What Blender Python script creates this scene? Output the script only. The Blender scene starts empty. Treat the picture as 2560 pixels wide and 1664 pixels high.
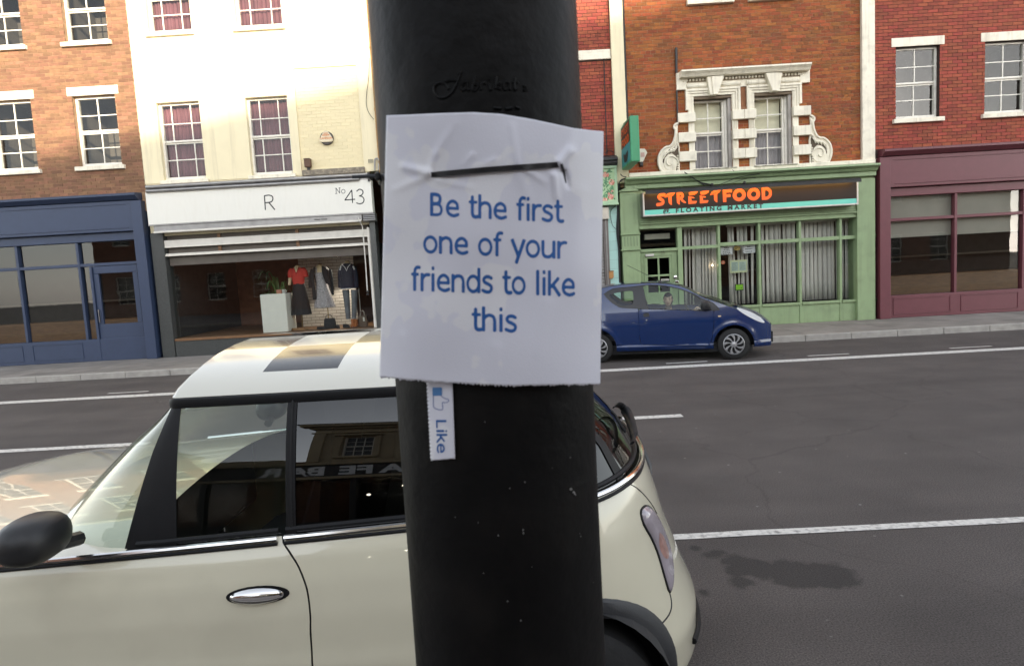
import bpy, bmesh, math, random
import numpy as np
from mathutils import Vector, Matrix
random.seed(7)
rnd = random.Random(11)
R_ = math.radians
scene = bpy.context.scene
COL = scene.collection

# ------------------------------------------------------------------ camera, sky, sun, exposure
CAM_H = 1.69
PITCH, ROLL, YAW = R_(5.36), R_(3.18), R_(-0.75)
FPX = 1610.0                                    # focal length in pixels of the 2560 wide frame
_F = Vector((math.sin(YAW) * math.cos(PITCH), math.cos(YAW) * math.cos(PITCH), -math.sin(PITCH)))
_R0 = Vector((math.cos(YAW), -math.sin(YAW), 0)); _U0 = _R0.cross(_F)
_R = math.cos(ROLL) * _R0 - math.sin(ROLL) * _U0
_U = math.cos(ROLL) * _U0 + math.sin(ROLL) * _R0
cam_d = bpy.data.cameras.new('camera'); cam = bpy.data.objects.new('camera', cam_d); COL.objects.link(cam)
m3 = Matrix((_R, _U, -_F)).transposed()
cam.matrix_world = Matrix.Translation((0, 0, CAM_H)) @ m3.to_4x4()
cam_d.sensor_fit = 'HORIZONTAL'; cam_d.sensor_width = 36.0; cam_d.lens = FPX / 2560 * 36
cam_d.clip_start = 0.02; cam_d.clip_end = 500
cam_d.dof.use_dof = True; cam_d.dof.focus_distance = 6.0; cam_d.dof.aperture_fstop = 14.0
scene.camera = cam

SUN_EL, SUN_AZ = R_(15), R_(20)                 # the sun stands behind the camera, a little to the right
world = bpy.data.worlds.new('World'); scene.world = world; world.use_nodes = True
wn = world.node_tree
sky = wn.nodes.new('ShaderNodeTexSky'); sky.sky_type = 'NISHITA'; sky.sun_disc = False
sky.sun_elevation = SUN_EL; sky.sun_rotation = math.pi - SUN_AZ
sky.air_density = 1.0; sky.dust_density = 0.6; sky.ozone_density = 1.0
bg = wn.nodes['Background']; bg.inputs['Strength'].default_value = 0.15
veil = wn.nodes.new('ShaderNodeHueSaturation'); veil.inputs['Saturation'].default_value = 0.30           # thin cloud whitens the blue
wn.links.new(sky.outputs[0], veil.inputs['Color']); wn.links.new(veil.outputs[0], bg.inputs['Color'])
sun_d = bpy.data.lights.new('sun', 'SUN'); sun_d.energy = 2.6; sun_d.angle = R_(0.5); sun_d.color = (1.0, 0.86, 0.66)
sun = bpy.data.objects.new('sun', sun_d); COL.objects.link(sun)
SUN_DIR = Vector((math.sin(SUN_AZ) * math.cos(SUN_EL), -math.cos(SUN_AZ) * math.cos(SUN_EL), math.sin(SUN_EL)))
sun.rotation_euler = SUN_DIR.to_track_quat('Z', 'Y').to_euler(); sun.location = SUN_DIR * 60
scene.view_settings.view_transform = 'Standard'; scene.view_settings.look = 'None'
scene.view_settings.gamma = 1.0; scene.view_settings.use_curve_mapping = False
scene.view_settings.exposure = 1.95
try:
    scene.cycles.max_bounces = 8; scene.cycles.transparent_max_bounces = 16; scene.cycles.use_denoising = True
    scene.cycles.sample_clamp_indirect = 6.0
except Exception: pass

# ------------------------------------------------------------------ helpers
def ray(px, py):
    return _F * FPX + _R * (px - 1280) + _U * (832 - py)
def at(px, py, Y):                              # the point at distance Y that stands where the photograph shows it
    d = ray(px, py); return d * (Y / d.y) + Vector((0, 0, CAM_H))
FY = 15.30                                      # the house fronts across the street
def fx(px, py, Y=FY):
    p = at(px, py, Y); return p.x, p.z
def atz(px, py, z=0.0):
    d = ray(px, py); return d * ((z - CAM_H) / d.z) + Vector((0, 0, CAM_H))
def at_plane(px, py, P0, N):
    d = ray(px, py); o = Vector((0, 0, CAM_H)); return o + d * (((P0 - o).dot(N)) / d.dot(N))

class MB:
    def __init__(s): s.v = []; s.f = []
    def add(s, vs, fs):
        b = len(s.v); s.v += [tuple(p) for p in vs]; s.f += [tuple(i + b for i in f) for f in fs]; return s
    def box(s, x0, x1, y0, y1, z0, z1):
        if x0 > x1: x0, x1 = x1, x0
        if y0 > y1: y0, y1 = y1, y0
        if z0 > z1: z0, z1 = z1, z0
        return s.add([(x0,y0,z0),(x1,y0,z0),(x1,y1,z0),(x0,y1,z0),(x0,y0,z1),(x1,y0,z1),(x1,y1,z1),(x0,y1,z1)],
                     [(0,3,2,1),(4,5,6,7),(0,1,5,4),(1,2,6,5),(2,3,7,6),(3,0,4,7)])
    def prism(s, pts, y0, y1):                  # (x, z) outline extruded along y
        a = sum(pts[i-1][0] * pts[i][1] - pts[i][0] * pts[i-1][1] for i in range(len(pts)))
        if a < 0: pts = pts[::-1]
        n = len(pts); vs = [(x, y0, z) for x, z in pts] + [(x, y1, z) for x, z in pts]
        fs = [tuple(range(n)), tuple(range(2*n-1, n-1, -1))] + [(i, i+n, (i+1) % n + n, (i+1) % n) for i in range(n)]
        return s.add(vs, fs)
    def prismx(s, pts, x0, x1):                 # (y, z) outline extruded along x: mouldings
        a = sum(pts[i-1][0] * pts[i][1] - pts[i][0] * pts[i-1][1] for i in range(len(pts)))
        if a < 0: pts = pts[::-1]
        n = len(pts); vs = [(x0, y, z) for y, z in pts] + [(x1, y, z) for y, z in pts]
        fs = [tuple(range(n-1, -1, -1)), tuple(range(n, 2*n))] + [(i, (i+1) % n, (i+1) % n + n, i+n) for i in range(n)]
        return s.add(vs, fs)
    def tube(s, path, r, n=8, flat=1.0, closed=False):
        P = [Vector(p) for p in path]; m = len(P); vs = []; up = None
        for i in range(m):
            a = P[i-1] if (i or closed) else P[0]; b = P[(i+1) % m] if (i < m-1 or closed) else P[-1]
            t = (b - a).normalized()
            if up is None: up = t.orthogonal().normalized()
            up = (up - t * up.dot(t)).normalized(); q = t.cross(up)
            rr = r[i] if isinstance(r, (list, tuple)) else r
            for k in range(n):
                c = 2 * math.pi * k / n; vs.append(P[i] + up * math.cos(c) * rr + q * math.sin(c) * rr * flat)
        fs = []
        for i in range(m if closed else m - 1):
            j = (i + 1) % m
            for k in range(n): fs.append((i*n+k, i*n+(k+1) % n, j*n+(k+1) % n, j*n+k))
        if not closed: fs += [tuple(range(n-1, -1, -1)), tuple(range((m-1)*n, m*n))]
        return s.add(vs, fs)
    def lathe(s, prof, c, axis='z', n=24, cap=True):      # (r, h) profile turned about an axis
        vs = []; fs = []; m = len(prof)
        for r, h in prof:
            for k in range(n):
                a = 2 * math.pi * k / n; u, w = r * math.cos(a), r * math.sin(a)
                vs.append({'z': (c[0]+u, c[1]+w, c[2]+h), 'y': (c[0]+u, c[1]+h, c[2]+w), 'x': (c[0]+h, c[1]+u, c[2]+w)}[axis])
        for i in range(m-1):
            for k in range(n): fs.append((i*n+k, i*n+(k+1) % n, (i+1)*n+(k+1) % n, (i+1)*n+k))
        if cap and prof[0][0] > 1e-5: fs.append(tuple(range(n)))
        if cap and prof[-1][0] > 1e-5: fs.append(tuple(range((m-1)*n, m*n)))
        return s.add(vs, fs)
    def grid(s, P, close_u=False):
        m, n = len(P), len(P[0]); vs = [p for row in P for p in row]
        fs = [(i*n+j, i*n+(j+1) % n, (i+1)*n+(j+1) % n, (i+1)*n+j) for i in range(m-1) for j in range(n if close_u else n-1)]
        return s.add(vs, fs)
    def loft(s, secs, n=16, e=2.0):             # secs: (cx, cy, z, rx, ry) upright body sections
        P = []
        for cx, cy, z, rx, ry in secs:
            P.append([(cx + rx * abs(math.cos(a)) ** (2/e) * (1 if math.cos(a) > 0 else -1), cy + ry * abs(math.sin(a)) ** (2/e) * (1 if math.sin(a) > 0 else -1), z)
                      for a in [2*math.pi*k/n for k in range(n)]])
        b = len(s.v); s.grid(P, True); m = len(P)
        s.f += [tuple(b+k for k in range(n-1, -1, -1)), tuple(b+(m-1)*n+k for k in range(n))]
        return s
    def build(s, name, mat, parent=None, smooth=False, bevel=0.0, kind=None, recalc=True):
        me = bpy.data.meshes.new(name); me.from_pydata(s.v, [], s.f)
        if recalc:
            bm = bmesh.new(); bm.from_mesh(me); bmesh.ops.recalc_face_normals(bm, faces=bm.faces); bm.to_mesh(me); bm.free()
        if mat: me.materials.append(mat)
        if smooth:
            me.polygons.foreach_set('use_smooth', [True] * len(me.polygons))
            try: me.set_sharp_from_angle(angle=R_(38))
            except Exception: pass
        me.update()
        o = bpy.data.objects.new(name, me); COL.objects.link(o)
        if bevel:
            b = o.modifiers.new('bevel', 'BEVEL'); b.width = bevel; b.segments = 2; b.limit_method = 'ANGLE'; b.angle_limit = R_(40)
        adopt(o, parent)
        if kind: o['kind'] = kind
        return o

def adopt(o, parent):
    if parent is not None:
        o.parent = parent
        if parent.type == 'EMPTY': o.matrix_parent_inverse = Matrix.Translation(-Vector(parent.location))
    return o
def thing(name, label, cat, loc=(0, 0, 0), group=None):
    o = bpy.data.objects.new(name, None); COL.objects.link(o); o.location = loc; o.empty_display_size = 0.2
    return tag(o, label, cat, group)
def tag(o, label, cat, group=None):
    o['label'] = label; o['category'] = cat
    if group: o['group'] = group
    return o
def bx(name, mat, parent, *b, bevel=0.0, label=None):
    o = MB().box(*b).build(name, mat, parent, bevel=bevel)
    if label: o['label'] = label
    return o

def catmull(pts, n=8, closed=False):
    P = [np.array(p, float) for p in pts]; out = []; m = len(P)
    for i in range(m if closed else m-1):
        p0 = P[i-1] if (i > 0 or closed) else P[0]; p1 = P[i]; p2 = P[(i+1) % m]; p3 = P[(i+2) % m] if (i+2 < m or closed) else P[-1]
        for k in range(n):
            t = k / n
            out.append(0.5 * ((2*p1) + (-p0+p2)*t + (2*p0-5*p1+4*p2-p3)*t*t + (-p0+3*p1-3*p2+p3)*t**3))
    if not closed: out.append(P[-1])
    return [tuple(p) for p in out]

# 2-D shapes from signed distances: lettering, panels with openings
def d_seg(X, Y, a, b, w):                       # round ended stroke
    ax, ay = a; dx, dy = b[0]-ax, b[1]-ay; L = dx*dx+dy*dy
    t = np.clip(((X-ax)*dx+(Y-ay)*dy)/L, 0, 1) if L > 0 else 0
    return np.hypot(X-ax-t*dx, Y-ay-t*dy) - w/2
def d_bar(X, Y, a, b, w):                       # square ended stroke
    dx, dy = b[0]-a[0], b[1]-a[1]; L = math.hypot(dx, dy); dx /= L; dy /= L
    u = (X-(a[0]+b[0])/2)*dx+(Y-(a[1]+b[1])/2)*dy; v = -(X-(a[0]+b[0])/2)*dy+(Y-(a[1]+b[1])/2)*dx
    qx, qy = np.abs(u)-L/2, np.abs(v)-w/2
    return np.hypot(np.maximum(qx, 0), np.maximum(qy, 0)) + np.minimum(np.maximum(qx, qy), 0)
def d_poly(X, Y, pts):
    d = np.full(X.shape, 1e9); s = np.ones(X.shape); n = len(pts)
    for i in range(n):
        ax, ay = pts[i]; bx_, by = pts[i-1]; ex, ey = bx_-ax, by-ay; wx, wy = X-ax, Y-ay
        t = np.clip((wx*ex+wy*ey)/max(ex*ex+ey*ey, 1e-12), 0, 1)
        d = np.minimum(d, (wx-ex*t)**2+(wy-ey*t)**2)
        c1 = Y >= ay; c2 = Y < by; c3 = ex*wy > ey*wx
        s = np.where((c1 & c2 & c3) | (~c1 & ~c2 & ~c3), -s, s)
    return s*np.sqrt(d)
def d_line(X, Y, pts, w):
    d = d_seg(X, Y, pts[0], pts[1], w)
    for a, b in zip(pts[1:], pts[2:]): d = np.minimum(d, d_seg(X, Y, a, b, w))
    return d
def region(f, box, cell, mapper, mb=None):
    """mesh of the area where f < 0 inside box=(x0, x1, y0, y1), every point sent through mapper(x, y)"""
    x0, x1, y0, y1 = box; nx = max(2, int(math.ceil((x1-x0)/cell))); ny = max(2, int(math.ceil((y1-y0)/cell)))
    xs = np.linspace(x0, x1, nx+1); ys = np.linspace(y0, y1, ny+1); X, Y = np.meshgrid(xs, ys, indexing='ij'); D = f(X, Y)
    D = np.where(np.abs(D) < cell*0.02, -cell*0.02, D)
    mb = mb or MB(); idx = {}; vs = []; fs = []
    def vid(key, x, y):
        k = idx.get(key)
        if k is None: k = idx[key] = len(vs); vs.append(tuple(mapper(x, y)))
        return k
    for i in range(nx):
        for j in range(ny):
            c = [(i, j), (i+1, j), (i+1, j+1), (i, j+1)]; d = [D[p] for p in c]
            if min(d) >= 0: continue
            if max(d) < 0:
                fs.append(tuple(vid(p, xs[p[0]], ys[p[1]]) for p in c)); continue
            poly = []
            for k in range(4):
                p, q = c[k], c[(k+1) % 4]; dp, dq = d[k], d[(k+1) % 4]
                if dp < 0: poly.append(vid(p, xs[p[0]], ys[p[1]]))
                if (dp < 0) != (dq < 0):
                    a, b = (p, q) if p < q else (q, p); t = D[a]/(D[a]-D[b])
                    poly.append(vid((a, b), xs[a[0]]+t*(xs[b[0]]-xs[a[0]]), ys[a[1]]+t*(ys[b[1]]-ys[a[1]])))
            if len(poly) >= 3: fs.append(tuple(poly))
    return mb.add(vs, fs)
def text2d(body, size, offset=0.0, space=1.0, align='LEFT'):
    c = bpy.data.curves.new('lettering', 'FONT'); c.body = body; c.size = size; c.offset = offset; c.space_character = space; c.align_x = align
    c.resolution_u = 4
    o = bpy.data.objects.new('lettering', c); COL.objects.link(o); bpy.context.view_layer.update()
    me = o.evaluated_get(bpy.context.evaluated_depsgraph_get()).to_mesh()
    vs = [tuple(v.co) for v in me.vertices]; fs = [tuple(p.vertices) for p in me.polygons]
    o.evaluated_get(bpy.context.evaluated_depsgraph_get()).to_mesh_clear(); bpy.data.objects.remove(o); bpy.data.curves.remove(c)
    return vs, fs
def put_text(name, mat, parent, body, size, mapper, **k):
    vs, fs = text2d(body, size, **k); return MB().add([mapper(v[0], v[1]) for v in vs], fs).build(name, mat, parent, recalc=False)

# ------------------------------------------------------------------ materials
def M(name, col, rough=0.6, metal=0.0, var=0.12, scale=6.0, bump=0.0, bscale=80.0, coat=0.0, rand=0.0, spec=0.5, dirt=0.0, dirt_col=(0.05, 0.045, 0.04), dscale=1.5, stretch=None, sheen=0.0, streak=0.0):
    m = bpy.data.materials.new(name); m.use_nodes = True; nt = m.node_tree; N = nt.nodes; L = nt.links; p = N['Principled BSDF']
    p.inputs['Roughness'].default_value = rough; p.inputs['Metallic'].default_value = metal
    p.inputs['Specular IOR Level'].default_value = spec
    if coat: p.inputs['Coat Weight'].default_value = coat; p.inputs['Coat Roughness'].default_value = 0.03
    if sheen: p.inputs['Sheen Weight'].default_value = sheen
    tc = N.new('ShaderNodeTexCoord'); mp = N.new('ShaderNodeMapping'); L.new(tc.outputs['Object'], mp.inputs['Vector'])
    if stretch: mp.inputs['Scale'].default_value = stretch
    def noise(sc, det=5):
        n = N.new('ShaderNodeTexNoise'); n.inputs['Scale'].default_value = sc; n.inputs['Detail'].default_value = det; L.new(mp.outputs[0], n.inputs['Vector']); return n
    n1 = noise(scale); r = N.new('ShaderNodeMapRange'); r.inputs['From Min'].default_value = 0.25; r.inputs['From Max'].default_value = 0.75
    r.inputs['To Min'].default_value = 1-var; r.inputs['To Max'].default_value = 1+var; L.new(n1.outputs['Fac'], r.inputs['Value'])
    hs = N.new('ShaderNodeHueSaturation'); hs.inputs['Color'].default_value = (*col, 1); L.new(r.outputs[0], hs.inputs['Value'])
    out = hs.outputs[0]
    if rand:
        oi = N.new('ShaderNodeObjectInfo'); gi = N.new('ShaderNodeNewGeometry'); ad = N.new('ShaderNodeMath'); ad.operation = 'ADD'
        L.new(oi.outputs['Random'], ad.inputs[0]); L.new(gi.outputs['Random Per Island'], ad.inputs[1])
        fr = N.new('ShaderNodeMath'); fr.operation = 'FRACT'; L.new(ad.outputs[0], fr.inputs[0])
        rr = N.new('ShaderNodeMapRange'); rr.inputs['To Min'].default_value = 1-rand; rr.inputs['To Max'].default_value = 1+rand; L.new(fr.outputs[0], rr.inputs['Value'])
        h2 = N.new('ShaderNodeHueSaturation'); L.new(out, h2.inputs['Color']); L.new(rr.outputs[0], h2.inputs['Value'])
        r3 = N.new('ShaderNodeMath'); r3.operation = 'MULTIPLY'; r3.inputs[1].default_value = 7.31; L.new(ad.outputs[0], r3.inputs[0])
        f3 = N.new('ShaderNodeMath'); f3.operation = 'FRACT'; L.new(r3.outputs[0], f3.inputs[0])
        r4 = N.new('ShaderNodeMapRange'); r4.inputs['To Min'].default_value = 0.5-rand*0.04; r4.inputs['To Max'].default_value = 0.5+rand*0.04; L.new(f3.outputs[0], r4.inputs['Value'])
        L.new(r4.outputs[0], h2.inputs['Hue']); out = h2.outputs[0]
    if dirt:
        n2 = noise(dscale, 9); r2 = N.new('ShaderNodeMapRange'); r2.inputs['From Min'].default_value = 0.5; r2.inputs['From Max'].default_value = 0.72
        r2.inputs['To Max'].default_value = dirt; L.new(n2.outputs['Fac'], r2.inputs['Value'])
        mx = N.new('ShaderNodeMix'); mx.data_type = 'RGBA'; L.new(r2.outputs[0], mx.inputs['Factor']); L.new(out, mx.inputs[6]); mx.inputs[7].default_value = (*dirt_col, 1); out = mx.outputs[2]
    if streak:                                                        # rain streaks run down the face
        ms = N.new('ShaderNodeMapping'); ms.inputs['Scale'].default_value = (9, 9, .55); L.new(tc.outputs['Object'], ms.inputs['Vector'])
        ns = N.new('ShaderNodeTexNoise'); ns.inputs['Scale'].default_value = 1.0; ns.inputs['Detail'].default_value = 7; ns.inputs['Roughness'].default_value = .65; L.new(ms.outputs[0], ns.inputs['Vector'])
        rs = N.new('ShaderNodeMapRange'); rs.inputs['From Min'].default_value = .52; rs.inputs['From Max'].default_value = .74; rs.inputs['To Max'].default_value = streak; L.new(ns.outputs['Fac'], rs.inputs['Value'])
        m9 = N.new('ShaderNodeMix'); m9.data_type = 'RGBA'; L.new(rs.outputs[0], m9.inputs['Factor']); L.new(out, m9.inputs[6]); m9.inputs[7].default_value = (*dirt_col, 1); out = m9.outputs[2]
    L.new(out, p.inputs['Base Color'])
    if bump:
        n3 = noise(bscale, 4); b = N.new('ShaderNodeBump'); b.inputs['Strength'].default_value = bump; b.inputs['Distance'].default_value = 0.01
        L.new(n3.outputs['Fac'], b.inputs['Height']); L.new(b.outputs[0], p.inputs['Normal'])
    return m
def glass(name, tint=(0.8, 0.85, 0.83), rough=0.01, ior=1.5, wav=0.0):
    m = bpy.data.materials.new(name); m.use_nodes = True; nt = m.node_tree; N = nt.nodes; L = nt.links; N.remove(N['Principled BSDF'])
    fr = N.new('ShaderNodeFresnel'); fr.inputs['IOR'].default_value = ior
    t = N.new('ShaderNodeBsdfTransparent'); t.inputs['Color'].default_value = (*tint, 1)
    g = N.new('ShaderNodeBsdfGlossy'); g.inputs['Roughness'].default_value = rough; mx = N.new('ShaderNodeMixShader')
    ge = N.new('ShaderNodeNewGeometry'); mr = N.new('ShaderNodeMapRange'); mr.inputs['To Min'].default_value = ior; mr.inputs['To Max'].default_value = 1/ior
    L.new(ge.outputs['Backfacing'], mr.inputs['Value']); L.new(mr.outputs[0], fr.inputs['IOR'])
    if wav:
        tc = N.new('ShaderNodeTexCoord'); n = N.new('ShaderNodeTexNoise'); n.inputs['Scale'].default_value = 2.5; L.new(tc.outputs['Object'], n.inputs['Vector'])
        b = N.new('ShaderNodeBump'); b.inputs['Strength'].default_value = wav; b.inputs['Distance'].default_value = 0.02; L.new(n.outputs['Fac'], b.inputs['Height'])
        L.new(b.outputs[0], g.inputs['Normal'])
    L.new(fr.outputs[0], mx.inputs[0]); L.new(t.outputs[0], mx.inputs[1]); L.new(g.outputs[0], mx.inputs[2]); L.new(mx.outputs[0], N['Material Output'].inputs['Surface'])
    return m
def emit(name, col, s):
    m = bpy.data.materials.new(name); m.use_nodes = True; p = m.node_tree.nodes['Principled BSDF']
    p.inputs['Base Color'].default_value = (*col, 1); p.inputs['Emission Color'].default_value = (*col, 1); p.inputs['Emission Strength'].default_value = s
    return m
cream = M('cream_masonry_paint', (0.75, 0.645, 0.40), 0.55, var=0.05, scale=2, bump=0.25, bscale=40, rand=0.03, dirt=0.12, dirt_col=(0.35, 0.28, 0.15), dscale=3, streak=.22)
stucco = M('cream_stucco', (0.76, 0.67, 0.45), 0.6, var=0.05, scale=2, bump=0.2, bscale=60, dirt=0.15, dirt_col=(0.3, 0.25, 0.16), dscale=2, streak=.25)
trimwhite = M('white_stone_paint', (0.78, 0.72, 0.58), 0.55, var=0.05, scale=4, bump=0.15, bscale=50, dirt=0.3, dirt_col=(0.28, 0.23, 0.16), dscale=5, streak=.45)
sashwhite = M('white_gloss_paint', (0.75, 0.71, 0.62), 0.35, var=0.05, dirt=0.25, dirt_col=(0.25, 0.22, 0.17), dscale=7)
brick_or = M('orange_brick', (0.26, 0.073, 0.018), 0.85, var=0.22, scale=14, bump=0.5, bscale=90, rand=0.30, dirt=0.3, dirt_col=(0.08, 0.04, 0.025), dscale=2.2)
brick_rd = M('red_brick', (0.27, 0.055, 0.028), 0.8, var=0.15, scale=14, bump=0.4, bscale=90, rand=0.22, dirt=0.2, dirt_col=(0.1, 0.03, 0.02), dscale=2.5)
mortar_l = M('pale_mortar', (0.30, 0.19, 0.11), 0.9, var=0.3, scale=10, bump=0.4)
mortar_d = M('dark_mortar', (0.045, 0.025, 0.02), 0.9, var=0.25, scale=10)
brick_in = M('white_painted_brick', (0.60, 0.555, 0.50), 0.7, var=0.1, rand=0.07, bump=0.3)
mortar_in = M('grey_joint', (0.17, 0.15, 0.14), 0.9)
mint = M('mint_paint', (0.44, 0.68, 0.62), 0.6, var=0.05, bump=0.2, bscale=60, rand=0.04, dirt=0.12, dirt_col=(0.2, 0.26, 0.22))
mint_j = M('mint_joint', (0.30, 0.47, 0.42), 0.7)
sage = M('sage_green_paint', (0.245, 0.33, 0.175), 0.5, var=0.06, scale=3, bump=0.1, bscale=50, dirt=0.2, dirt_col=(0.10, 0.11, 0.06), dscale=4, streak=.3)
sign_green = M('sign_green', (0.05, 0.27, 0.125), 0.45, var=0.08, dirt=0.25, dirt_col=(0.04, 0.2, 0.11), dscale=6)
floral_bg = M('pale_green_panel', (0.42, 0.58, 0.33), 0.5, var=0.05)
frame_green = M('pale_green_frame', (0.40, 0.56, 0.36), 0.5, var=0.05)
rose = M('rose_print', (0.62, 0.20, 0.15), 0.6, rand=0.2); leaf = M('leaf_print', (0.10, 0.27, 0.13), 0.6, rand=0.2); rose_pale = M('pale_rose_print', (0.70, 0.42, 0.33), 0.6, rand=0.15)
black = M('black_paint', (0.012, 0.012, 0.013), 0.45, var=0.2, dirt=.3, dirt_col=(.05, .045, .04), dscale=6); blackmat = M('black_plastic', (0.010, 0.010, 0.011), 0.5, var=0.15, bump=0.05, bscale=200, spec=0.22)
darkpipe = M('dark_pipe', (0.02, 0.018, 0.017), 0.5, var=0.3); cable_m = M('black_cable', (0.01, 0.01, 0.011), 0.5)
slate = M('dark_lead', (0.045, 0.043, 0.043), 0.55, var=0.3, scale=12, bump=0.3, bscale=20)
steel = M('galvanised_steel', (0.33, 0.32, 0.31), 0.42, metal=0.8, var=0.15, scale=10, dirt=0.3, dscale=5)
steel_w = M('white_enamelled_bar', (0.62, 0.59, 0.53), 0.45, var=0.06, dirt=0.2, dirt_col=(0.2, 0.18, 0.15), dscale=4)
fascia_w = M('white_fascia', (0.74, 0.72, 0.65), 0.4, var=0.03, scale=3, dirt=0.12, dirt_col=(0.4, 0.36, 0.28), dscale=3, stretch=(3, 1, 0.6))
ledge_m = M('weathered_ledge', (0.20, 0.17, 0.13), 0.85, var=0.45, scale=16, bump=0.6, bscale=40, dirt=0.5, dirt_col=(0.5, 0.42, 0.3), dscale=12)
granite = M('black_granite', (0.055, 0.058, 0.056), 0.3, var=0.75, scale=140, bump=0.0)
brown = M('brown_metal', (0.11, 0.055, 0.03), 0.6, var=0.2); rusty = M('rusty_pipe', (0.34, 0.19, 0.06), 0.6, var=0.3, scale=12)
ink = M('black_ink', (0.02, 0.02, 0.02), 0.5); char_l = M('charcoal_lettering', (0.035, 0.034, 0.034), 0.5)
off = M('off_white_card', (0.72, 0.70, 0.62), 0.6); wood = M('varnished_wood', (0.17, 0.085, 0.035), 0.5, var=0.3, scale=6, stretch=(1, 6, 6)); ply = M('orange_wood', (0.42, 0.21, 0.07), 0.5, var=0.2)
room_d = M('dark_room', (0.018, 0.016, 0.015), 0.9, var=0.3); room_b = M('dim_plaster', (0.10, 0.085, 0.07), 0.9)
glass_shop = glass('shop_window_glass', (0.80, 0.82, 0.80), ior=1.65, wav=0.02); glass_up = glass('old_window_glass', (0.85, 0.87, 0.86), 0.015, wav=0.12)
glass_car = glass('car_glass', (0.74, 0.80, 0.76), 0.005); glass_priv = glass('privacy_glass', (0.04, 0.04, 0.045), 0.004, 1.70); glass_back = glass('rear_window_glass', (0.3, 0.32, 0.31), 0.004, 1.55)
chrome = M('chrome', (0.75, 0.74, 0.73), 0.12, metal=1.0, var=0.02)
asphalt = None
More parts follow.
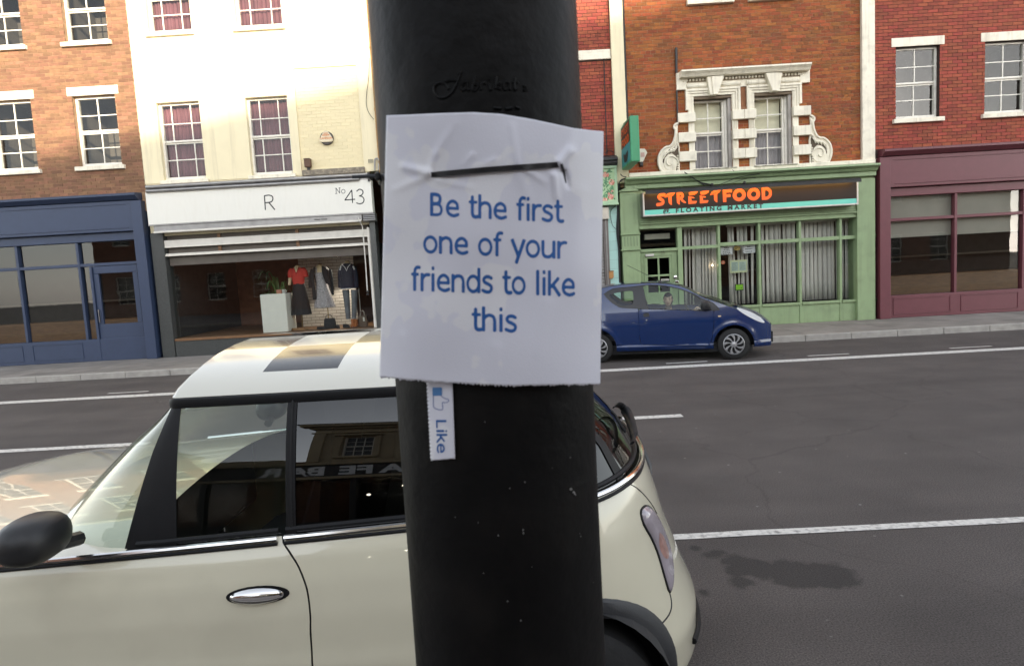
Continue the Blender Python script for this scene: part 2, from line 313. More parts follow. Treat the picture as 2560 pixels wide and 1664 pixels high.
# ------------------------------------------------------------------ ground, road, kerbs, markings
def road_material():
    m = M('asphalt', (0.079, 0.067, 0.062), 0.85, var=0.22, scale=1.3, bump=0.7, bscale=220)
    nt = m.node_tree; N = nt.nodes; L = nt.links; p = N['Principled BSDF']; src = p.inputs['Base Color'].links[0].from_socket
    tc = N.new('ShaderNodeTexCoord')
    v = N.new('ShaderNodeTexVoronoi'); v.inputs['Scale'].default_value = 16; L.new(tc.outputs['Object'], v.inputs['Vector'])    # pale chippings and chewing gum
    mr = N.new('ShaderNodeMapRange'); mr.inputs['From Min'].default_value = 0.08; mr.inputs['From Max'].default_value = 0.20; mr.inputs['To Min'].default_value = 1; mr.inputs['To Max'].default_value = 0; L.new(v.outputs['Distance'], mr.inputs['Value'])
    g = N.new('ShaderNodeMath'); g.operation = 'GREATER_THAN'; g.inputs[1].default_value = 0.90; L.new(v.outputs['Color'], g.inputs[0])
    mu = N.new('ShaderNodeMath'); mu.operation = 'MULTIPLY'; L.new(mr.outputs[0], mu.inputs[0]); L.new(g.outputs[0], mu.inputs[1])
    fine = N.new('ShaderNodeTexNoise'); fine.inputs['Scale'].default_value = 120; fine.inputs['Detail'].default_value = 2; L.new(tc.outputs['Object'], fine.inputs['Vector'])
    fr = N.new('ShaderNodeMapRange'); fr.inputs['From Min'].default_value = 0.3; fr.inputs['From Max'].default_value = 0.7; fr.inputs['To Min'].default_value = 0.5; fr.inputs['To Max'].default_value = 1.52; L.new(fine.outputs['Fac'], fr.inputs['Value'])
    hs = N.new('ShaderNodeHueSaturation'); L.new(src, hs.inputs['Color']); L.new(fr.outputs[0], hs.inputs['Value'])
    mx = N.new('ShaderNodeMix'); mx.data_type = 'RGBA'; L.new(mu.outputs[0], mx.inputs['Factor']); L.new(hs.outputs[0], mx.inputs[6]); mx.inputs[7].default_value = (0.22, 0.205, 0.195, 1)
    # an oily patch with a shape of its own beside the parked car
    spots = [(.97, 3.70, .035), (1.06, 3.62, .06), (1.15, 3.52, .08), (1.12, 3.40, .08), (1.09, 3.28, .07), (1.24, 3.40, .12), (1.40, 3.33, .16), (1.56, 3.30, .15), (.87, 3.19, .015)]
    nz = N.new('ShaderNodeTexNoise'); nz.inputs['Scale'].default_value = 11; nz.inputs['Detail'].default_value = 6; L.new(tc.outputs['Object'], nz.inputs['Vector'])
    prev = None
    for x, y, r in spots:
        d = N.new('ShaderNodeVectorMath'); d.operation = 'DISTANCE'; d.inputs[1].default_value = (x, y, 0); L.new(tc.outputs['Object'], d.inputs[0])
        s = N.new('ShaderNodeMath'); s.operation = 'SUBTRACT'; s.inputs[1].default_value = r; L.new(d.outputs['Value'], s.inputs[0])
        if prev is None: prev = s
        else:
            q = N.new('ShaderNodeMath'); q.operation = 'MINIMUM'; L.new(prev.outputs[0], q.inputs[0]); L.new(s.outputs[0], q.inputs[1]); prev = q
    w = N.new('ShaderNodeMath'); w.operation = 'MULTIPLY_ADD'; w.inputs[1].default_value = 0.14; L.new(nz.outputs['Fac'], w.inputs[0]); L.new(prev.outputs[0], w.inputs[2])
    lane = N.new('ShaderNodeTexNoise'); lane.inputs['Scale'].default_value = 1.0; lane.inputs['Detail'].default_value = 4; lm = N.new('ShaderNodeMapping'); lm.inputs['Scale'].default_value = (.12, 1.5, 1); L.new(tc.outputs['Object'], lm.inputs['Vector']); L.new(lm.outputs[0], lane.inputs['Vector'])
    lr = N.new('ShaderNodeMapRange'); lr.inputs['From Min'].default_value = .3; lr.inputs['From Max'].default_value = .7; lr.inputs['To Min'].default_value = .84; lr.inputs['To Max'].default_value = 1.16; L.new(lane.outputs['Fac'], lr.inputs['Value'])      # wear along the lanes
    crk = N.new('ShaderNodeTexVoronoi'); crk.feature = 'DISTANCE_TO_EDGE'; crk.inputs['Scale'].default_value = .42; wp_ = N.new('ShaderNodeTexNoise'); wp_.inputs['Scale'].default_value = 2.2; wp_.inputs['Detail'].default_value = 6; L.new(tc.outputs['Object'], wp_.inputs['Vector'])
    va = N.new('ShaderNodeVectorMath'); va.operation = 'MULTIPLY_ADD'; va.inputs[1].default_value = (.5, .5, 0); L.new(wp_.outputs['Color'], va.inputs[0]); L.new(tc.outputs['Object'], va.inputs[2]); L.new(va.outputs[0], crk.inputs['Vector'])
    cr = N.new('ShaderNodeMapRange'); cr.inputs['From Min'].default_value = .002; cr.inputs['From Max'].default_value = .006; cr.inputs['To Min'].default_value = .82; cr.inputs['To Max'].default_value = 1; L.new(crk.outputs['Distance'], cr.inputs['Value'])  # hairline cracks
    cl = N.new('ShaderNodeMath'); cl.operation = 'MULTIPLY'; L.new(lr.outputs[0], cl.inputs[0]); L.new(cr.outputs[0], cl.inputs[1])
    h9 = N.new('ShaderNodeHueSaturation'); L.new(mx.outputs[2], h9.inputs['Color']); L.new(cl.outputs[0], h9.inputs['Value'])
    st = N.new('ShaderNodeMapRange'); st.inputs['From Min'].default_value = 0.050; st.inputs['From Max'].default_value = 0.090; st.inputs['To Min'].default_value = 0.60; st.inputs['To Max'].default_value = 0; L.new(w.outputs[0], st.inputs['Value'])
    m2 = N.new('ShaderNodeMix'); m2.data_type = 'RGBA'; L.new(st.outputs[0], m2.inputs['Factor']); L.new(h9.outputs[0], m2.inputs[6]); m2.inputs[7].default_value = (0.006, 0.005, 0.005, 1)
    L.new(m2.outputs[2], p.inputs['Base Color'])
    return m
asphalt = road_material()
paving = M('paving', (0.22, 0.20, 0.18), 0.85, var=0.2, scale=3, bump=0.3, rand=0.15)
kerb_m = M('kerb_stone', (0.34, 0.32, 0.29), 0.8, var=0.2, bump=0.3)
mark_m = M('road_paint', (0.62, 0.60, 0.56), 0.7, var=0.12, scale=30, dirt=0.8, dirt_col=(0.16, 0.15, 0.145), dscale=26)
def struct(o): o['kind'] = 'structure'; return o
struct(MB().add([(-150, -120, -0.03), (150, -120, -0.03), (150, 150, -0.03), (-150, 150, -0.03)], [(0, 1, 2, 3)]).build('ground', M('ground_earth', (0.1, 0.095, 0.09), 0.9)))
ROAD_N, ROAD_F = 1.45, 12.85
struct(MB().add([(-60, ROAD_N, 0), (60, ROAD_N, 0), (60, ROAD_F, 0), (-60, ROAD_F, 0)], [(0, 1, 2, 3)]).build('road', asphalt))
def pavement(y0, y1, ys):
    o = struct(MB().box(-60, 60, y0, y1, -0.02, 0.112).build('pavement', mortar_in))
    for nm, ya in (('kerb', ys),):
        mb = MB(); x = -30
        while x < 30: mb.box(x, x+0.907, ya, ya+0.15, -0.02, 0.122); x += 0.915
        k = mb.build('kerb', kerb_m, o, bevel=0.012, kind='stuff')
    return o
pv_far = pavement(ROAD_F+0.15, 30, ROAD_F); pv_near = pavement(-9, ROAD_N-0.15, ROAD_N-0.15)
mb = MB(); y = ROAD_F+0.155                                       # flags of the far pavement, hidden behind the parked car for the most part
while y < FY - 0.2:
    x = -14 + (0.3 if int(y*10) % 2 else 0)
    while x < 14: mb.box(x, x+0.592, y, min(y+0.592, FY-0.01), 0.10, 0.118+rnd.uniform(0, 0.003)); x += 0.6
    y += 0.6
mb.build('flagstone', paving, pv_far, kind='stuff')
mk = MB(); Z = 0.004
def stripe(x0, x1, y0, y1):
    n = max(2, int((x1-x0)/0.35)); P = [[], []]
    for i in range(n+1):
        x = x0+(x1-x0)*i/n; P[0].append((x, y0+rnd.uniform(-.006, .006), Z)); P[1].append((x, y1+rnd.uniform(-.006, .006), Z))
    mb = MB().grid(P); return mb
a = atz(1503, 930); b = atz(1876, 903.6)
struct(stripe(-30, 30, 10.37, 10.62).build('road_marking', mark_m))
for k in range(-3, 3): struct(stripe(1.75-2.0+k*6, 1.75+k*6, 7.0, 7.14).build('road_marking', mark_m))
struct(stripe(-12, 20, 3.83, 3.91).build('road_marking', mark_m))
for k in range(-4, 5): struct(stripe(2.45+k*2.4, 3.15+k*2.4, 10.86, 10.93).build('road_marking', mark_m))

# ------------------------------------------------------------------ masonry
def wall_boxes(x0, x1, z0, z1, holes, y0, y1, mb=None):
    mb = mb or MB(); zs = sorted({z0, z1} | {z for h in holes for z in h[2:] if z0 < z < z1})
    for a, b in zip(zs, zs[1:]):
        hs = sorted((h[0], h[1]) for h in holes if h[2] < b-1e-6 and h[3] > a+1e-6); x = x0
        for p, q in hs:
            if p > x: mb.box(x, min(p, x1), y0, y1, a, b)
            x = max(x, q)
        if x < x1: mb.box(x, x1, y0, y1, a, b)
    return mb
_bm = {}
def brick_mesh(L, h, d, mat):
    k = (round(L, 3), h, d, mat.name)
    if k not in _bm:
        me = bpy.data.meshes.new('brick'); t = MB().box(-L/2, L/2, 0, d, -h/2, h/2); me.from_pydata(t.v, [], t.f); me.materials.append(mat); me.update(); _bm[k] = me
    return _bm[k]
def brickwork(parent, mat, x0, x1, z0, z1, holes=(), y=FY, view=None, limit=300, L=0.215, h=0.066, jt=0.010, d=0.02, english=False, jit=0.0025, name='brick'):
    """bricks laid course by course on the wall face; those nearest the middle of VIEW are objects, the rest one joined part"""
    B = []; z = z0; row = 0
    while z < z1 - 0.02:
        hh = min(h, z1-z); head = english and row % 4 == 3
        Lr = (L-jt)/2 if head else L; x = x0 - (0 if row % 2 == 0 else (Lr+jt)/2)
        while x < x1:
            a, b = max(x, x0), min(x+Lr, x1); x += Lr+jt; segs = [(a, b)]
            for hx0, hx1, hz0, hz1 in holes:
                if hz0 < z+hh-0.02 and hz1 > z+0.02:
                    ns = []
                    for s, e in segs:
                        if hx1 <= s or hx0 >= e: ns.append((s, e)); continue
                        if hx0 > s: ns.append((s, hx0))
                        if hx1 < e: ns.append((hx1, e))
                    segs = ns
            for s, e in segs:
                if e - s > 0.03: B.append(((s+e)/2, z+hh/2, round(e-s, 3), hh))
        z += h+jt; row += 1
    inside = [b for b in B if view and view[0] <= b[0] <= view[1] and view[2] <= b[1] <= view[3]]
    if view:
        cx, cz = (view[0]+view[1])/2, (view[2]+view[3])/2; inside.sort(key=lambda b: (b[0]-cx)**2+(b[1]-cz)**2)
    keep = set(inside[:limit]); rest = MB()
    for b in B:
        yo = y - 0.004 + rnd.uniform(-jit, jit)
        if b in keep:
            o = bpy.data.objects.new(name, brick_mesh(b[2], round(b[3], 3), d, mat)); o.location = (b[0], yo, b[1]); o.rotation_euler = (0, rnd.uniform(-.006, .006), 0); COL.objects.link(o); adopt(o, parent)
        else: rest.box(b[0]-b[2]/2, b[0]+b[2]/2, yo, yo+d, b[1]-b[3]/2, b[1]+b[3]/2)
    if rest.v:
        rest.build(name, mat, parent, kind='stuff', recalc=False)
def sash(parent, x0, x1, z0, z1, y, cols, rows, mat, gl, rail=0.05, bar=0.022, cols_split=None, meet=None):
    """box sash: frame and bars as one part, panes below it; upper sash in front of the lower"""
    mid = meet if meet is not None else (z0+z1)/2; mb = MB(); w = rail
    mb.box(x0, x0+w, y, y+0.09, z0, z1); mb.box(x1-w, x1, y, y+0.09, z0, z1); mb.box(x0+w, x1-w, y, y+0.09, z1-w, z1); mb.box(x0+w, x1-w, y-0.02, y+0.09, z0, z0+w*1.5)
    cs = cols_split or [i/cols for i in range(1, cols)]
    f = mb.build('window', mat, parent, bevel=0.004)
    for (a, b, yy) in ((z0+w*1.5, mid, y+0.05), (mid, z1-w, y+0.015)):
        bars = MB(); bars.box(x0+w, x1-w, yy-0.002, yy+0.036, b-0.04 if a < mid-0.01 else a, b+0.0 if a < mid-0.01 else a+0.04)
        for c in cs: xx = x0+w+(x1-x0-2*w)*c; bars.box(xx-bar/2, xx+bar/2, yy, yy+0.03, a, b)
        for r in range(1, rows): zz = a+(b-a)*r/rows; bars.box(x0+w, x1-w, yy+0.001, yy+0.028, zz-bar/2, zz+bar/2)
        bars.build('glazing_bar', mat, f)
        MB().add([(x0+w, yy+0.014, a), (x1-w, yy+0.014, a), (x1-w, yy+0.014, b), (x0+w, yy+0.014, b)], [(0, 1, 2, 3)]).build('pane', gl, f, recalc=False)
    return f
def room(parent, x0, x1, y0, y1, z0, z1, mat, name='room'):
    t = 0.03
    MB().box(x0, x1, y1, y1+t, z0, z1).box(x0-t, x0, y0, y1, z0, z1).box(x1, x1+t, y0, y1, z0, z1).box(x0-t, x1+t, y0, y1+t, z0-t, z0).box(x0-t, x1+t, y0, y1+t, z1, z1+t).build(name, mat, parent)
def curtain(parent, x0, x1, y, z0, z1, mat, n=40, amp=0.02):
    P = []
    for k in range(7):
        z = z0+(z1-z0)*k/6; P.append([(x0+(x1-x0)*i/n, y+amp*math.sin(i*1.7+0.35*math.sin(k))+amp*0.6*math.sin(i*0.63+1), z) for i in range(n+1)])
    mb = MB().grid(P); o = mb.build('curtain', mat, parent, smooth=True); s = o.modifiers.new('thick', 'SOLIDIFY'); s.thickness = 0.004; return o
def bulk(parent, x0, x1, z1, mat, roofm, y0=17.2, y1=25):
    """the body of a terrace house behind its front"""
    MB().box(x0, x1, y0+1.9, y1, 0.0, z1).build('rear_wall', mat, parent)
    MB().prismx([(FY-0.05, z1), (FY-0.05, z1+0.08), ((FY+y1)/2, z1+1.3), (y1, z1+0.08), (y1, z1)], x0, x1).build('roof', roofm, parent)
slates = M('roof_slate', (0.06, 0.06, 0.065), 0.7, var=0.25)
plain_brick = M('rear_brickwork', (0.22, 0.10, 0.06), 0.9, var=0.2)
def zf(px, py, Y=FY): return fx(px, py, Y)[1]
def xf(px, py, Y=FY): return fx(px, py, Y)[0]
mauve = M('mauve_curtain', (0.16, 0.055, 0.065), 0.8, var=0.35, scale=1.6); netting = M('net_curtain', (0.40, 0.37, 0.38), 0.8, var=0.1)

# ------------------------------------------------------------------ the cream house with the clothes shop
HX0, HX1 = -8.6, -3.06
house = thing('terrace_house', 'cream painted terrace house above the clothes shop, with sunlit top', 'house', (-5.8, FY, 0))
pil_x = xf(908, 390); rec_z0, rec_z1 = zf(800, 424), zf(800, 168)
rec_x0 = xf(750, 380); w0x, w0z = fx(734, 432); w1x, w1z = fx(716.5, 238.5)
WX1 = (w0x+w1x)/2; WX0 = WX1-0.98; WZ0, WZ1 = w0z-0.01, w1z
up2 = (WX0-0.05, WX1+0.05, 7.6, 9.2); win_far = (-8.15, -7.15, WZ0, WZ1); win_far2 = (-8.15, -7.15, 7.6, 9.2)
holes = [(WX0, WX1, WZ0, WZ1), up2, win_far, win_far2]
recess = (rec_x0, pil_x, rec_z0, rec_z1); low = (rec_x0, pil_x, rec_z1+0.25, 9.3)
wall_boxes(HX0, HX1, 4.22, 9.6, holes+[recess], FY, FY+0.3).build('wall', stucco, house)
MB().box(rec_x0, pil_x, FY+0.035, FY+0.3, rec_z0, rec_z1).build('wall', cream, house)
brickwork(house, cream, rec_x0+0.004, pil_x-0.004, rec_z0+0.01, rec_z1-0.005, y=FY+0.033, view=(-6, -3, 4, 7), limit=300, jt=0.008, jit=0.0022)
wall_boxes(HX0, HX1-0.26, 3.0, 4.22, [], FY+0.02, FY+0.3).build('wall', stucco, house)
bx('ledge', ledge_m, house, rec_x0+0.02, pil_x+0.02, FY-0.06, FY+0.03, rec_z0-0.13, rec_z0, bevel=0.01)
bx('cornice', stucco, house, HX0, HX1, FY-0.2, FY+0.3, 9.6, 9.85, bevel=0.02)
for hx in (holes[0], up2, win_far, win_far2):
    sash(house, hx[0], hx[1], hx[2], hx[3], FY+0.11, 3, 2, sashwhite, glass_up, cols_split=[0.25, 0.75])
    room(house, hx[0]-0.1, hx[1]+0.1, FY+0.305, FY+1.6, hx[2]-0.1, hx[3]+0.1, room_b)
    curtain(house, hx[0]+0.02, hx[1]-0.02, FY+0.26, hx[2]+0.02, hx[3]-0.03, mauve)
    bx('window_sill', trimwhite, house, hx[0]-0.06, hx[1]+0.06, FY-0.07, FY+0.1, hx[2]-0.09, hx[2]-0.005, bevel=0.008)
bulk(house, HX0, HX1, 9.85, plain_brick, slates)
# small things on the cream wall
p = at(817, 346, FY); r = 0.155
t = thing('alarm_box', 'round weathered burglar alarm box with lettering on the cream wall', 'alarm box', (p.x, FY, p.z))
MB().lathe([(r, 0.0), (r, -0.05), (r*0.94, -0.065), (0, -0.065)], (p.x, FY+0.03, p.z), 'y', 32).build('back_disc', M('dark_alarm_plastic', (0.06, 0.05, 0.045), 0.5), t, smooth=True)
tri = catmull([(-0.045, 0.15), (0.045, 0.15), (0.15, -0.02), (0.125, -0.09), (-0.125, -0.09), (-0.15, -0.02)], 4, True)
MB().prism([(p.x+x*0.97, p.z+z*0.97) for x, z in tri], FY-0.062, FY-0.03).build('front_plate', M('alarm_cream', (0.70, 0.60, 0.42), 0.5, dirt=0.4, dirt_col=(0.4, 0.25, 0.1), dscale=14), t, bevel=0.006)
om = M('orange_alarm_print', (0.60, 0.16, 0.03), 0.6)
for w_, dz in ((.05, .10), (.085, .06)):
    for k in range(4): bx('print', om, t, p.x-w_+k*w_*.5+.004, p.x-w_+(k+1)*w_*.5-.004, FY-.0650, FY-.0625, p.z+dz-.012, p.z+dz+.012)
for body, s, dz in (('CANNON', 0.064, -0.03),):
    put_text('lettering', om, t, body, s, lambda x, y: (p.x+x, FY-0.0655, p.z+dz+y), align='CENTER', offset=0.001)
q = at(772, 409, FY); t = thing('wall_lamp', 'small brown box lamp on the ledge of the cream wall', 'lamp', (q.x, FY, q.z))
MB().box(q.x-0.075, q.x+0.07, FY-0.12, FY-0.005, q.z-0.095, q.z+0.085).build('lamp_body', brown, t, bevel=0.012)
MB().prism([(q.x-0.085, q.z+0.085), (q.x+0.08, q.z+0.085), (q.x+0.06, q.z+0.10), (q.x-0.065, q.z+0.10)], FY-0.13, FY-0.004).build('lid', brown, t)
bx('bracket', darkpipe, t, q.x-0.03, q.x+0.03, FY-0.065, FY-0.02, q.z-0.16, q.z-0.095)
pts = [at(a, b, FY-0.02) for a, b in [(923, 145), (922, 190), (916.5, 235), (916, 262), (922, 282), (934.5, 299)]]
tag(MB().tube(catmull([(v.x, v.y, v.z) for v in pts], 5), 0.006, 5).build('cable', cable_m, smooth=True), 'thin black cable drooping down the cream wall beside the lamp post', 'cable')
p = at(927, 403, FY); t = thing('air_vent', 'small slotted vent near the foot of the cream wall', 'vent', (p.x, FY, p.z))
bx('grille_plate', stucco, t, p.x-0.075, p.x+0.075, FY-0.012, FY-0.002, p.z-0.055, p.z+0.055)
for k in range(5): bx('slat', black, t, p.x-0.055+k*0.025, p.x-0.043+k*0.025, FY-0.017, FY-0.011, p.z-0.042, p.z+0.042)
a = at(931, 145, FY-0.05); c = at(947, 445, FY-0.05)
dp = thing('drainpipe', 'rusty brown drainpipe at the right edge of the cream house', 'drainpipe', (HX1, FY, 0))
MB().tube([(-3.04, FY-0.05, 9.6), (-3.04, FY-0.05, 3.95)], 0.042, 10).build('pipe', rusty, dp, smooth=True)
for z in (4.4, 5.6, 7.0, 8.4): MB().lathe([(0.043, -0.03), (0.052, -0.03), (0.052, 0.03), (0.043, 0.03)], (-3.04, FY-0.05, z), 'z', 12).build('collar', rusty, dp)
pts = [at(x, y, FY-0.07) for x, y in [(937, 426), (937, 402), (939.5, 397), (945, 397), (947, 402), (947, 426)]]
tag(MB().tube(catmull([(v.x, v.y, v.z) for v in pts], 3), 0.02, 8).build('conduit', M('grey_conduit', (0.3, 0.29, 0.27), 0.5), smooth=True), 'grey bent conduit pipe below the vent on the cream wall', 'pipe')
# awning rollers above the fascia
FB = FY-0.22                                                       # front of the fascia board
z1, z2 = zf(800, 446, FB), zf(800, 453, FB)
aw = thing('awning_roller', 'twin silver awning roller tubes above the white fascia', 'awning', (-5.6, FB, z1))
xe = xf(920, 444, FB)
MB().tube([(HX0+0.15, FB-0.02, z1+0.02), (xe, FB-0.02, z1+0.02)], 0.045, 12).build('roller_tube', steel, aw, smooth=True)
MB().tube([(HX0+0.15, FB-0.03, z1-0.072), (xe-0.2, FB-0.03, z1-0.072)], 0.04, 12).build('roller_tube', steel, aw, smooth=True)
bx('awning_box', steel, aw, HX0+0.12, xe, FB+0.03, FY+0.015, z1-0.1, z1+0.075, bevel=0.01)
bx('end_bracket', darkpipe, aw, xe+0.004, xe+0.05, FB-0.06, FY+0.01, z1-0.13, z1+0.07)
# fascia
fz0, fz1 = zf(820, 536.5, FB), zf(820, 455, FB); fxr = xf(930, 500, FB)
fa = thing('fascia_sign', 'white shop fascia with the number 43 above the clothes shop window', 'sign', (-5.6, FB, fz0))
bx('fascia_board', fascia_w, fa, HX0+0.1, fxr, FB, FY+0.01, fz0, fz1, bevel=0.006)
bx('edge_trim', steel, fa, HX0+0.1, fxr+0.008, FB-0.012, FB+0.06, fz0-0.03, fz0-0.002)
def strokes(name, mat, parent, sh, cell, Y, pad=0.05):              # sh: ('line'|'bar', pts, w) in (x, z)
    xs = [p[0] for s in sh for p in s[1]]; zs = [p[1] for s in sh for p in s[1]]
    def f(X, Zz):
        d = np.full(X.shape, 9.0)
        for k, pts, w in sh: d = np.minimum(d, d_line(X, Zz, pts, w) if k == 'line' else d_bar(X, Zz, pts[0], pts[1], w))
        return d
    return region(f, (min(xs)-pad, max(xs)+pad, min(zs)-pad, max(zs)+pad), cell, lambda x, z: (x, Y, z)).build(name, mat, parent, recalc=False)
def pxs(L, Y): return [fx(a, b, Y) for a, b in L]
FT = FB-0.003; w_ = 0.024
sh = [('bar', pxs([(879.5, 476), (881.5, 507.5)], FT), w_), ('line', pxs([(879, 475.5), (862.5, 500)], FT), w_), ('bar', pxs([(861.5, 500.2), (888, 498.2)], FT), w_)]
three = catmull([(892, 478), (898, 473.5), (905.5, 475.5), (907.5, 482), (903.5, 488), (898.5, 490), (905, 491.5), (910, 498), (907.5, 506.5), (899.5, 509.5), (891.5, 507.5)], 5)
sh.append(('line', pxs(three, FT), w_))
strokes('number', ink, fa, sh, 0.008, FT)
nn = [('line', pxs([(840.5, 484), (840, 470.5)], FT), 0.013), ('line', pxs([(840, 470.5), (849.5, 483)], FT), 0.013), ('line', pxs([(849.5, 483), (849, 469.5)], FT), 0.013),
      ('line', pxs([(838, 484.2), (843, 483.9)], FT), 0.009), ('line', pxs([(837.5, 470.8), (841, 470.4)], FT), 0.009), ('line', pxs([(846.8, 470), (851.2, 469.6)], FT), 0.009)]
oo = [(858.2+4.6*math.cos(k*0.4), 478.6+4.9*math.sin(k*0.4)) for k in range(17)]
nn.append(('line', pxs(oo, FT), 0.012)); strokes('number', ink, fa, nn, 0.004, FT)
rr = [('bar', pxs([(661, 489), (663.5, 525)], FT), 0.026), ('line', pxs(catmull([(661, 489.5), (672, 488), (680.5, 491), (682, 498.5), (677, 505), (662, 507)], 5), FT), 0.026), ('line', pxs([(672, 506), (686.5, 523.5)], FT), 0.028)]
strokes('letter', ink, fa, rr, 0.008, FT)
# shutter box and bars under the fascia
sx1 = xf(923, 600); sy = FY-0.02
st = thing('shutter_frame', 'grey roller shutter box and white bars over the clothes shop window', 'shutter', (-5.6, FB, 2.4))
zb1, zb0 = zf(800, 540.5, FB), zf(800, 556.5, FB)
xb = xf(904, 540, FB)
bx('shutter_box', steel, st, HX0+0.2, xb, FB+0.02, FY+0.01, zb0, zb1-0.005, bevel=0.008)
bx('shutter_lip', steel_w, st, HX0+0.2, xb-0.02, FB-0.01, FB+0.018, zb0-0.03, zb0+0.015, bevel=0.004)
ve = xf(907, 540, FB)
for k in range(4): MB().tube([(ve, FB+0.02, zb1-0.022-k*0.042), (ve+0.28, FB+0.02, zb1-0.022-k*0.042)], 0.021, 8).build('box_end_rib', steel, st, smooth=True)
bx('box_end', steel, st, ve-0.01, ve+0.28, FB+0.04, FY+0.01, zb1-0.175, zb1)
for k, dx in enumerate((0.0, 0.17)): MB().tube([(xf(785, 549, FB)+dx, FB+0.012, zf(800, 549, FB)+0.012), (xf(785, 549, FB)+dx+0.13, FB+0.0, zf(800, 549, FB)+0.008)], 0.012, 6).build('shutter_catch', steel, st)
zw1, zw0 = zf(800, 579.5), zf(800, 598); zt1, zt0 = zf(800, 613), zf(800, 619.5)
bx('cross_beam', steel_w, st, HX0+0.3, sx1-0.03, FY-0.03, FY+0.08, zw0, zw1, bevel=0.006)
bx('cross_beam', steel_w, st, HX0+0.3, sx1-0.03, FY-0.02, FY+0.08, zt0, zt1, bevel=0.006)
for z in (zw0-0.0, zt0-0.0): bx('beam_lip', sashwhite, st, HX0+0.3, sx1-0.03, FY-0.04, FY-0.02 if z == zt0 else FY-0.03, z, z+0.022)
bx('guide_rail', steel_w, st, sx1-0.028, sx1+0.022, FY-0.05, FY+0.06, 0.57, 2.93, bevel=0.004)
bx('guide_rail', steel_w, st, sx1+0.024, sx1+0.04, FY-0.03, FY+0.06, 0.57, 2.9)
MB().tube([at(896, 544, FB-0.01), at(899, 553, FB-0.02), at(906, 567, FY-0.09), at(909, 600, FY-0.09), at(914, 660, FY-0.08), at(918.5, 728, FY-0.07)], 0.014, 6).build('awning_arm', steel_w, st, smooth=True)
for py in (728, 735): 
    v = at(919, py, FY-0.08); bx('arm_pivot', darkpipe, st, v.x-0.025, v.x+0.03, v.y-0.03, v.y+0.03, v.z-0.02, v.z+0.02)
# shop front: granite pilaster, stall riser, glass
gx0, gx1 = sx1+0.042, xf(938.5, 560)
front = thing('shop_front', 'clothes shop window front with black granite pilaster and plate glass', 'shop front', (-5.6, FY, 0))
bx('pilaster', granite, front, gx0, gx1, FY-0.06, FY+0.3, 0.12, zb0-0.01, bevel=0.006)
bx('pilaster', granite, front, HX0+0.02, HX0+0.32, FY-0.06, FY+0.3, 0.12, zb0-0.01, bevel=0.006)
sz = zf(800, 827)
bx('stall_riser', granite, front, HX0+0.34, gx0-0.003, FY-0.04, FY+0.28, 0.12, sz-0.06)
bx('window_ledge', wood, front, HX0+0.34, gx0-0.003, FY-0.06, FY+0.3, sz-0.055, sz, bevel=0.006)
bx('soffit', M('grey_soffit', (0.10, 0.085, 0.07), 0.7), front, HX0+0.34, sx1-0.03, FY+0.09, FY+0.3, zw0-0.42, zw1+0.2)
xm = xf(742, 600); bx('transom_post', wood, front, xm-0.035, xm+0.035, FY+0.05, FY+0.088, zt1, zw1+0.12)
bx('transom_post', wood, front, xm-1.9, xm-1.83, FY+0.05, FY+0.088, zt1, zw1+0.12)
GZ1 = zt0-0.01
MB().add([(HX0+0.34, FY+0.1, sz), (sx1, FY+0.1, sz), (sx1, FY+0.1, GZ1), (HX0+0.34, FY+0.1, GZ1)], [(0, 1, 2, 3)]).build('pane', glass_shop, front, recalc=False)
# display room
RY = 17.0
dz = sz+0.005
MB().box(HX0+0.3, HX1-0.35, FY+0.12, RY+2.2, dz-0.08, dz).build('display_floor', wood, front)
MB().box(HX0+0.3, gx0, FY+0.3, RY+2.2, GZ1+0.02, GZ1+0.08).build('display_ceiling', M('display_ceiling', (0.45, 0.41, 0.35), 0.8), front)
bx0 = xf(752, 740, RY); bx1 = xf(886.5, 700, RY)
MB().box(bx0, bx1, RY+0.02, RY+0.1, dz, GZ1+0.02).build('display_wall', mortar_in, front)
brickwork(front, brick_in, bx0, bx1, dz+0.01, GZ1+0.01, y=RY+0.015, view=None, jt=0.012)
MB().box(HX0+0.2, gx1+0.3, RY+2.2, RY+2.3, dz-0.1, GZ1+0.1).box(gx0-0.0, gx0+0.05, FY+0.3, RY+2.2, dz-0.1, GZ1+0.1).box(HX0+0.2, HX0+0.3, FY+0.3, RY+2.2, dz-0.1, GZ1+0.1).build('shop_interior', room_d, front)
# ------------------------------------------------------------------ clothes shop display
MY = 16.0
skin = M('mannequin_cloth', (0.60, 0.47, 0.30), 0.7); red = M('red_crepe', (0.50, 0.035, 0.025), 0.75, var=0.15, scale=25, bump=0.3, bscale=30)
blackcl = M('black_cloth', (0.012, 0.012, 0.014), 0.85, var=0.3, scale=20, bump=0.3, bscale=30); navy = M('navy_cloth', (0.010, 0.012, 0.030), 0.8, bump=0.3, bscale=40)
denim = M('faded_denim', (0.13, 0.14, 0.155), 0.85, var=0.5, scale=5, bump=0.3, bscale=150); dressm = M('speckled_dress', (0.33, 0.31, 0.32), 0.85, var=0.75, scale=55, bump=0.3)
whitetr = M('white_embroidery', (0.6, 0.6, 0.62), 0.8); tan = M('tan_leather', (0.34, 0.11, 0.025), 0.5, var=0.15); taupe = M('taupe_leather', (0.13, 0.085, 0.055), 0.6)
def m_(px, py, Y=MY): v = at(px, py, Y); return v.x, v.z
def limb(name, mat, parent, pts, rs, flat=1.0):
    return MB().tube(catmull(pts, 4), list(np.interp(np.linspace(0, len(rs)-1, (len(pts)-1)*4+1), range(len(rs)), rs)), 12, flat).build(name, mat, parent, smooth=True)
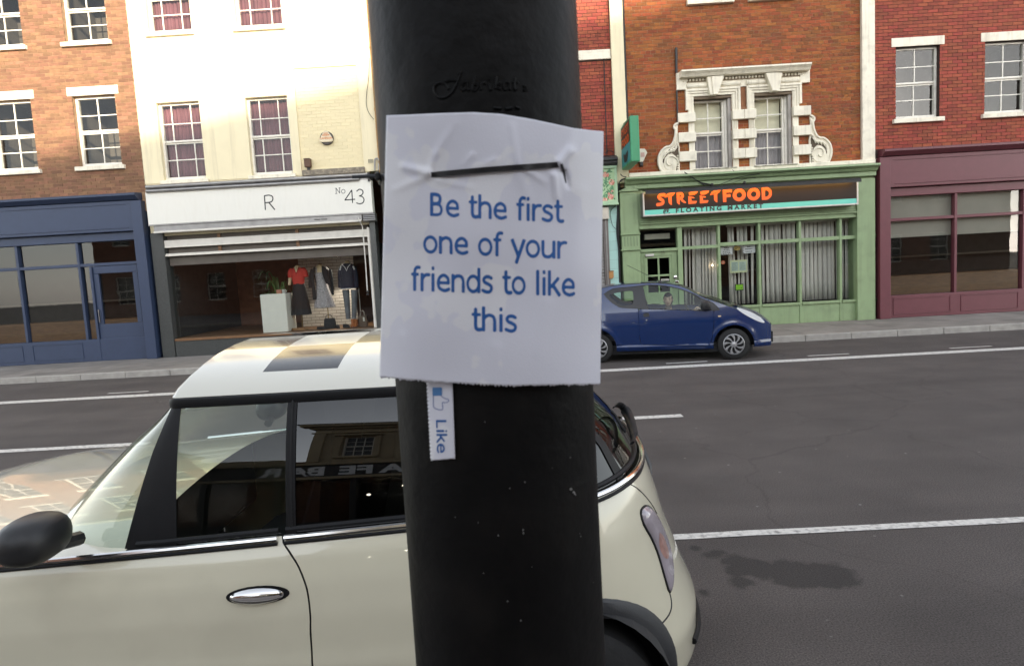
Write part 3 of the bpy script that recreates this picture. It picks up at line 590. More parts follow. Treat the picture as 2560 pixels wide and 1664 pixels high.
def neck(parent, cx, z, r=0.055):
    MB().loft([(cx, MY, z-0.16, .12, .08), (cx, MY, z-0.10, .085, .065), (cx, MY, z-0.05, r, r), (cx, MY, z, r*0.95, r*0.95)], 14).build('torso', skin, parent, smooth=True)
    MB().lathe([(r, 0), (r*.9, .012), (0.012, .016), (0, .03)], (cx, MY, z), 'z', 14).build('neck_cap', wood, parent, smooth=True)
def stand(parent, cx, zt):
    MB().tube([(cx, MY, dz), (cx, MY, zt)], 0.012, 8).lathe([(0.13, 0), (0.13, .012), (0.02, .02)], (cx, MY, dz), 'z', 20).build('stand', brass, parent, smooth=True)
brass = M('aged_brass', (0.30, 0.21, 0.07), 0.35, metal=0.8)
# red blouse, black skirt
cx, nz = m_(743, 664); t = thing('mannequin', 'headless mannequin in red short sleeved blouse and long black skirt', 'mannequin', (cx, MY, dz), 'dressed mannequins in the clothes shop window')
neck(t, cx, nz); zw = m_(747, 708)[1]; zs = m_(743, 672)[1]
MB().loft([(cx, MY, zw-.02, .135, .10), (cx, MY, zw+.06, .145, .105), (cx, MY, zw+.2, .17, .12), (cx, MY, zs-.06, .19, .11), (cx, MY, zs, .16, .085), (cx, MY, zs+.035, .085, .07)], 20, 2.3).build('blouse', red, t, smooth=True)
for s, hx, hy in ((-1, 727, 694), (1, 765.5, 692)):
    hX, hz = m_(hx, hy); limb('sleeve', red, t, [(cx+s*.12, MY, zs-.02), (cx+s*.17, MY-.01, zs-.08), (hX, MY-.02, hz)], [.075, .075, .062])
MB().tube([(cx-.055, MY-.085, zs+.03), (cx, MY-.118, zs-.13), (cx+.06, MY-.085, zs+.03)], .014, 6).build('collar', M('dark_red_trim', (.3, .02, .02), .7), t, smooth=True)
MB().prism([(cx-.045, zs+.05), (cx+.045, zs+.05), (cx, zs-.11)], MY-.112, MY-.06).build('neck_opening', skin, t)
zb = m_(755, 786)[1]; cb = m_(754, 786)[0]
P = []
for k in range(9):
    f = k/8; z = zw+(zb-zw)*f; rx = .135+(.245-.135)*f**.8; c0 = cx+(cb-cx)*f
    P.append([(c0+rx*math.cos(a)*(1+.05*f*math.sin(9*a)), MY+(.1+.1*f)*math.sin(a)*(1+.08*f*math.sin(9*a)), z) for a in [2*math.pi*i/48 for i in range(48)]])
MB().grid(P, True).build('skirt', blackcl, t, smooth=True); stand(t, m_(755, 800)[0], zb+.05)
limb('arm', skin, t, [(m_(727, 694)[0], MY-.02, m_(727, 694)[1]+.02), (m_(724, 710)[0], MY-.02, m_(724, 712)[1])], [.045, .035])
# cardigan over speckled dress
cx, nz = m_(800, 661); t = thing('mannequin', 'headless mannequin in black cardigan over pale speckled dress', 'mannequin', (cx, MY, dz), 'dressed mannequins in the clothes shop window')
neck(t, cx, nz); zt_ = m_(799, 681)[1]; zw = m_(804, 706)[1]; zb = m_(811, 768)[1]; cw = m_(804.5, 706)[0]; cb = m_(812, 768)[0]; zs = m_(800, 669)[1]
MB().loft([(cx, MY, zt_-.1, .15, .10), (cx, MY, zt_, .14, .095), (cx, MY, zs, .13, .08), (cx, MY, zs+.05, .075, .065)], 18).build('chest', skin, t, smooth=True)
P = []
for k in range(12):
    f = k/11; z = zt_+(zb-zt_)*f
    g = max(0, (z-zw)/(zt_-zw)) if z > zw else 0; h = max(0, (zw-z)/(zw-zb)); rx = .125+.04*g+.13*h; c0 = cx+(cw-cx)*min(1, (zt_-z)/(zt_-zw))+(cb-cw)*h
    P.append([(c0+rx*math.cos(a)*(1+.05*h*math.sin(11*a)), MY+(.108+.09*h)*math.sin(a)*(1+.07*h*math.sin(11*a)), z) for a in [2*math.pi*i/55 for i in range(55)]])
MB().grid(P, True).build('dress', dressm, t, smooth=True)
for s in (-1, 1): MB().tube([(cx+s*.075, MY-.105, zt_-.01), (cx+s*.085, MY-.05, zs+.02)], .014, 6).build('strap', dressm, t, smooth=True)
def flap(pts, y0): return MB().prism(pts, y0, y0+.035)
L_ = [m_(a, b) for a, b in [(791, 666), (793, 672), (789, 684), (790, 705), (795.5, 747), (786, 748.5), (784, 715), (781, 690), (783, 674)]]
R2 = [m_(a, b) for a, b in [(808, 664), (817, 667), (824, 676), (826, 694), (832, 712), (826, 712), (819, 708), (812, 692), (808.5, 676)]]
flap(L_, MY-.145).build('cardigan', blackcl, t, bevel=.012); flap(R2, MY-.145).build('cardigan', blackcl, t, bevel=.012)
MB().loft([(cx, MY+.06, zw-.35, .17, .09), (cx, MY+.05, zw, .16, .09), (cx, MY+.04, zs-.05, .2, .09), (cx, MY+.03, zs+.02, .15, .07)], 18).build('cardigan_back', blackcl, t, smooth=True)
a1, a2, a3 = m_(784, 674), m_(779.5, 692), m_(778, 719); limb('sleeve', blackcl, t, [(a1[0], MY, a1[1]), (a2[0], MY-.02, a2[1]), (a3[0], MY-.04, a3[1])], [.07, .065, .05])
a1, a2, a3 = m_(822, 675), m_(827, 697), m_(833.5, 737); limb('sleeve', blackcl, t, [(a1[0], MY, a1[1]), (a2[0], MY-.02, a2[1]), (a3[0], MY-.04, a3[1])], [.07, .06, .03])
stand(t, m_(820, 780)[0], zb+.05)
# navy smock and jeans
cx, nz = m_(867.5, 653); t = thing('mannequin', 'headless mannequin in navy embroidered smock and faded jeans', 'mannequin', (cx, MY, dz), 'dressed mannequins in the clothes shop window')
neck(t, cx, nz, .06); zs = m_(868, 662)[1]; zh = m_(871, 722)[1]; ch = m_(871.5, 722)[0]
MB().loft([(ch, MY, zh, .20, .13), (ch, MY, zh+.1, .19, .125), ((cx+ch)/2, MY, (zs+zh)/2, .175, .12), (cx, MY, zs-.08, .18, .11), (cx, MY, zs, .15, .09), (cx, MY, zs+.04, .085, .07)], 22, 2.3).build('smock', navy, t, smooth=True)
for s, pts in ((-1, [(854, 668), (851, 690), (852.5, 719)]), (1, [(884, 667), (890, 690), (892, 719)])):
    q = [m_(*p) for p in pts]; limb('sleeve', navy, t, [(q[0][0], MY, q[0][1]), (q[1][0], MY-.02, q[1][1]), (q[2][0], MY-.04, q[2][1])], [.065, .06, .055])
    MB().tube([(q[0][0]+s*.0, MY-.055, q[0][1]+.02), (q[0][0]+s*.03, MY-.06, q[0][1]-.07)], .022, 6).build('embroidery', whitetr, t)
MB().tube([(cx-.1, MY-.1, zs+.015), (cx-.03, MY-.118, zs-.07), (cx, MY-.122, zs-.15), (cx+.03, MY-.118, zs-.07), (cx+.11, MY-.1, zs+.02)], .008, 5).build('neck_trim', whitetr, t)
MB().tube([(ch+.205*math.cos(a), MY+.135*math.sin(a), zh+.012) for a in [2*math.pi*i/32 for i in range(32)]], .008, 5, closed=True).build('hem_trim', whitetr, t)
for a, b, c in (((864, 724), (868, 760), (871, 797)), ((886, 724), (886.5, 760), (885, 796))):
    q = [m_(*p) for p in (a, b, c)]; limb('jeans_leg', denim, t, [(q[0][0], MY, q[0][1]), (q[1][0], MY-.01, q[1][1]), (q[2][0], MY, q[2][1])], [.088, .068, .055])
q = m_(885, 794); MB().lathe([(.06, 0), (.062, .04)], (q[0], MY, q[1]-.02), 'z', 14).build('turn_up', M('pale_denim', (.2, .22, .25), .8), t)
MB().tube([(cx+.2, MY+.15, dz), (cx+.2, MY+.15, zh)], .01, 6).build('stand', steel_w, t)
# things standing on the display floor
def boot(px, lab):
    x, z = m_(px, 797, MY-.1); y = MY-.1; t = thing('ankle_boot', lab, 'boot', (x, y, dz), 'tan ankle boots in the clothes shop window')
    MB().loft([(x, y-.05, dz+.015, .045, .125), (x, y-.045, dz+.05, .044, .12), (x, y-.015, dz+.08, .045, .085), (x, y, dz+.12, .046, .06), (x, y, max(z, dz+.19), .05, .06)], 16).build('upper', tan, t, smooth=True)
    MB().box(x-.04, x+.04, y-.17, y-.04, dz, dz+.014).box(x-.035, x+.035, y+.0, y+.07, dz, dz+.022).build('sole', blackcl, t, bevel=.004)
boot(882, 'left one of two tan ankle boots below the faded jeans'); boot(890, 'right one of two tan ankle boots, nearer the tote bag')
x0, z0 = m_(811, 819, 15.85); x1, z1 = m_(839, 794, 15.85); t = thing('handbag', 'black structured handbag on the floor below the speckled dress', 'handbag', ((x0+x1)/2, 15.85, dz))
MB().loft([((x0+x1)/2, 15.85, dz+.004, (x1-x0)/2, .08), ((x0+x1)/2, 15.85, dz+.1, (x1-x0)/2*.97, .075), ((x0+x1)/2, 15.85, z1-.03, (x1-x0)/2*.88, .05), ((x0+x1)/2, 15.85, z1, (x1-x0)/2*.8, .03)], 20, 5).build('bag_body', blackcl, t, smooth=True)
MB().tube(catmull([((x0+x1)/2-.08, 15.80, z1-.02), ((x0+x1)/2-.06, 15.79, z1+.07), ((x0+x1)/2+.06, 15.79, z1+.07), ((x0+x1)/2+.08, 15.80, z1-.02)], 5), .008, 6).build('handle', blackcl, t, smooth=True)
x0, z0 = m_(896.5, 814); x1, z1 = m_(918, 788); t = thing('tote_bag', 'taupe tote bag with paper tag beside the granite pilaster', 'bag', ((x0+x1)/2, MY, dz))
MB().loft([((x0+x1)/2, MY, dz+.004, (x1-x0)/2*.95, .06), ((x0+x1)/2, MY, z1, (x1-x0)/2, .035)], 20, 6).build('bag_body', taupe, t, smooth=True)
for yy in (-.035, .03): MB().tube(catmull([((x0+x1)/2-.05, MY+yy, z1-.01), ((x0+x1)/2-.04, MY+yy, z1+.09), ((x0+x1)/2, MY+yy, z1+.12), ((x0+x1)/2+.04, MY+yy, z1+.09), ((x0+x1)/2+.05, MY+yy, z1-.01)], 5), .009, 6).build('handle', M('pale_strap', (.3, .25, .2), .6), t, smooth=True)
q = m_(911, 797); bx('price_tag', off, t, q[0]-.02, q[0]+.02, MY-.066, MY-.062, q[1]-.05, q[1]+.05)
PY = 15.62; x1, zt1_ = m_(713, 733, PY); x0 = x1-.62
t = thing('display_plinth', 'white display plinth at the left of the mannequins', 'plinth', (x0, PY, dz))
MB().box(x0, x1, PY, PY+.6, dz, zt1_).build('plinth_body', M('white_plinth_paint', (.76, .75, .68), .5, var=.03), t, bevel=.006)
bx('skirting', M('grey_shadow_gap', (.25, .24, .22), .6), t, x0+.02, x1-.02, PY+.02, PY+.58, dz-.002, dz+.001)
q = m_(697, 724, PY+.12); bx_ = thing('gift_box', 'small pink box on top of the white plinth', 'box', (q[0], PY+.12, zt1_))
bx('box_base', M('pink_card', (.42, .18, .12), .7), bx_, q[0]-.055, q[0]+.055, PY+.1, PY+.2, zt1_+.001, zt1_+.07); bx('box_lid', M('pink_card_lid', (.46, .21, .15), .7), bx_, q[0]-.06, q[0]+.06, PY+.095, PY+.205, zt1_+.07, zt1_+.095)
q = m_(707.5, 724, PY+.12); cu = thing('patterned_cup', 'small pale patterned cup beside the pink box on the plinth', 'cup', (q[0], PY+.15, zt1_))
MB().lathe([(.0, .002), (.034, .002), (.042, .095), (.038, .095), (.03, .012), (0, .012)], (q[0], PY+.15, zt1_), 'z', 20).build('cup_body', M('patterned_ceramic', (.45, .45, .42), .4, var=.7, scale=60), cu, smooth=True)
MB().tube(catmull([(q[0]+.036, PY+.15, zt1_+.03), (q[0]+.065, PY+.15, zt1_+.04), (q[0]+.06, PY+.15, zt1_+.075), (q[0]+.04, PY+.15, zt1_+.08)], 4), .006, 6).build('handle', off, cu, smooth=True)
leop = M('spotted_fabric', (.22, .11, .04), .7, var=.8, scale=70)
def shoe(px, py, mat, lab, ang, heel=.01, grp=None):
    x, z = m_(px, py, 15.75); y = 15.75; t = thing('shoe', lab, 'shoe', (x, y, dz), grp); mb = MB().loft([(0, -.0, .004+heel*.2, .037, .12), (0, 0, .02+heel*.4, .038, .122), (0, .02, .045+heel, .036, .095), (0, .045, .058+heel, .03, .06)], 16)
    ca, sa = math.cos(ang), math.sin(ang)
    tr = lambda m: setattr(m, 'v', [(x+u*ca-v*sa, y+u*sa+v*ca, dz+w) for u, v, w in m.v]) or m
    tr(mb).build('upper', mat, t, smooth=True); tr(MB().loft([(0, .0, .0, .036, .118), (0, 0, .006, .038, .12)], 16)).build('sole', blackcl, t)
    tr(MB().tube([(-.02, -.06, .06+heel*.6), (.02, -.06, .06+heel*.6)], .006, 5)).build('bow', mat, t)
fg = 'shoes on the floor of the clothes shop window'
shoe(739, 824, leop, 'left spotted flat shoe by the foot of the plinth', 1.2, grp=fg); shoe(752, 823, leop, 'right spotted flat shoe, below the red bloused mannequin', 1.35, grp=fg)
shoe(803, 820, blackcl, 'flat black shoe just left of the black handbag', 1.3, grp=fg); shoe(845, 817, blackcl, 'black shoe just right of the black handbag', .5, .03, fg); shoe(866, 815, blackcl, 'black shoe just left of the tan boots', 1.0, .04, fg)
# spotlights on a curved rail
bulb = emit('lit_bulb', (1.0, 0.9, 0.7), 14.0)
LY = 16.4; t = thing('spotlight_rail', 'white spotlight rail with four small spots under the display ceiling', 'light', (xf(800, 620, LY), LY, zf(800, 620, LY)))
rail = [at(a, b, LY) for a, b in [(757, 630), (772, 625), (788, 621.5), (812, 620), (828, 622), (846, 625.5)]]
MB().tube(catmull([tuple(v) for v in rail], 4), .012, 6).build('rail', sashwhite, t, smooth=True)
for (px, py, dx) in ((761, 632, -.04), (788, 628, -.02), (814, 626, .0), (842, 635, .03)):
    v = at(px, py, LY); top = at(px, py-7, LY)
    h = MB().tube([tuple(top), (v.x+dx*.4, v.y, v.z+.01)], .008, 6).tube([(v.x+dx*.3, v.y, v.z+.035), (v.x+dx, v.y-.04, v.z-.05)], [.022, .034], 10).build('spot_head', sashwhite, t, smooth=True)
    MB().tube([(v.x+dx*1.02, v.y-.041, v.z-.052), (v.x+dx*1.06, v.y-.044, v.z-.056)], .026, 10).build('bulb', bulb if px == 842 else M('unlit_bulb', (.5, .5, .48), .2), h)
v = at(842, 640, LY); sp = bpy.data.lights.new('spot_lamp', 'SPOT'); sp.energy = 34; sp.spot_size = R_(120); sp.color = (1, .9, .76); sp.shadow_soft_size = .05
so = bpy.data.objects.new('spot_lamp', sp); COL.objects.link(so); so.location = (v.x+.05, v.y-.07, v.z-.09); so.rotation_euler = Vector((.05, -.25, -1)).to_track_quat('-Z', 'Y').to_euler()
# leafy plant in the dim left part of the display
x, z = m_(697, 705, 16.3); t = thing('house_plant', 'leafy green pot plant in the dim left part of the clothes shop window', 'plant', (x, 16.3, dz))
MB().lathe([(0, 0), (.14, 0), (.18, .3), (.165, .3), (.15, .27), (0, .27)], (x, 16.3, dz), 'z', 20).build('pot', M('dark_pot', (.05, .04, .035), .6), t, smooth=True)
mb = MB()
for k in range(26):
    a = rnd.uniform(0, 6.28); r1 = rnd.uniform(.3, .6); h = rnd.uniform(.55, 1.25); w = .024
    pts = [Vector((x, 16.3, dz+.27)), Vector((x+r1*.3*math.cos(a), 16.3+r1*.3*math.sin(a), dz+.27+h*.7)), Vector((x+r1*.7*math.cos(a), 16.3+r1*.7*math.sin(a), dz+.27+h)), Vector((x+r1*math.cos(a), 16.3+r1*math.sin(a), dz+.2+h*.85))]
    c = catmull([tuple(p) for p in pts], 3); P = []
    for i, p in enumerate(c):
        ww = w*math.sin(math.pi*min(1, (i+.4)/len(c))); P.append([(p[0]-ww*math.sin(a), p[1]+ww*math.cos(a), p[2]), (p[0], p[1], p[2]-ww*.4), (p[0]+ww*math.sin(a), p[1]-ww*math.cos(a), p[2])])
    MB().grid(P).build('leaf', leafm if k else (leafm := M('plant_leaf', (.07, .13, .035), .5, rand=.25)), t, smooth=True)

# ------------------------------------------------------------------ red brick house with the floral shop sign
MX0, MX1 = HX1+.004, 2.406
mid = thing('terrace_house', 'red brick terrace house above the shop with the floral sign', 'house', (-.3, FY, 0))
zc0 = zf(1530, 389); zc1 = zf(1530, 417)
mh = [(-2.1, -1.0, 4.9, 6.3), (.1, 1.2, 4.9, 6.3), (-2.1, -1.0, 7.5, 9.0), (.1, 1.2, 7.5, 9.0)]
zb = zf(1500, 150.5)
wall_boxes(MX0, MX1, zc1-.1, 9.6, mh, FY+.003, FY+.3).build('wall', mortar_d, mid)
band = (MX0, MX1, zb, zb+.22)
brickwork(mid, brick_rd, MX0+.02, MX1-.004, zc0+.01, 9.55, mh+[band], view=(xf(1440, 300), MX1, zc0-.1, zb), limit=300, english=True)
bx('string_course', trimwhite, mid, MX0+.02, MX1-.004, FY-.06, FY+.02, zb+.004, zb+.216, bevel=.01)
for hx in mh:
    sash(mid, hx[0], hx[1], hx[2], hx[3], FY+.11, 2, 1, sashwhite, glass_up); room(mid, hx[0]-.1, hx[1]+.1, FY+.305, FY+1.4, hx[2]-.1, hx[3]+.1, room_b)
    bx('window_sill', trimwhite, mid, hx[0]-.08, hx[1]+.08, FY-.08, FY+.1, hx[2]-.1, hx[2]-.005, bevel=.008); bx('lintel', trimwhite, mid, hx[0]-.1, hx[1]+.1, FY-.03, FY+.1, hx[3]+.004, hx[3]+.2, bevel=.008)
bulk(mid, MX0, MX1, 9.6, plain_brick, slates)
tag(MB().tube([tuple(at(1509, 130, FY-.03)), tuple(at(1517.5, 388, FY-.03))], .011, 6).build('cable', cable_m, smooth=True), 'straight black cable running up the red brick house front', 'cable')
mc = thing('shop_cornice', 'dark lead shop cornice below the red bricks', 'cornice', (-.3, FY, zc1))
MB().prismx([(FY-.02, zc0), (FY-.12, zc0-.02), (FY-.36, zc0-.10), (FY-.36, zc0-.15), (FY-.30, zc0-.17), (FY-.30, zc1+.05), (FY-.24, zc1+.004), (FY-.02, zc1+.004)], MX0+.06, MX1+.02).build('moulding', slate, mc)
fd = zf(1530, 507.5, FY-.2); fr_ = xf(1543, 460, FY-.2)
fs = thing('floral_sign', 'pale green shop sign board painted with pink roses', 'sign', (-.3, FY-.2, fd))
bx('board', floral_bg, fs, MX0+.1, fr_, FY-.2, FY-.02, fd, zc1-.002)
for b in ((MX0+.1, fr_, fd, fd+.055), (MX0+.1, fr_, zc1-.065, zc1-.006), (MX0+.1, MX0+.16, fd+.057, zc1-.067), (fr_-.06, fr_, fd+.057, zc1-.067)): bx('frame', frame_green, fs, b[0], b[1], FY-.235, FY-.202, b[2], b[3], bevel=.006)
bx('drip_board', frame_green, fs, MX0+.06, fr_+.012, FY-.26, FY-.02, fd-.045, fd-.003, bevel=.006)
fY = FY-.203; ro, rp, lf = MB(), MB(), MB(); ly = [0]
def blob(mb, x, z, r, n=9, wob=.2, sq=1, ang=0):
    ly[0] += 1; y = fY-.00002*(ly[0] % 60); pts = []
    for k in range(n):
        a = 2*math.pi*k/n; rr_ = r*(1+rnd.uniform(-wob, wob)); u, w = rr_*math.cos(a), rr_*sq*math.sin(a); pts.append((x+u*math.cos(ang)-w*math.sin(ang), y, z+u*math.sin(ang)+w*math.cos(ang)))
    mb.add(pts+[(x, y, z)], [(k, (k+1) % n, n) for k in range(n)])
def rosep(x, z, r):
    for k in range(7): a = k*.9; blob(rp if k % 2 else ro, x+.55*r*math.cos(a), z+.55*r*math.sin(a), r*.5)
    blob(rp, x, z, r*.5); blob(ro, x+.1*r, z, r*.28)
    for k in range(5): a = rnd.uniform(0, 6.28); blob(lf, x+1.7*r*math.cos(a), z+1.7*r*math.sin(a), r*.75, 8, .05, .34, a)
spots = [fx(a, b, fY) for a, b in [(1529, 456), (1527, 491.5), (1512, 502), (1514, 437)]]
for x, z in spots: rosep(x, z, .068)
for x, z in [fx(a, b, fY) for a, b in [(1530, 478), (1519, 440), (1522, 484)]]: rosep(x, z, .03)
x = xf(1440, 460, fY)
while x > MX0+.25: rosep(x, fd+rnd.uniform(.15, .6), rnd.choice((.068, .045))); x -= .2
for k in range(46): x = rnd.uniform(xf(1500, 460, fY), fr_-.1); blob(lf, x, rnd.uniform(fd+.1, zc1-.12), .04, 8, .05, .3, rnd.uniform(0, 3.1))
ro.build('rose_print', rose, fs, recalc=False, kind='stuff'); rp.build('rose_print', rose_pale, fs, recalc=False, kind='stuff'); lf.build('leaf_print', leaf, fs, recalc=False, kind='stuff')
# mint blockwork and shutter
bx_l = xf(1522, 600); wall = thing('block_wall', 'mint painted block wall between grey shutter and sage shop front', 'wall', ((bx_l+MX1)/2, FY, 0))
bx('wall_core', mint_j, wall, bx_l, MX1+.02, FY+.012, FY+.3, .12, fd-.05)
brickwork(wall, mint, bx_l+.003, MX1+.015, .13, fd-.06, y=FY+.012, view=(2, 3, 0, 4), limit=100, L=.44, h=.208, jt=.008, d=.03, jit=.001, name='block')
wl = thing('block_wall', 'mint painted block wall strip at the left side of the grey shutter', 'wall', (-2.9, FY, 0))
bx('wall_core', mint_j, wl, MX0+.02, -2.5, FY+.012, FY+.3, .12, fd-.05)
brickwork(wl, mint, MX0+.025, -2.503, .13, fd-.06, y=FY+.012, view=(-4, -2, 0, 4), limit=60, L=.44, h=.208, jt=.008, d=.03, jit=.001, name='block')
sh = thing('roller_shutter', 'closed grey roller shutter under the floral sign', 'shutter', (-.3, FY, .12))
zs1, zs0 = zf(1512, 518.5, FY-.15), zf(1512, 548, FY-.15); xs1 = xf(1522, 530, FY-.15)
bx('shutter_box', M('cream_shutter_box', (.55, .50, .42), .5, dirt=.3), sh, -2.52, xs1, FY-.17, FY+.01, zs0, zs1, bevel=.012)
bx('box_bracket', slate, sh, -2.5, xs1-.02, FY-.1, FY+.02, zs1+.003, fd-.06)
gr_m = M('shutter_rail', (.16, .14, .13), .45, metal=.3)
for a, b in ((bx_l-.13, bx_l-.01), (-2.49, -2.37)):
    bx('guide_rail', gr_m, sh, a, b, FY-.08, FY+.02, .12, zs0-.004, bevel=.006); bx('guide_lip', steel, sh, a+.05, a+.075, FY-.1, FY-.082, .12, zs0-.004)
slm = M('shutter_slat', (.3, .29, .28), .45, metal=.5); z = .13
while z < zs0-.08:
    bx('slat', slm, sh, -2.37, bx_l-.132, FY-.03, FY+.0, z, z+.068, bevel=.012); z += .075
p = at(1527.5, 687, FY-.04); t = thing('letter_box', 'small orange wooden letter box on the mint block wall', 'letter box', (p.x, FY, p.z))
MB().prism([(p.x-.052, p.z+.085), (p.x+.055, p.z+.085), (p.x+.055, p.z-.06), (p.x+.02, p.z-.09), (p.x-.04, p.z-.09), (p.x-.052, p.z-.07)], FY-.1, FY-.001).build('box_body', ply, t, bevel=.006)
bx('box_lid', wood, t, p.x-.06, p.x+.063, FY-.115, FY-.0, p.z+.087, p.z+.1)
def cable(pts, r, lab, Y=FY-.03, name='cable', n=6, cat='cable', mat=None):
    v = [at(a, b, Y) for a, b in pts]; return tag(MB().tube(catmull([tuple(p) for p in v], 4), r, n).build(name, mat or cable_m, smooth=True), lab, cat)
cable([(1544, 396), (1546, 430), (1546.5, 480), (1544, 540), (1542.5, 575), (1545, 605), (1548, 625), (1549.5, 642)], .02, 'thick black cable bundle hanging beside the sage pilaster', FY-.02)
cable([(1547.5, 420), (1548.5, 500), (1547, 590), (1551, 720)], .028, 'dark downpipe between mint wall and sage pilaster', FY+.0, 'drainpipe', 8, 'drainpipe', darkpipe)
cable([(1541, 513), (1527, 527), (1527, 545), (1531, 562), (1538, 571), (1545, 570)], .006, 'thin cable looping on the mint block wall')
cable([(1513, 385), (1517, 378), (1525, 376), (1533, 381), (1536, 390)], .008, 'black cable loop standing on the lead cornice', FY-.1)
# ------------------------------------------------------------------ orange brick house with the restaurant
RX0, RX1 = 2.41, 8.5
rh = thing('terrace_house', 'orange brick house with white carved window surrounds above the restaurant', 'house', (5.5, FY, 0))
CXW = xf(1857.5, 300)
ox0, ox1 = xf(1736, 330), xf(1829.5, 330); oz0, oz1 = zf(1780, 425), zf(1780, 241.5)
mxx = lambda x: 2*CXW-x
RX1 = mxx(RX0)
holes = [(ox0, ox1, oz0, oz1), (mxx(ox1), mxx(ox0), oz0, oz1)]; hi = [(ox0, ox1, 7.6, 9.1), (mxx(ox1), mxx(ox0), 7.6, 9.1)]
sb0, sb1 = zf(1640, 441), zf(1640, 431)
px1 = xf(1565, 300)
wall_boxes(RX0, RX1, sb1-.3, 9.8, holes+hi, FY+.003, FY+.3).build('wall', mortar_l, rh)
brickwork(rh, brick_or, px1+.004, RX1-(px1-RX0)-.004, sb1+.005, 9.75, holes+hi, view=(px1, xf(1900, 300), sb1, 6.55), limit=300, english=True)
for a, b in ((RX0, px1), (RX1-(px1-RX0), RX1)):
    bx('pilaster', stucco if a == RX0 else trimwhite, rh, a+.002, b, FY-.09, FY+.0, sb0-.12, 9.8, bevel=.008)
pl = xf(1566.5, 400); tag(MB().tube([(px1+.03, FY-.03, sb1+.9), (px1+.03, FY-.03, 9.7)], .022, 6).build('cable', darkpipe, smooth=True), 'dark cable up the edge of the cream pilaster', 'cable')
bx('cornice', trimwhite, rh, RX0, RX1, FY-.3, FY+.3, 9.8, 10.1, bevel=.03)
bulk(rh, RX0, RX1, 10.1, plain_brick, slates)
bx('sill_band', trimwhite, rh, px1+.0, RX1-.01, FY-.13, FY+.02, sb0, sb1, bevel=.012)
for x0 in (ox0, mxx(ox1)): bx('window_sill', M('flaking_sill', (.5, .46, .38), .8, var=.3, scale=20, dirt=.8, dirt_col=(.16, .12, .08), dscale=9), rh, x0-.08, x0+(ox1-ox0)+.06, FY-.16, FY+.12, sb1+.003, oz0-.004, bevel=.01)
# the carved surround, mirrored for the second window
sur = rh
def both(name, x0, x1, y0, y1, z0, z1, mat=trimwhite, bevel=.008):
    bx(name, mat, sur, x0, x1, y0, y1, z0, z1, bevel=bevel); bx(name, mat, sur, mxx(x1), mxx(x0), y0, y1, z0, z1, bevel=bevel)
ct, cb_ = zf(1780, 178.5), zf(1780, 196); xl = xf(1692.5, 300); xcl = xf(1701, 190, FY-.2)
def xz(px, py): return fx(px, py)
jl0, jl1 = xf(1714.5, 330), ox0-.004; jr0, jr1 = ox1+.004, xf(1850, 330)
fz_t, fz_b = cb_-.03, zf(1740, 224)
# hood cornice as a moulding, shared by both windows
MB().prismx([(FY-.0, ct), (FY-.30, ct-.015), (FY-.31, ct-.05), (FY-.25, ct-.10), (FY-.21, ct-.15), (FY-.14, cb_+.005), (FY-.0, cb_)], xcl, mxx(xcl)).build('hood_cornice', trimwhite, rh)
both('corner_block', xl, xf(1714, 200), FY-.075, FY, zf(1703, 227), zf(1703, 184)-.004)
bx('frieze', trimwhite, rh, xf(1714, 200)+.003, mxx(xf(1714, 200)+.003), FY-.045, FY, fz_b-.003, cb_-.003)
n = int((mxx(xcl)-xcl-.1)/.075); em = MB(); me_ = None
for k in range(n):                                                  # egg and dart, one bead after another
    x = xcl+.1+k*.075
    if me_ is None:
        me_ = MB().lathe([(0, .03), (.02, .022), (.027, 0), (.02, -.025), (0, -.033)], (0, 0, 0), 'z', 8).build('egg', trimwhite, rh, smooth=True); o = me_
    else: o = me_.copy(); COL.objects.link(o)
    o.location = (x, FY-.075, cb_-.035)
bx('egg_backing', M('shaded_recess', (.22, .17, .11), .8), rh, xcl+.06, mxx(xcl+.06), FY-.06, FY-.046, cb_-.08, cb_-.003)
kx0, kx1 = xf(1762, 200), xf(1804, 200); kb0, kb1 = xf(1770.5, 238), xf(1788.5, 238); kz = zf(1780, 240)
for mir in (0, 1):
    q = (lambda x: mxx(x)) if mir else (lambda x: x)
    MB().prism([(q(kx0), cb_-.004), (q(kx1), cb_-.004), (q(kb1), kz-.02), (q(kb0), kz-.02)], FY-.17, FY+.01).build('keystone', trimwhite, rh, bevel=.008)
    MB().prism([(q(kx0+.1), cb_-.008), (q(kx1), cb_-.008), (q(kb1), kz-.016), (q(kb0+.06), kz-.016)], FY-.2, FY-.168).build('keystone_face', trimwhite, rh, bevel=.008)
    for a, b in ((xf(1715, 210), kx0+.03), (kx1-.03, xf(1848, 210))):
        rz = (cb_-.09+fz_b)/2; rr_ = (cb_-.09-fz_b)/2*.98
        MB().add(*(lambda m: (m.v, m.f))(MB().lathe([(rr_*.75, 0), (rr_, .04), (rr_, (b-a)-.04), (rr_*.75, b-a)], (min(q(a), q(b)), FY-.045, rz), 'x', 20))).build('cushion', trimwhite, rh, smooth=True)
az0, az1 = zf(1740, 241.5), fz_b
for (d, w, yy) in ((.0, .055, .10), (.055, .05, .075), (.105, .06, .05)):
    both('architrave', jl0+d, jr1-d, FY-yy, FY-.002, az1-d-w+.002, az1-d, bevel=.004)
    both('architrave', jl0+d, jl0+d+w, FY-yy+.004, FY-.002, zf(1720, 284)-.004 if d else zf(1720, 277), az1-d-w, bevel=.004)
    both('architrave', jr1-d-w, jr1-d, FY-yy+.004, FY-.002, zf(1840, 278), az1-d-w, bevel=.004)
both('jamb', jl0+.06, jl1, FY-.035, FY+.1, sb1+.0, az0-.004); both('jamb', jr0, jr1-.05, FY-.035, FY+.1, sb1+.0, az0-.004)
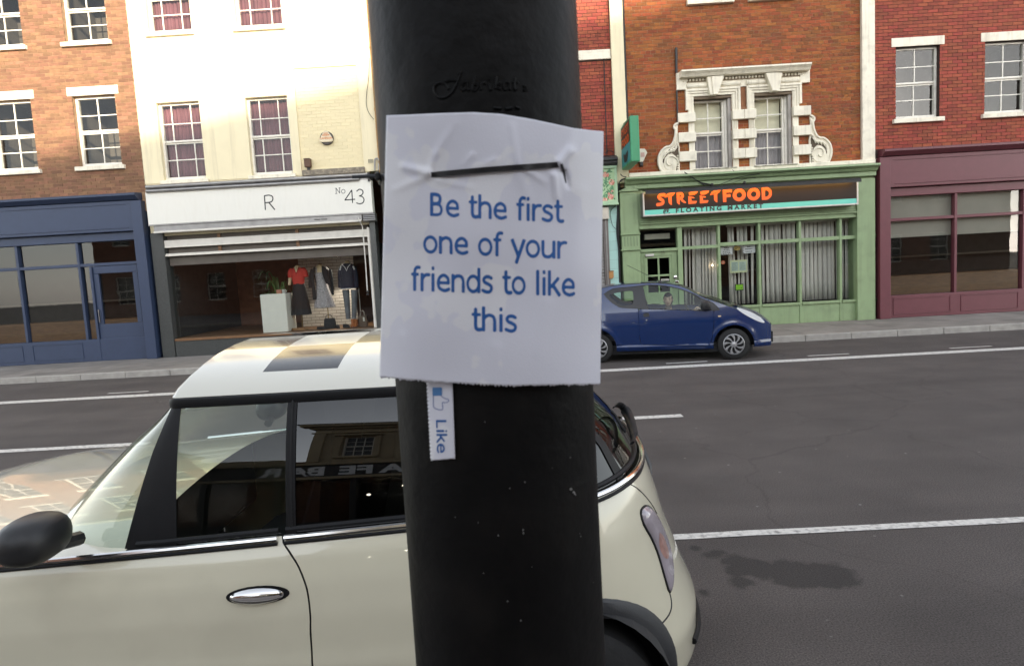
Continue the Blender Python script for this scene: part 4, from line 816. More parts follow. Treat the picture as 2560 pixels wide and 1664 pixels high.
for k in range(3): both('jamb_flute', jr0+.02+k*.035, jr0+.038+k*.035, FY-.055, FY-.036, oz0+.03, zf(1840, 282), bevel=.004)
both('window_head', ox0, ox1, FY-.02, FY+.1, oz1-.05, oz1, M('dark_head', (.16, .12, .08), .8))  # dark brown strip across the top of each window opening
for (ya, yb) in ((284.5, 308), (333, 357), (380.5, 405)):
    a, b = zf(1714, yb), zf(1714, ya); both('quoin', xl, jl1+.012, FY-.115, FY-.001, a, b, bevel=.01)
    both('quoin', jr0-.012, CXW-.003, FY-.115, FY-.001, a, b, bevel=.01)
bx('plaque', M('terracotta_panel', (.24, .10, .045), .8, var=.2, bump=.4), rh, xf(1850, 250), mxx(xf(1850, 250)), FY-.02, FY-.006, zf(1857, 277), zf(1857, 219))
bx('plaque_foot', M('terracotta_foot', (.26, .12, .06), .8), rh, xf(1846.5, 275), mxx(xf(1846.5, 275)), FY-.05, FY-.02, zf(1857, 276), zf(1857, 268))
for xa in (ox0, mxx(ox1)):
    xb_ = xa+(ox1-ox0)
    W = sash(rh, xa, xb_-.13, oz0+.004, oz1-.05, FY+.14, 2, 2, sashwhite, glass_up, rail=.045, meet=zf(1780, 331.5))
    bx('blind', M('reflection_cream_blind', (.88, .82, .62), .8, var=.10, scale=5), rh, xa+.04, xb_-.17, FY+.30, FY+.31, zf(1780, 326), oz1-.06)  # blind colour holds the bright sky mirrored in the upper panes
    curtain(rh, xa+.03, xb_-.14, FY+.33, oz0+.02, zf(1780, 326)+.02, netting, 24, .015)
    bx('sash_box', sashwhite, rh, xb_-.128, xb_-.075, FY+.11, FY+.28, oz0+.004, oz1-.052, bevel=.004)
    bx('sash_box', M('grey_reveal', (.36, .33, .30), .6, dirt=.4), rh, xb_-.073, xb_-.0, FY+.02, FY+.28, oz0+.004, oz1-.052, bevel=.004)
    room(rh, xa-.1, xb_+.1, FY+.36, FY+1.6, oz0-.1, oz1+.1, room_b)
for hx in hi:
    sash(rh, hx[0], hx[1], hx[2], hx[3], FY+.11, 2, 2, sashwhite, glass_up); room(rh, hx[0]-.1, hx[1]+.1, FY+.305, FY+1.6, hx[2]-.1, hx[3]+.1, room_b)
    bx('window_sill', trimwhite, rh, hx[0]-.1, hx[1]+.1, FY-.1, FY+.1, hx[2]-.12, hx[2]-.004, bevel=.008)
# volute brackets either side
zl = lambda a, b: (1560+a*.2004, 150+b*.2004)
out = catmull([(668, 800), (640, 808), (618, 832), (620, 862), (634, 880), (633, 930), (622, 990), (597, 1050), (560, 1085), (515, 1095), (470, 1130), (435, 1185), (422, 1250), (428, 1315), (448, 1370), (470, 1403)], 4)+[(600, 1402), (690, 1401), (686, 1250), (688, 1100), (672, 1010), (662, 940), (662, 860)]
def shp(L, q): return [((q(fx(*zl(a, b))[0])), fx(*zl(a, b))[1]) for a, b in L]
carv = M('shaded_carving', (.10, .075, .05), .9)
for q in (lambda x: x, mxx):
    s = MB().prism(shp(out, q), FY-.06, FY-.002).build('scroll_bracket', trimwhite, rh, bevel=.008)
    rim = shp(out[:-7]+[(560, 1395)], q); MB().tube([(x, FY-.065, z) for x, z in rim], .028, 8).build('scroll_rim', trimwhite, s, smooth=True)
    sp_ = [(572+(12+6.6*k)*math.cos(.42*k+.5)*.92, 1287+(12+6.6*k)*math.sin(.42*k+.5)) for k in range(15)]
    MB().tube([(x, FY-.085, z) for x, z in shp(sp_, q)], .018, 8).build('scroll_spiral', trimwhite, s, smooth=True)
    MB().prism(shp([(572+82*math.cos(k*.4), 1287+100*math.sin(k*.4)) for k in range(16)], q), FY-.075, FY-.061).build('scroll_eye', trimwhite, s)
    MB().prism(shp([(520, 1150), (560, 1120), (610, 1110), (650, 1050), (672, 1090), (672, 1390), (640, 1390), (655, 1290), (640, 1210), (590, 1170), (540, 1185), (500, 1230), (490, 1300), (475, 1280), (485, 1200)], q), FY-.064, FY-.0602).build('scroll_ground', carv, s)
    lv = MB()
    for c in [(480, 1240, 515, 1150), (500, 1200, 545, 1130), (535, 1175, 590, 1120), (575, 1160, 630, 1110), (610, 1150, 655, 1070), (630, 1100, 665, 1030)]:
        (x0, z0), (x1, z1) = shp([(c[0], c[1]), (c[2], c[3])], q); lv.tube([(x0, FY-.07, z0), ((x0+x1)/2+.01, FY-.09, (z0+z1)/2+.015), (x1, FY-.08, z1)], [.012, .026, .008], 6)
    lv.build('scroll_leaf', trimwhite, s, smooth=True)
    for k in range(7):
        (x0, z0), = shp([(660, 1205+k*30)], q); MB().lathe([(0, -.026), (.02, -.01), (.022, .006), (0, .028)], (x0, FY-.078, z0), 'z', 8).build('husk', trimwhite, s, smooth=True)
# dark pipe between brick and surround
cable([(1690.3, 120), (1691, 182)], .03, 'dark drainpipe above the white window hood', FY-.05, 'drainpipe', 8, 'drainpipe', darkpipe)
tag(MB().tube([(xf(1691, 240), FY-.045, zf(1691, 228)), (xf(1691, 240), FY-.045, zf(1691, 310))], .022, 8).build('drainpipe', darkpipe, smooth=True), 'short dark pipe beside the white quoin blocks', 'drainpipe')
# ---- the projecting sign
SX = at(1551, 380, FY-.15).x; Yw = FY-.15; sz1 = zf(1551, 321, Yw); sz0 = zf(1556, 426, Yw); Yn = 13.95
SX = (SX + at(1579, 360, Yn).x)/2+.0
ps = thing('projecting_sign', 'green projecting street food sign with orange lettering and boat', 'sign', (SX+.1, FY, sz0))
bx('sign_box', sign_green, ps, SX, SX+.19, Yn, Yw, sz0, sz1, bevel=.012)
zmid = sz0+(sz1-sz0)*.47
sgd = M('sign_dark', (.022, .016, .014), .5); sgt = M('sign_teal', (.035, .25, .27), .5, var=.08); orange = M('orange_lettering', (.62, .105, .014), .5, var=.05)
for xs, n in ((SX-.004, -1), (SX+.194, 1)):
    MB().box(min(xs, xs-n*.003), max(xs, xs-n*.003), Yn+.07, Yw-.05, zmid, sz1-.05).build('sign_panel', sgd, ps); MB().box(min(xs, xs-n*.003), max(xs, xs-n*.003), Yn+.07, Yw-.05, sz0+.05, zmid-.002).build('sign_panel', sgt, ps)
for y in (Yn+.2, Yw-.2): MB().tube([(SX+.095, y, sz1), (SX+.095, y, sz1+.05), (SX+.095, FY+.01, sz1+.12)], .014, 6).build('bracket', darkpipe, ps)
for z in (sz0+.25, sz1-.25): MB().tube([(SX+.095, Yw-.01, z), (SX+.095, FY+.02, z)], .02, 6).build('bracket', darkpipe, ps)
for k in range(2): bx('corner_strip', M('edge_strip', (.05, .30, .15), .5), ps, SX+.012+k*.15, SX+.03+k*.15, Yn-.006, Yn-.001, sz0+.03, sz1-.03)
GL = {'S': (.80, [('l', [(.78, .85), (.42, .86), (.2, .72), (.32, .56), (.58, .42), (.62, .24), (.45, .14), (.05, .10)], .27)], []),
      'T': (1.0, [('p', [(.0, .60), (.16, .86), (.40, .97), (1.0, 1.0), (.86, .80), (.66, .68), (.30, .66)]), ('p', [(.36, .72), (.66, .76), (.66, .0), (.52, .04), (.36, .22)])], [([(.14, .70), (.5, .76), (.9, .93)], .035)]),
      'R': (.92, [('p', [(.02, .98), (.3, 1.0), (.3, .0), (.16, .04), (.02, .18)]), ('l', [(.2, .86), (.48, .85), (.6, .70), (.48, .55), (.25, .5)], .25), ('p', [(.26, .5), (.55, .46), (.95, .12), (.72, .10), (.5, .22)])], []),
      'E': (1.02, [('p', [(.18, .92), (.4, .98), (1.0, 1.0), (.9, .82), (.66, .70), (.22, .68)]), ('p', [(.0, .66), (.5, .44), (.72, .46), (.6, .56), (.35, .60)]), ('p', [(.14, .60), (.40, .50), (.42, .26), (.92, .22), (.80, .02), (.12, .0)])], [([(.1, .66), (.5, .62), (.75, .5)], .03)]),
      'F': (.84, [('b', [(.16, 0), (.16, 1)], .30), ('b', [(.1, .87), (.82, .87)], .26), ('b', [(.1, .5), (.68, .5)], .24)], []),
      'O': (1.1, [('o', (.53, .5), .38, .36, .29)], []), 'D': (1.0, [('b', [(.16, 0), (.16, 1)], .30), ('l', [(.2, .87), (.5, .86), (.74, .68), (.76, .5), (.74, .32), (.5, .14), (.2, .13)], .26)], [])}
def letter(g, X, Y):
    w, add, cut = GL[g]; d = np.full(X.shape, 9.0)
    for s in add:
        if s[0] == 'l': d = np.minimum(d, d_line(X, Y, catmull(s[1], 4), s[2]))
        elif s[0] == 'b': d = np.minimum(d, d_bar(X, Y, s[1][0], s[1][1], s[2]))
        elif s[0] == 'p': d = np.minimum(d, d_poly(X, Y, s[1]))
        else: d = np.minimum(d, np.abs(np.hypot((X-s[1][0])/s[2], (Y-s[1][1])/s[3])-1)*s[3]-s[4]/2)
    for pts, w_ in cut: d = np.maximum(d, -d_line(X, Y, pts, w_))
    return d
def word(name, mat, parent, txt, xs, h, mapper):                    # xs: left and right of every letter
    for g, (a, b) in zip(txt, xs):
        w = GL[g][0]; region(lambda X, Y: letter(g, X, Y), (-.08, w+.08, -.08, 1.08), .04, lambda u, v: mapper(a+(b-a)*u/w, v*h)).build(name, mat, parent, recalc=False)
D_ = Yw-Yn
def rows(txt, z, h, m=.1): n = len(txt); s = (D_-.12-2*m+.1)/n; return [(m+k*s, m+k*s+s*.88) for k in range(n)]
hL = (sz1-zmid)*.36
for xs in (SX-.009,):
    word('lettering', orange, ps, 'STREET', rows('STREET', 0, hL), hL, lambda u, v: (xs, Yw-.02-u, sz1-.09-hL+v)); word('lettering', orange, ps, 'FOOD', rows('FOOD', 0, hL), hL, lambda u, v: (xs, Yw-.02-u, sz1-.14-2*hL+v))
    cy, cz = (Yn+Yw)/2, sz0+(zmid-sz0)*.5
    MB().add(*(lambda P: ([(xs, cy+.30-u*.6, cz+w) for u, w in P], [tuple(range(len(P)))]))(catmull([(0, .08), (.08, -.06), (.3, -.13), (.7, -.13), (.92, -.06), (1, .08)], 3)+[(.5, .02)])).build('boat_mark', ink, ps, recalc=False)
    bt = MB()
    for k in range(4): u = cy+.2-k*.13; bt.add([(xs-.0005, u, cz), (xs-.0005, u-.045, cz), (xs-.0005, u-.022, cz+.09)], [(0, 1, 2)])
    bt.add([(xs-.0004, cy-.12, cz-.1), (xs-.0004, cy-.15, cz-.1), (xs-.0004, cy-.2, cz-.24), (xs-.0004, cy-.17, cz-.24)], [(0, 1, 2, 3)])
    bt.build('boat_mark', sgd, ps, recalc=False)
# hexagon alarm behind it
hp = shp_ = [fx(a, b, FY-.03) for a, b in [(1591, 373), (1611, 373), (1617, 382.5), (1606.5, 406), (1595, 406), (1585, 382.5)]]
t = thing('alarm_box', 'white hexagonal burglar alarm on orange bricks behind the projecting sign', 'alarm box', (hp[0][0], FY, hp[0][1]))
MB().prism(hp, FY-.09, FY-.0).build('alarm_cover', M('alarm_white', (.66, .62, .50), .5), t, bevel=.01)
q = fx(1608, 388, FY-.09); bx('label_plate', M('faded_pink_print', (.52, .33, .27), .6), t, q[0]-.06, q[0]+.03, FY-.094, FY-.0905, q[1]-.04, q[1]+.06)
q = fx(1604, 409, FY-.05); bx('strobe_lens', black, t, q[0]-.04, q[0]+.03, FY-.09, FY-.01, q[1]-.06, q[1]+.035, bevel=.01)

# ---- the sage green restaurant front
sf = thing('shop_front', 'sage green wooden restaurant front with pilaster, door and blinds', 'shop front', (5.4, FY, 0))
X0, X1 = RX0+.09, RX1-.02
zcb = zf(1700, 470)
MB().prismx([(FY-.0, sb0-.005), (FY-.34, sb0-.03), (FY-.35, sb0-.07), (FY-.26, sb0-.12), (FY-.22, sb0-.17), (FY-.16, sb0-.19), (FY-.16, zcb+.02), (FY-.10, zcb), (FY-.0, zcb)], X0+.1, X1).build('cornice', sage, sf)
for px in (1586, 1623, 1703): 
    v = at(px, 466-(px-1586)*.05+2, FY-.18); MB().lathe([(.055, .06), (.055, 0), (.04, -.03), (0, -.035)], (v.x, FY-.14, v.z), 'y', 14).build('boss', sage, sf, smooth=True)
for px in (1781, 1862):
    v = at(px, 461 if px < 1800 else 456, FY-.18); MB().lathe([(.045, .06), (.045, 0), (.03, -.03), (0, -.035)], (v.x, FY-.14, v.z), 'y', 14).build('boss', darkpipe, sf, smooth=True)
FZ = lambda px, py: zf(px, py, FY-.06)
ze1, ze0 = zf(1650, 545), zf(1650, 571)
MB().box(X0+.2, X1, FY-.06, FY+.3, ze0, zcb-.002).build('frieze_board', sage, sf)
for z, dy in ((ze0+.145, .025), (ze0+.10, .05), (ze0-.0, .03)): bx('moulding', sage, sf, X0+.42, X1, FY-.06-dy, FY-.061, z, z+.035, bevel=.006)
# pilaster
pa, pb = xf(1550.5, 520, FY-.12), xf(1594.5, 520, FY-.12); PYf = FY-.12
zg = zf(1571, 467, PYf); zge = zf(1571, 477.5, PYf); zp1 = zf(1571, 584.5, PYf); zp2 = zf(1571, 623.5, PYf)
bx('pilaster', sage, sf, pa, pb, PYf, FY+.3, zp1, zge-.02, bevel=.006); bx('pilaster_block', sage, sf, pa+.01, pb+.01, PYf, FY+.3, zp2, zp1-.03, bevel=.006); bx('pilaster_base', sage, sf, pa+.02, pb+.015, PYf+.01, FY+.3, .12, zp2-.03, bevel=.006)
MB().prism([(pa-.03, zge-.015), (pb+.03, zge-.015), (pb+.03, zge+.005), ((pa+pb)/2, zg), (pa-.03, zge+.005)], PYf-.05, FY+.1).build('gable_cap', sage, sf, bevel=.006)
for z in (zp1-.028, zp2-.028): bx('moulding', sage, sf, pa-.02, pb+.035, PYf-.035, FY, z, z+.03, bevel=.008)
ia, ib = pa+.085, pb-.085; za, zb_ = zf(1571, 574.5, PYf), zf(1571, 485, PYf)
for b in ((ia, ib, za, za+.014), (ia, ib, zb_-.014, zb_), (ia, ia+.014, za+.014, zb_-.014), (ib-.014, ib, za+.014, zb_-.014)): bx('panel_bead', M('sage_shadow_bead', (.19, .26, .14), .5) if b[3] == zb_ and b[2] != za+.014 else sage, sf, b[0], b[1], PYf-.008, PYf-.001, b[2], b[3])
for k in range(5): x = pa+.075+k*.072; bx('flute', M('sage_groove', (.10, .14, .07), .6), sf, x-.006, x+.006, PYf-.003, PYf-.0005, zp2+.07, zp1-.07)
bx('pilaster', sage, sf, X1-.42, X1-.003, PYf, FY+.3, .12, zge-.02, bevel=.006)
# frame members
mA, mB = xf(1692.5, 600), xf(1702, 600); pA, pB = xf(1793.5, 600), xf(1799.5, 600)
zt = ze0-.003; zr1, zr0 = zf(1700, 616.5), zf(1700, 624.5)
bx('door_post', sage, sf, pb+.018, xf(1601, 640), FY-.03, FY+.12, .12, zt, bevel=.005)
bx('mullion', sage, sf, mA, mB+.02, FY-.05, FY+.12, .12, zt, bevel=.006)
bx('mullion', sage, sf, pA, pB, FY-.035, FY+.12, .12, zt, bevel=.006)
mx2 = [pA+(pA-mA)*k for k in range(1, 5)]
for x in mx2: bx('mullion', sage, sf, x, x+(pB-pA), FY-.035, FY+.12, .12, zt, bevel=.006)
xe_ = X1-.42
bx('transom', sage, sf, mB+.022, pA-.002, FY-.03, FY+.11, zr0, zr1, bevel=.005)
xs_ = [pB]+[x+(pB-pA) for x in mx2]; xe2 = mx2+[xe_]
for a, b in zip(xs_, xe2): bx('transom', sage, sf, a+.002, b-.002, FY-.03, FY+.11, zr0+.03, zr1+.04, bevel=.005)
dl, dr = xf(1601, 640)+.002, mA-.002
zd = zf(1650, 627.5)
bx('transom', sage, sf, dl, dr, FY-.04, FY+.12, zd-.01, zd+.06, bevel=.005)
sz_r = .55
for a, b in zip([mB+.022]+xs_, [pA-.002]+xe2): bx('stall_riser', sage, sf, a, b, FY-.02, FY+.1, .12, sz_r, bevel=.006); bx('sill', sage, sf, a, b, FY-.06, FY+.12, sz_r+.003, sz_r+.06, bevel=.006)
def pane(parent, x0, x1, z0, z1, y, g=glass_shop): return MB().add([(x0, y, z0), (x1, y, z0), (x1, y, z1), (x0, y, z1)], [(0, 1, 2, 3)]).build('pane', g, parent, recalc=False)
pane(sf, dl, dr, zd+.06, zt, FY+.06); pane(sf, mB+.02, pA, sz_r+.06, zt, FY+.06)
for a, b in zip(xs_, xe2): pane(sf, a, b, sz_r+.06, zt, FY+.06)
bx('pale_board', M('grey_white_board', (.42, .39, .33), .6), sf, xf(1611, 585, FY+.2), xf(1675, 585, FY+.2), FY+.2, FY+.28, zf(1640, 598, FY+.2), zf(1640, 584, FY+.2), bevel=.01)  # plain pale board inside the fanlight, no lamp behind it
# door
door = bx('door', sage, sf, dl+.01, dr-.01, FY+.045, FY+.05, .14, .141); 
def xd(px): return xf(px, 660, FY+.03)
def zd_(py, px=1650): return zf(px, py, FY+.03)
pr = [(xd(1618.5), xd(1644)), (xd(1648), xd(1673))]; g0, g1 = zd_(686), zd_(645); g2, g3 = zd_(730), zd_(690.5)
wall_boxes(dl+.006, dr-.006, .14, zd-.014, [(a, b, c, d) for a, b in pr for c, d in ((g0, g1), (g2, g3))], FY+.01, FY+.06).build('door_leaf', sage, door, bevel=.005)
for a, b in pr:
    for c, d in ((g0, g1), (g2, g3)): pane(door, a, b, c, d, FY+.035, glass_shop)
for b in ((xd(1610), xd(1612), g2, zd_(637)), (xd(1678.5), xd(1680.5), g2, zd_(637)), (xd(1612)+.002, xd(1678.5)-.002, zd_(639), zd_(637))): bx('door_bead', sage, door, b[0], b[1], FY-.006, FY+.009, b[2], b[3])
bx('door_closer', M('closer_grey', (.5, .48, .44), .5), door, xd(1613), xd(1634), FY-.05, FY+.008, zd_(639.5), zd_(633.5), bevel=.008)
put_text('door_number', M('dull_number', (.16, .19, .10), .5), door, '39', .1, lambda x, y: (xd(1652)+x, FY+.006, zd_(637)+y), offset=.003)
q = (xd(1687), zd_(695)); MB().lathe([(.045, .01), (.045, -.012), (.03, -.02), (0, -.02)], (q[0], FY+.0, q[1]), 'y', 16).build('door_lock', chrome, door, smooth=True); bx('door_handle', chrome, door, q[0]-.02, q[0]+.06, FY-.05, FY+.005, zd_(710), zd_(703), bevel=.01)
bx('door_notice', off, door, xd(1651.5), xd(1672), FY+.026, FY+.03, zd_(702), zd_(697.5))
for k in range(7): bx('print', ink, door, xd(1653)+k*.026, xd(1653)+k*.026+.019, FY+.0245, FY+.0255, zd_(700.6), zd_(699.2)+.008)
# interior
MB().box(X0+.2, X1, FY+3.2, FY+3.3, 0, 3.2).box(X0+.2, X0+.25, FY+.3, FY+3.2, 0, 3.2).box(X1-.05, X1, FY+.3, FY+3.2, 0, 3.2).box(X0+.2, X1, FY+.3, FY+3.3, 3.2, 3.25).box(X0+.2, X1, FY+.13, FY+3.3, .1, .13).build('restaurant_interior', room_d, sf)
# vertical blinds, slat by slat
slat_m = M('grey_blind_slat', (.62, .59, .55), .75, var=.06)
BY = FY+.28
def slats(lab, spans, zt_, zb_, loc):
    t = thing('vertical_blind', lab, 'blind', loc); mb0 = None
    bx('headrail', slat_m, t, spans[0][0]-.03, spans[-1][1]+.03, BY-.02, BY+.03, zt_-.02, zt_+.03)
    for a, b, c, d in spans:                                          # x at the top, x at the foot: each slat turned its own way
        tw = rnd.uniform(-.03, .03); P = []
        for k in range(5):
            f = k/4; x0 = a+(c-a)*f; x1 = b+(d-b)*f; z = zt_+(zb_-zt_)*f; P.append([(x0, BY+tw+.01, z), ((x0+x1)/2, BY+.012, z), (x1, BY-tw+.01, z)])
        o = MB().grid(P).build('slat', slat_m, t, smooth=True); s = o.modifiers.new('thick', 'SOLIDIFY'); s.thickness = .002
z3 = lambda a, b: (1680+a*.1422, 540+b*.1422)
def sp(L): return [tuple(fx(*z3(p, q), BY)[0] for p, q in ((a, 300), (b, 300), (c, 1150), (d, 1150))) for a, b, c, d in L]
slats('closed vertical blind behind the window next to the green door', sp([(205, 282, 218, 268), (286, 332, 300, 330), (345, 404, 356, 410), (406, 462, 414, 460), (465, 515, 466, 522), (517, 575, 526, 583), (572, 630, 584, 640), (628, 690, 640, 700), (684, 745, 704, 742), (740, 800, 750, 808)]), zt-.02, sz_r+.08, ((mB+pA)/2, BY, sz_r))
slats('half open vertical blind behind the notices, right of the closed blind', sp([(980, 1022, 1010, 1085), (1030, 1075, 1085, 1140), (1140, 1190, 1165, 1195), (1195, 1250, 1225, 1282), (1265, 1312, 1315, 1350), (1385, 1440, 1390, 1430), (1480, 1530, 1500, 1560)]), zt-.02, sz_r+.08, (pB+.4, BY, sz_r))
w_ = pA-mA
for i, x in enumerate(mx2[:3]):
    n = 9; slats(['closed grey blind one window right of the notices', 'closed grey blind two windows right of the notices', 'closed grey blind in the last window by the right pilaster'][i], [(x+.08+k*w_/n*.97, x+.08+(k+.86)*w_/n*.97, x+.08+k*w_/n*.97, x+.08+(k+.9)*w_/n*.97) for k in range(n)], zt-.02, sz_r+.08, (x+.4, BY, sz_r))
# notices stuck inside the glass
NY = FY+.075
def notice(name, lab, cat, px0, px1, py0, py1, mat, lines, lm=ink, size=.038):
    x0, z1 = fx(px0, py0, NY); x1, _ = fx(px1, py0, NY); z0 = zf(px0, py1, NY); t = thing(name, lab, cat, (x0, NY, z0))
    bx('sheet', mat, t, x0, x1, NY, NY+.004, z0, z1); n = len(lines)
    for k, s in enumerate(lines):
        hw_ = s*(x1-x0)/2; zz_ = z1-(k+.7)*(z1-z0)/(n+.4); a_ = (x0+x1)/2-hw_
        while a_ < (x0+x1)/2+hw_-.012: b_ = min(a_+rnd.uniform(.018, .05), (x0+x1)/2+hw_); bx('print', lm, t, a_, b_, NY-.002, NY-.0005, zz_-size/4, zz_+size/4); a_ = b_+.009
    return t, x0, x1, z0, z1
paper_w = M('notice_paper', (.66, .67, .68), .6)
t, x0, x1, z0, z1 = notice('window_notice', 'white notice at the top left of the restaurant window, beside gold oval', 'notice', 1801.5, 1831, 617.5, 637, paper_w, [.4, .5, .62, .66], size=.034)
for k in range(5): bx('print', ink, t, x0+.01+k*.055, x0+.025+k*.055, NY-.002, NY-.0005, z0+.006, z0+.02)
t, x0, x1, z0, z1 = notice('window_notice', 'white notice right of the gold oval plate in the restaurant window', 'notice', 1856.5, 1888, 613, 633.5, paper_w, [.3, .6, .55], size=.036)
for k in range(4): bx('print', ink, t, x0+.008, x0+.025, NY-.002, NY-.0005, z0+.01+k*.05, z0+.03+k*.05)
v = at(1843, 620, NY); t = thing('oval_plate', 'small gold oval plate between two white notices', 'plate', (v.x, NY, v.z))
MB().prism([(v.x+.078*math.cos(a), v.z+.055*math.sin(a)) for a in [k*.2618 for k in range(24)]], NY, NY+.006).build('plate', M('gold_plate', (.5, .38, .13), .4, metal=.3), t)
MB().tube(catmull([(v.x-.05, NY-.001, v.z+.005), (v.x-.03, NY-.001, v.z-.018), (v.x, NY-.001, v.z+.015), (v.x+.03, NY-.001, v.z-.015), (v.x+.052, NY-.001, v.z+.01)], 4), .006, 5).build('print', ink, t)
v = at(1807.5, 656, NY); t = thing('round_sticker', 'round orange sticker inside the restaurant window', 'sticker', (v.x, NY, v.z))
MB().lathe([(0, 0), (.048, 0), (.048, .003), (0, .003)], (v.x, NY, v.z), 'y', 24).build('disc', M('orange_sticker', (.48, .13, .06), .5), t); MB().box(v.x-.025, v.x+.025, NY-.002, NY-.0005, v.z-.006, v.z+.006).box(v.x-.018, v.x+.018, NY-.002, NY-.0005, v.z+.012, v.z+.02).build('print', M('sticker_print', (.65, .4, .3), .5), t)
t, x0, x1, z0, z1 = notice('menu_card', 'pale yellow menu card hanging in the restaurant window', 'menu', 1825, 1867.5, 651, 682.5, M('menu_yellow', (.55, .60, .36), .6, var=.1), [])
bx('menu_page', M('menu_blue', (.38, .48, .42), .6, var=.15, scale=12), t, x0+.03, (x0+x1)/2-.01, NY-.002, NY-.0006, z0+.04, z1-.04); bx('menu_page', M('menu_blue_pale', (.42, .52, .45), .6, var=.15, scale=12), t, (x0+x1)/2+.01, x1-.03, NY-.002, NY-.0006, z0+.04, z1-.04)
for k in range(9):
    for a in (x0+.045, (x0+x1)/2+.025): bx('print', M('menu_print', (.12, .17, .15), .6), t, a, a+rnd.uniform(.09, .14), NY-.0035, NY-.0022, z1-.065-k*.021, z1-.059-k*.021)
v0 = at(1839.5, 712, NY); v1 = at(1857.5, 723.5, NY); t = thing('card_reader_sign', 'bright green plate in black frame low in the restaurant window', 'sign', (v0.x, NY, v1.z))
bx('frame', black, t, v0.x-.015, v1.x+.015, NY, NY+.03, v1.z-.02, v0.z+.02, bevel=.004); bx('plate', M('lime_plate', (.22, .52, .02), .5), t, v0.x, v1.x, NY-.004, NY-.0005, v1.z, v0.z); bx('print', ink, t, v1.x-.05, v1.x-.03, NY-.006, NY-.0045, v1.z+.03, v1.z+.05)
v = at(1780.5, 663, FY+.2); t = thing('reflection_glint', 'tiny added glow standing in for a lamp reflection before the closed blind', 'light', tuple(v))  # tiny glowing bulb added for the reflection of a lamp in the glass
MB().lathe([(0, -.016), (.014, -.008), (.016, 0), (.008, .014), (0, .02)], tuple(v), 'z', 10).build('bulb', emit('warm_reflection_glint', (1, .75, .45), 12), t, smooth=True); MB().tube([(v.x, v.y, v.z+.018), (v.x, v.y, zt)], .002, 4).build('cord', cable_m, t)

# ---- fascia lightbox
SY = FY-.36
bxl, bzt = fx(1606, 482, SY); bzb = zf(1606, 542, SY); bxr = mxx(bxl)
sg = thing('fascia_sign', 'orange and black street food fascia lightbox with teal strip', 'sign', (5.4, SY, bzb))
bx('sign_case', steel, sg, bxl, bxr, SY+.012, FY-.062, bzb, bzt, bevel=.004)
for b in ((bxl, bxr, bzb, bzb+.035), (bxl, bxr, bzt-.03, bzt), (bxl, bxl+.035, bzb+.036, bzt-.031), (bxr-.035, bxr, bzb+.036, bzt-.031)): bx('sign_frame', M('bright_aluminium', (.62, .60, .58), .3, metal=.6), sg, b[0], b[1], SY-.012, SY+.01, b[2], b[3], bevel=.004)
ztl = zf(1608, 526, SY)
bx('sign_face', M('sign_brown_black', (.018, .011, .008), .45, spec=.3), sg, bxl+.036, bxr-.036, SY, SY+.01, ztl, bzt-.031); bx('sign_strip', M('teal_strip', (.13, .52, .45), .4, var=.08, scale=2), sg, bxl+.036, bxr-.036, SY-.001, SY+.01, bzb+.036, ztl-.001)
z4 = lambda a: 1480+a*.2327
xs = [(695, 782), (778, 898), (908, 1012), (1018, 1142), (1142, 1266), (1266, 1388), (1405, 1508), (1512, 1658), (1668, 1812), (1822, 1945)]
hh = zf(1643, 483.5, SY)-zf(1643, 515, SY); zb0_ = zf(1643, 515, SY)-.0
X_ = [(xf(z4(a), 500, SY), xf(z4(b), 500, SY)) for a, b in xs]
word('lettering', orange, sg, 'STREETFOOD', X_, hh, lambda u, v: (u, SY-.004, zb0_+v))
tx = xf(1657.5, 530, SY); tw = (xf(1804, 530, SY)-xf(1657.5, 530, SY))
vs, fs_ = text2d('@ FLOATING MARKET', .135, .006, 1.55); mxw = max(v[0] for v in vs); vv, _f = text2d('@ FLOATING', .135, .006, 1.55); k = tw/max(v[0] for v in vv)
put_text('lettering', char_l, sg, '@ FLOATING MARKET', .135, lambda x, y: (tx+x*k, SY-.004, bzb+.05+y*1.0), offset=.006, space=1.55)
hz = bzt+.02
th = MB().prismx([(SY-.19, hz-.075), (SY-.205, hz-.075), (SY-.205, hz-.02), (SY-.13, hz+.03), (FY-.17, hz+.05), (FY-.17, hz+.035), (SY-.12, hz+.015), (SY-.19, hz+.0)], bxl+.03, bxr-.03).build('trough_hood', black, sg)
MB().tube([(bxl+.1, SY-.14, hz-.008), (bxr-.1, SY-.14, hz-.008)], .012, 8).build('trough_tube', emit('warm_tube', (1.0, .62, .22), 1.6), sg)
ar = bpy.data.lights.new('trough_lamp', 'AREA'); ar.shape = 'RECTANGLE'; ar.size = bxr-bxl-.2; ar.size_y = .03; ar.energy = 4; ar.color = (1, .62, .25)
ao = bpy.data.objects.new('trough_lamp', ar); COL.objects.link(ao); ao.location = ((bxl+bxr)/2, SY-.14, hz-.028); ao.rotation_euler = Vector((0, .55, -1)).to_track_quat('-Z', 'Y').to_euler()
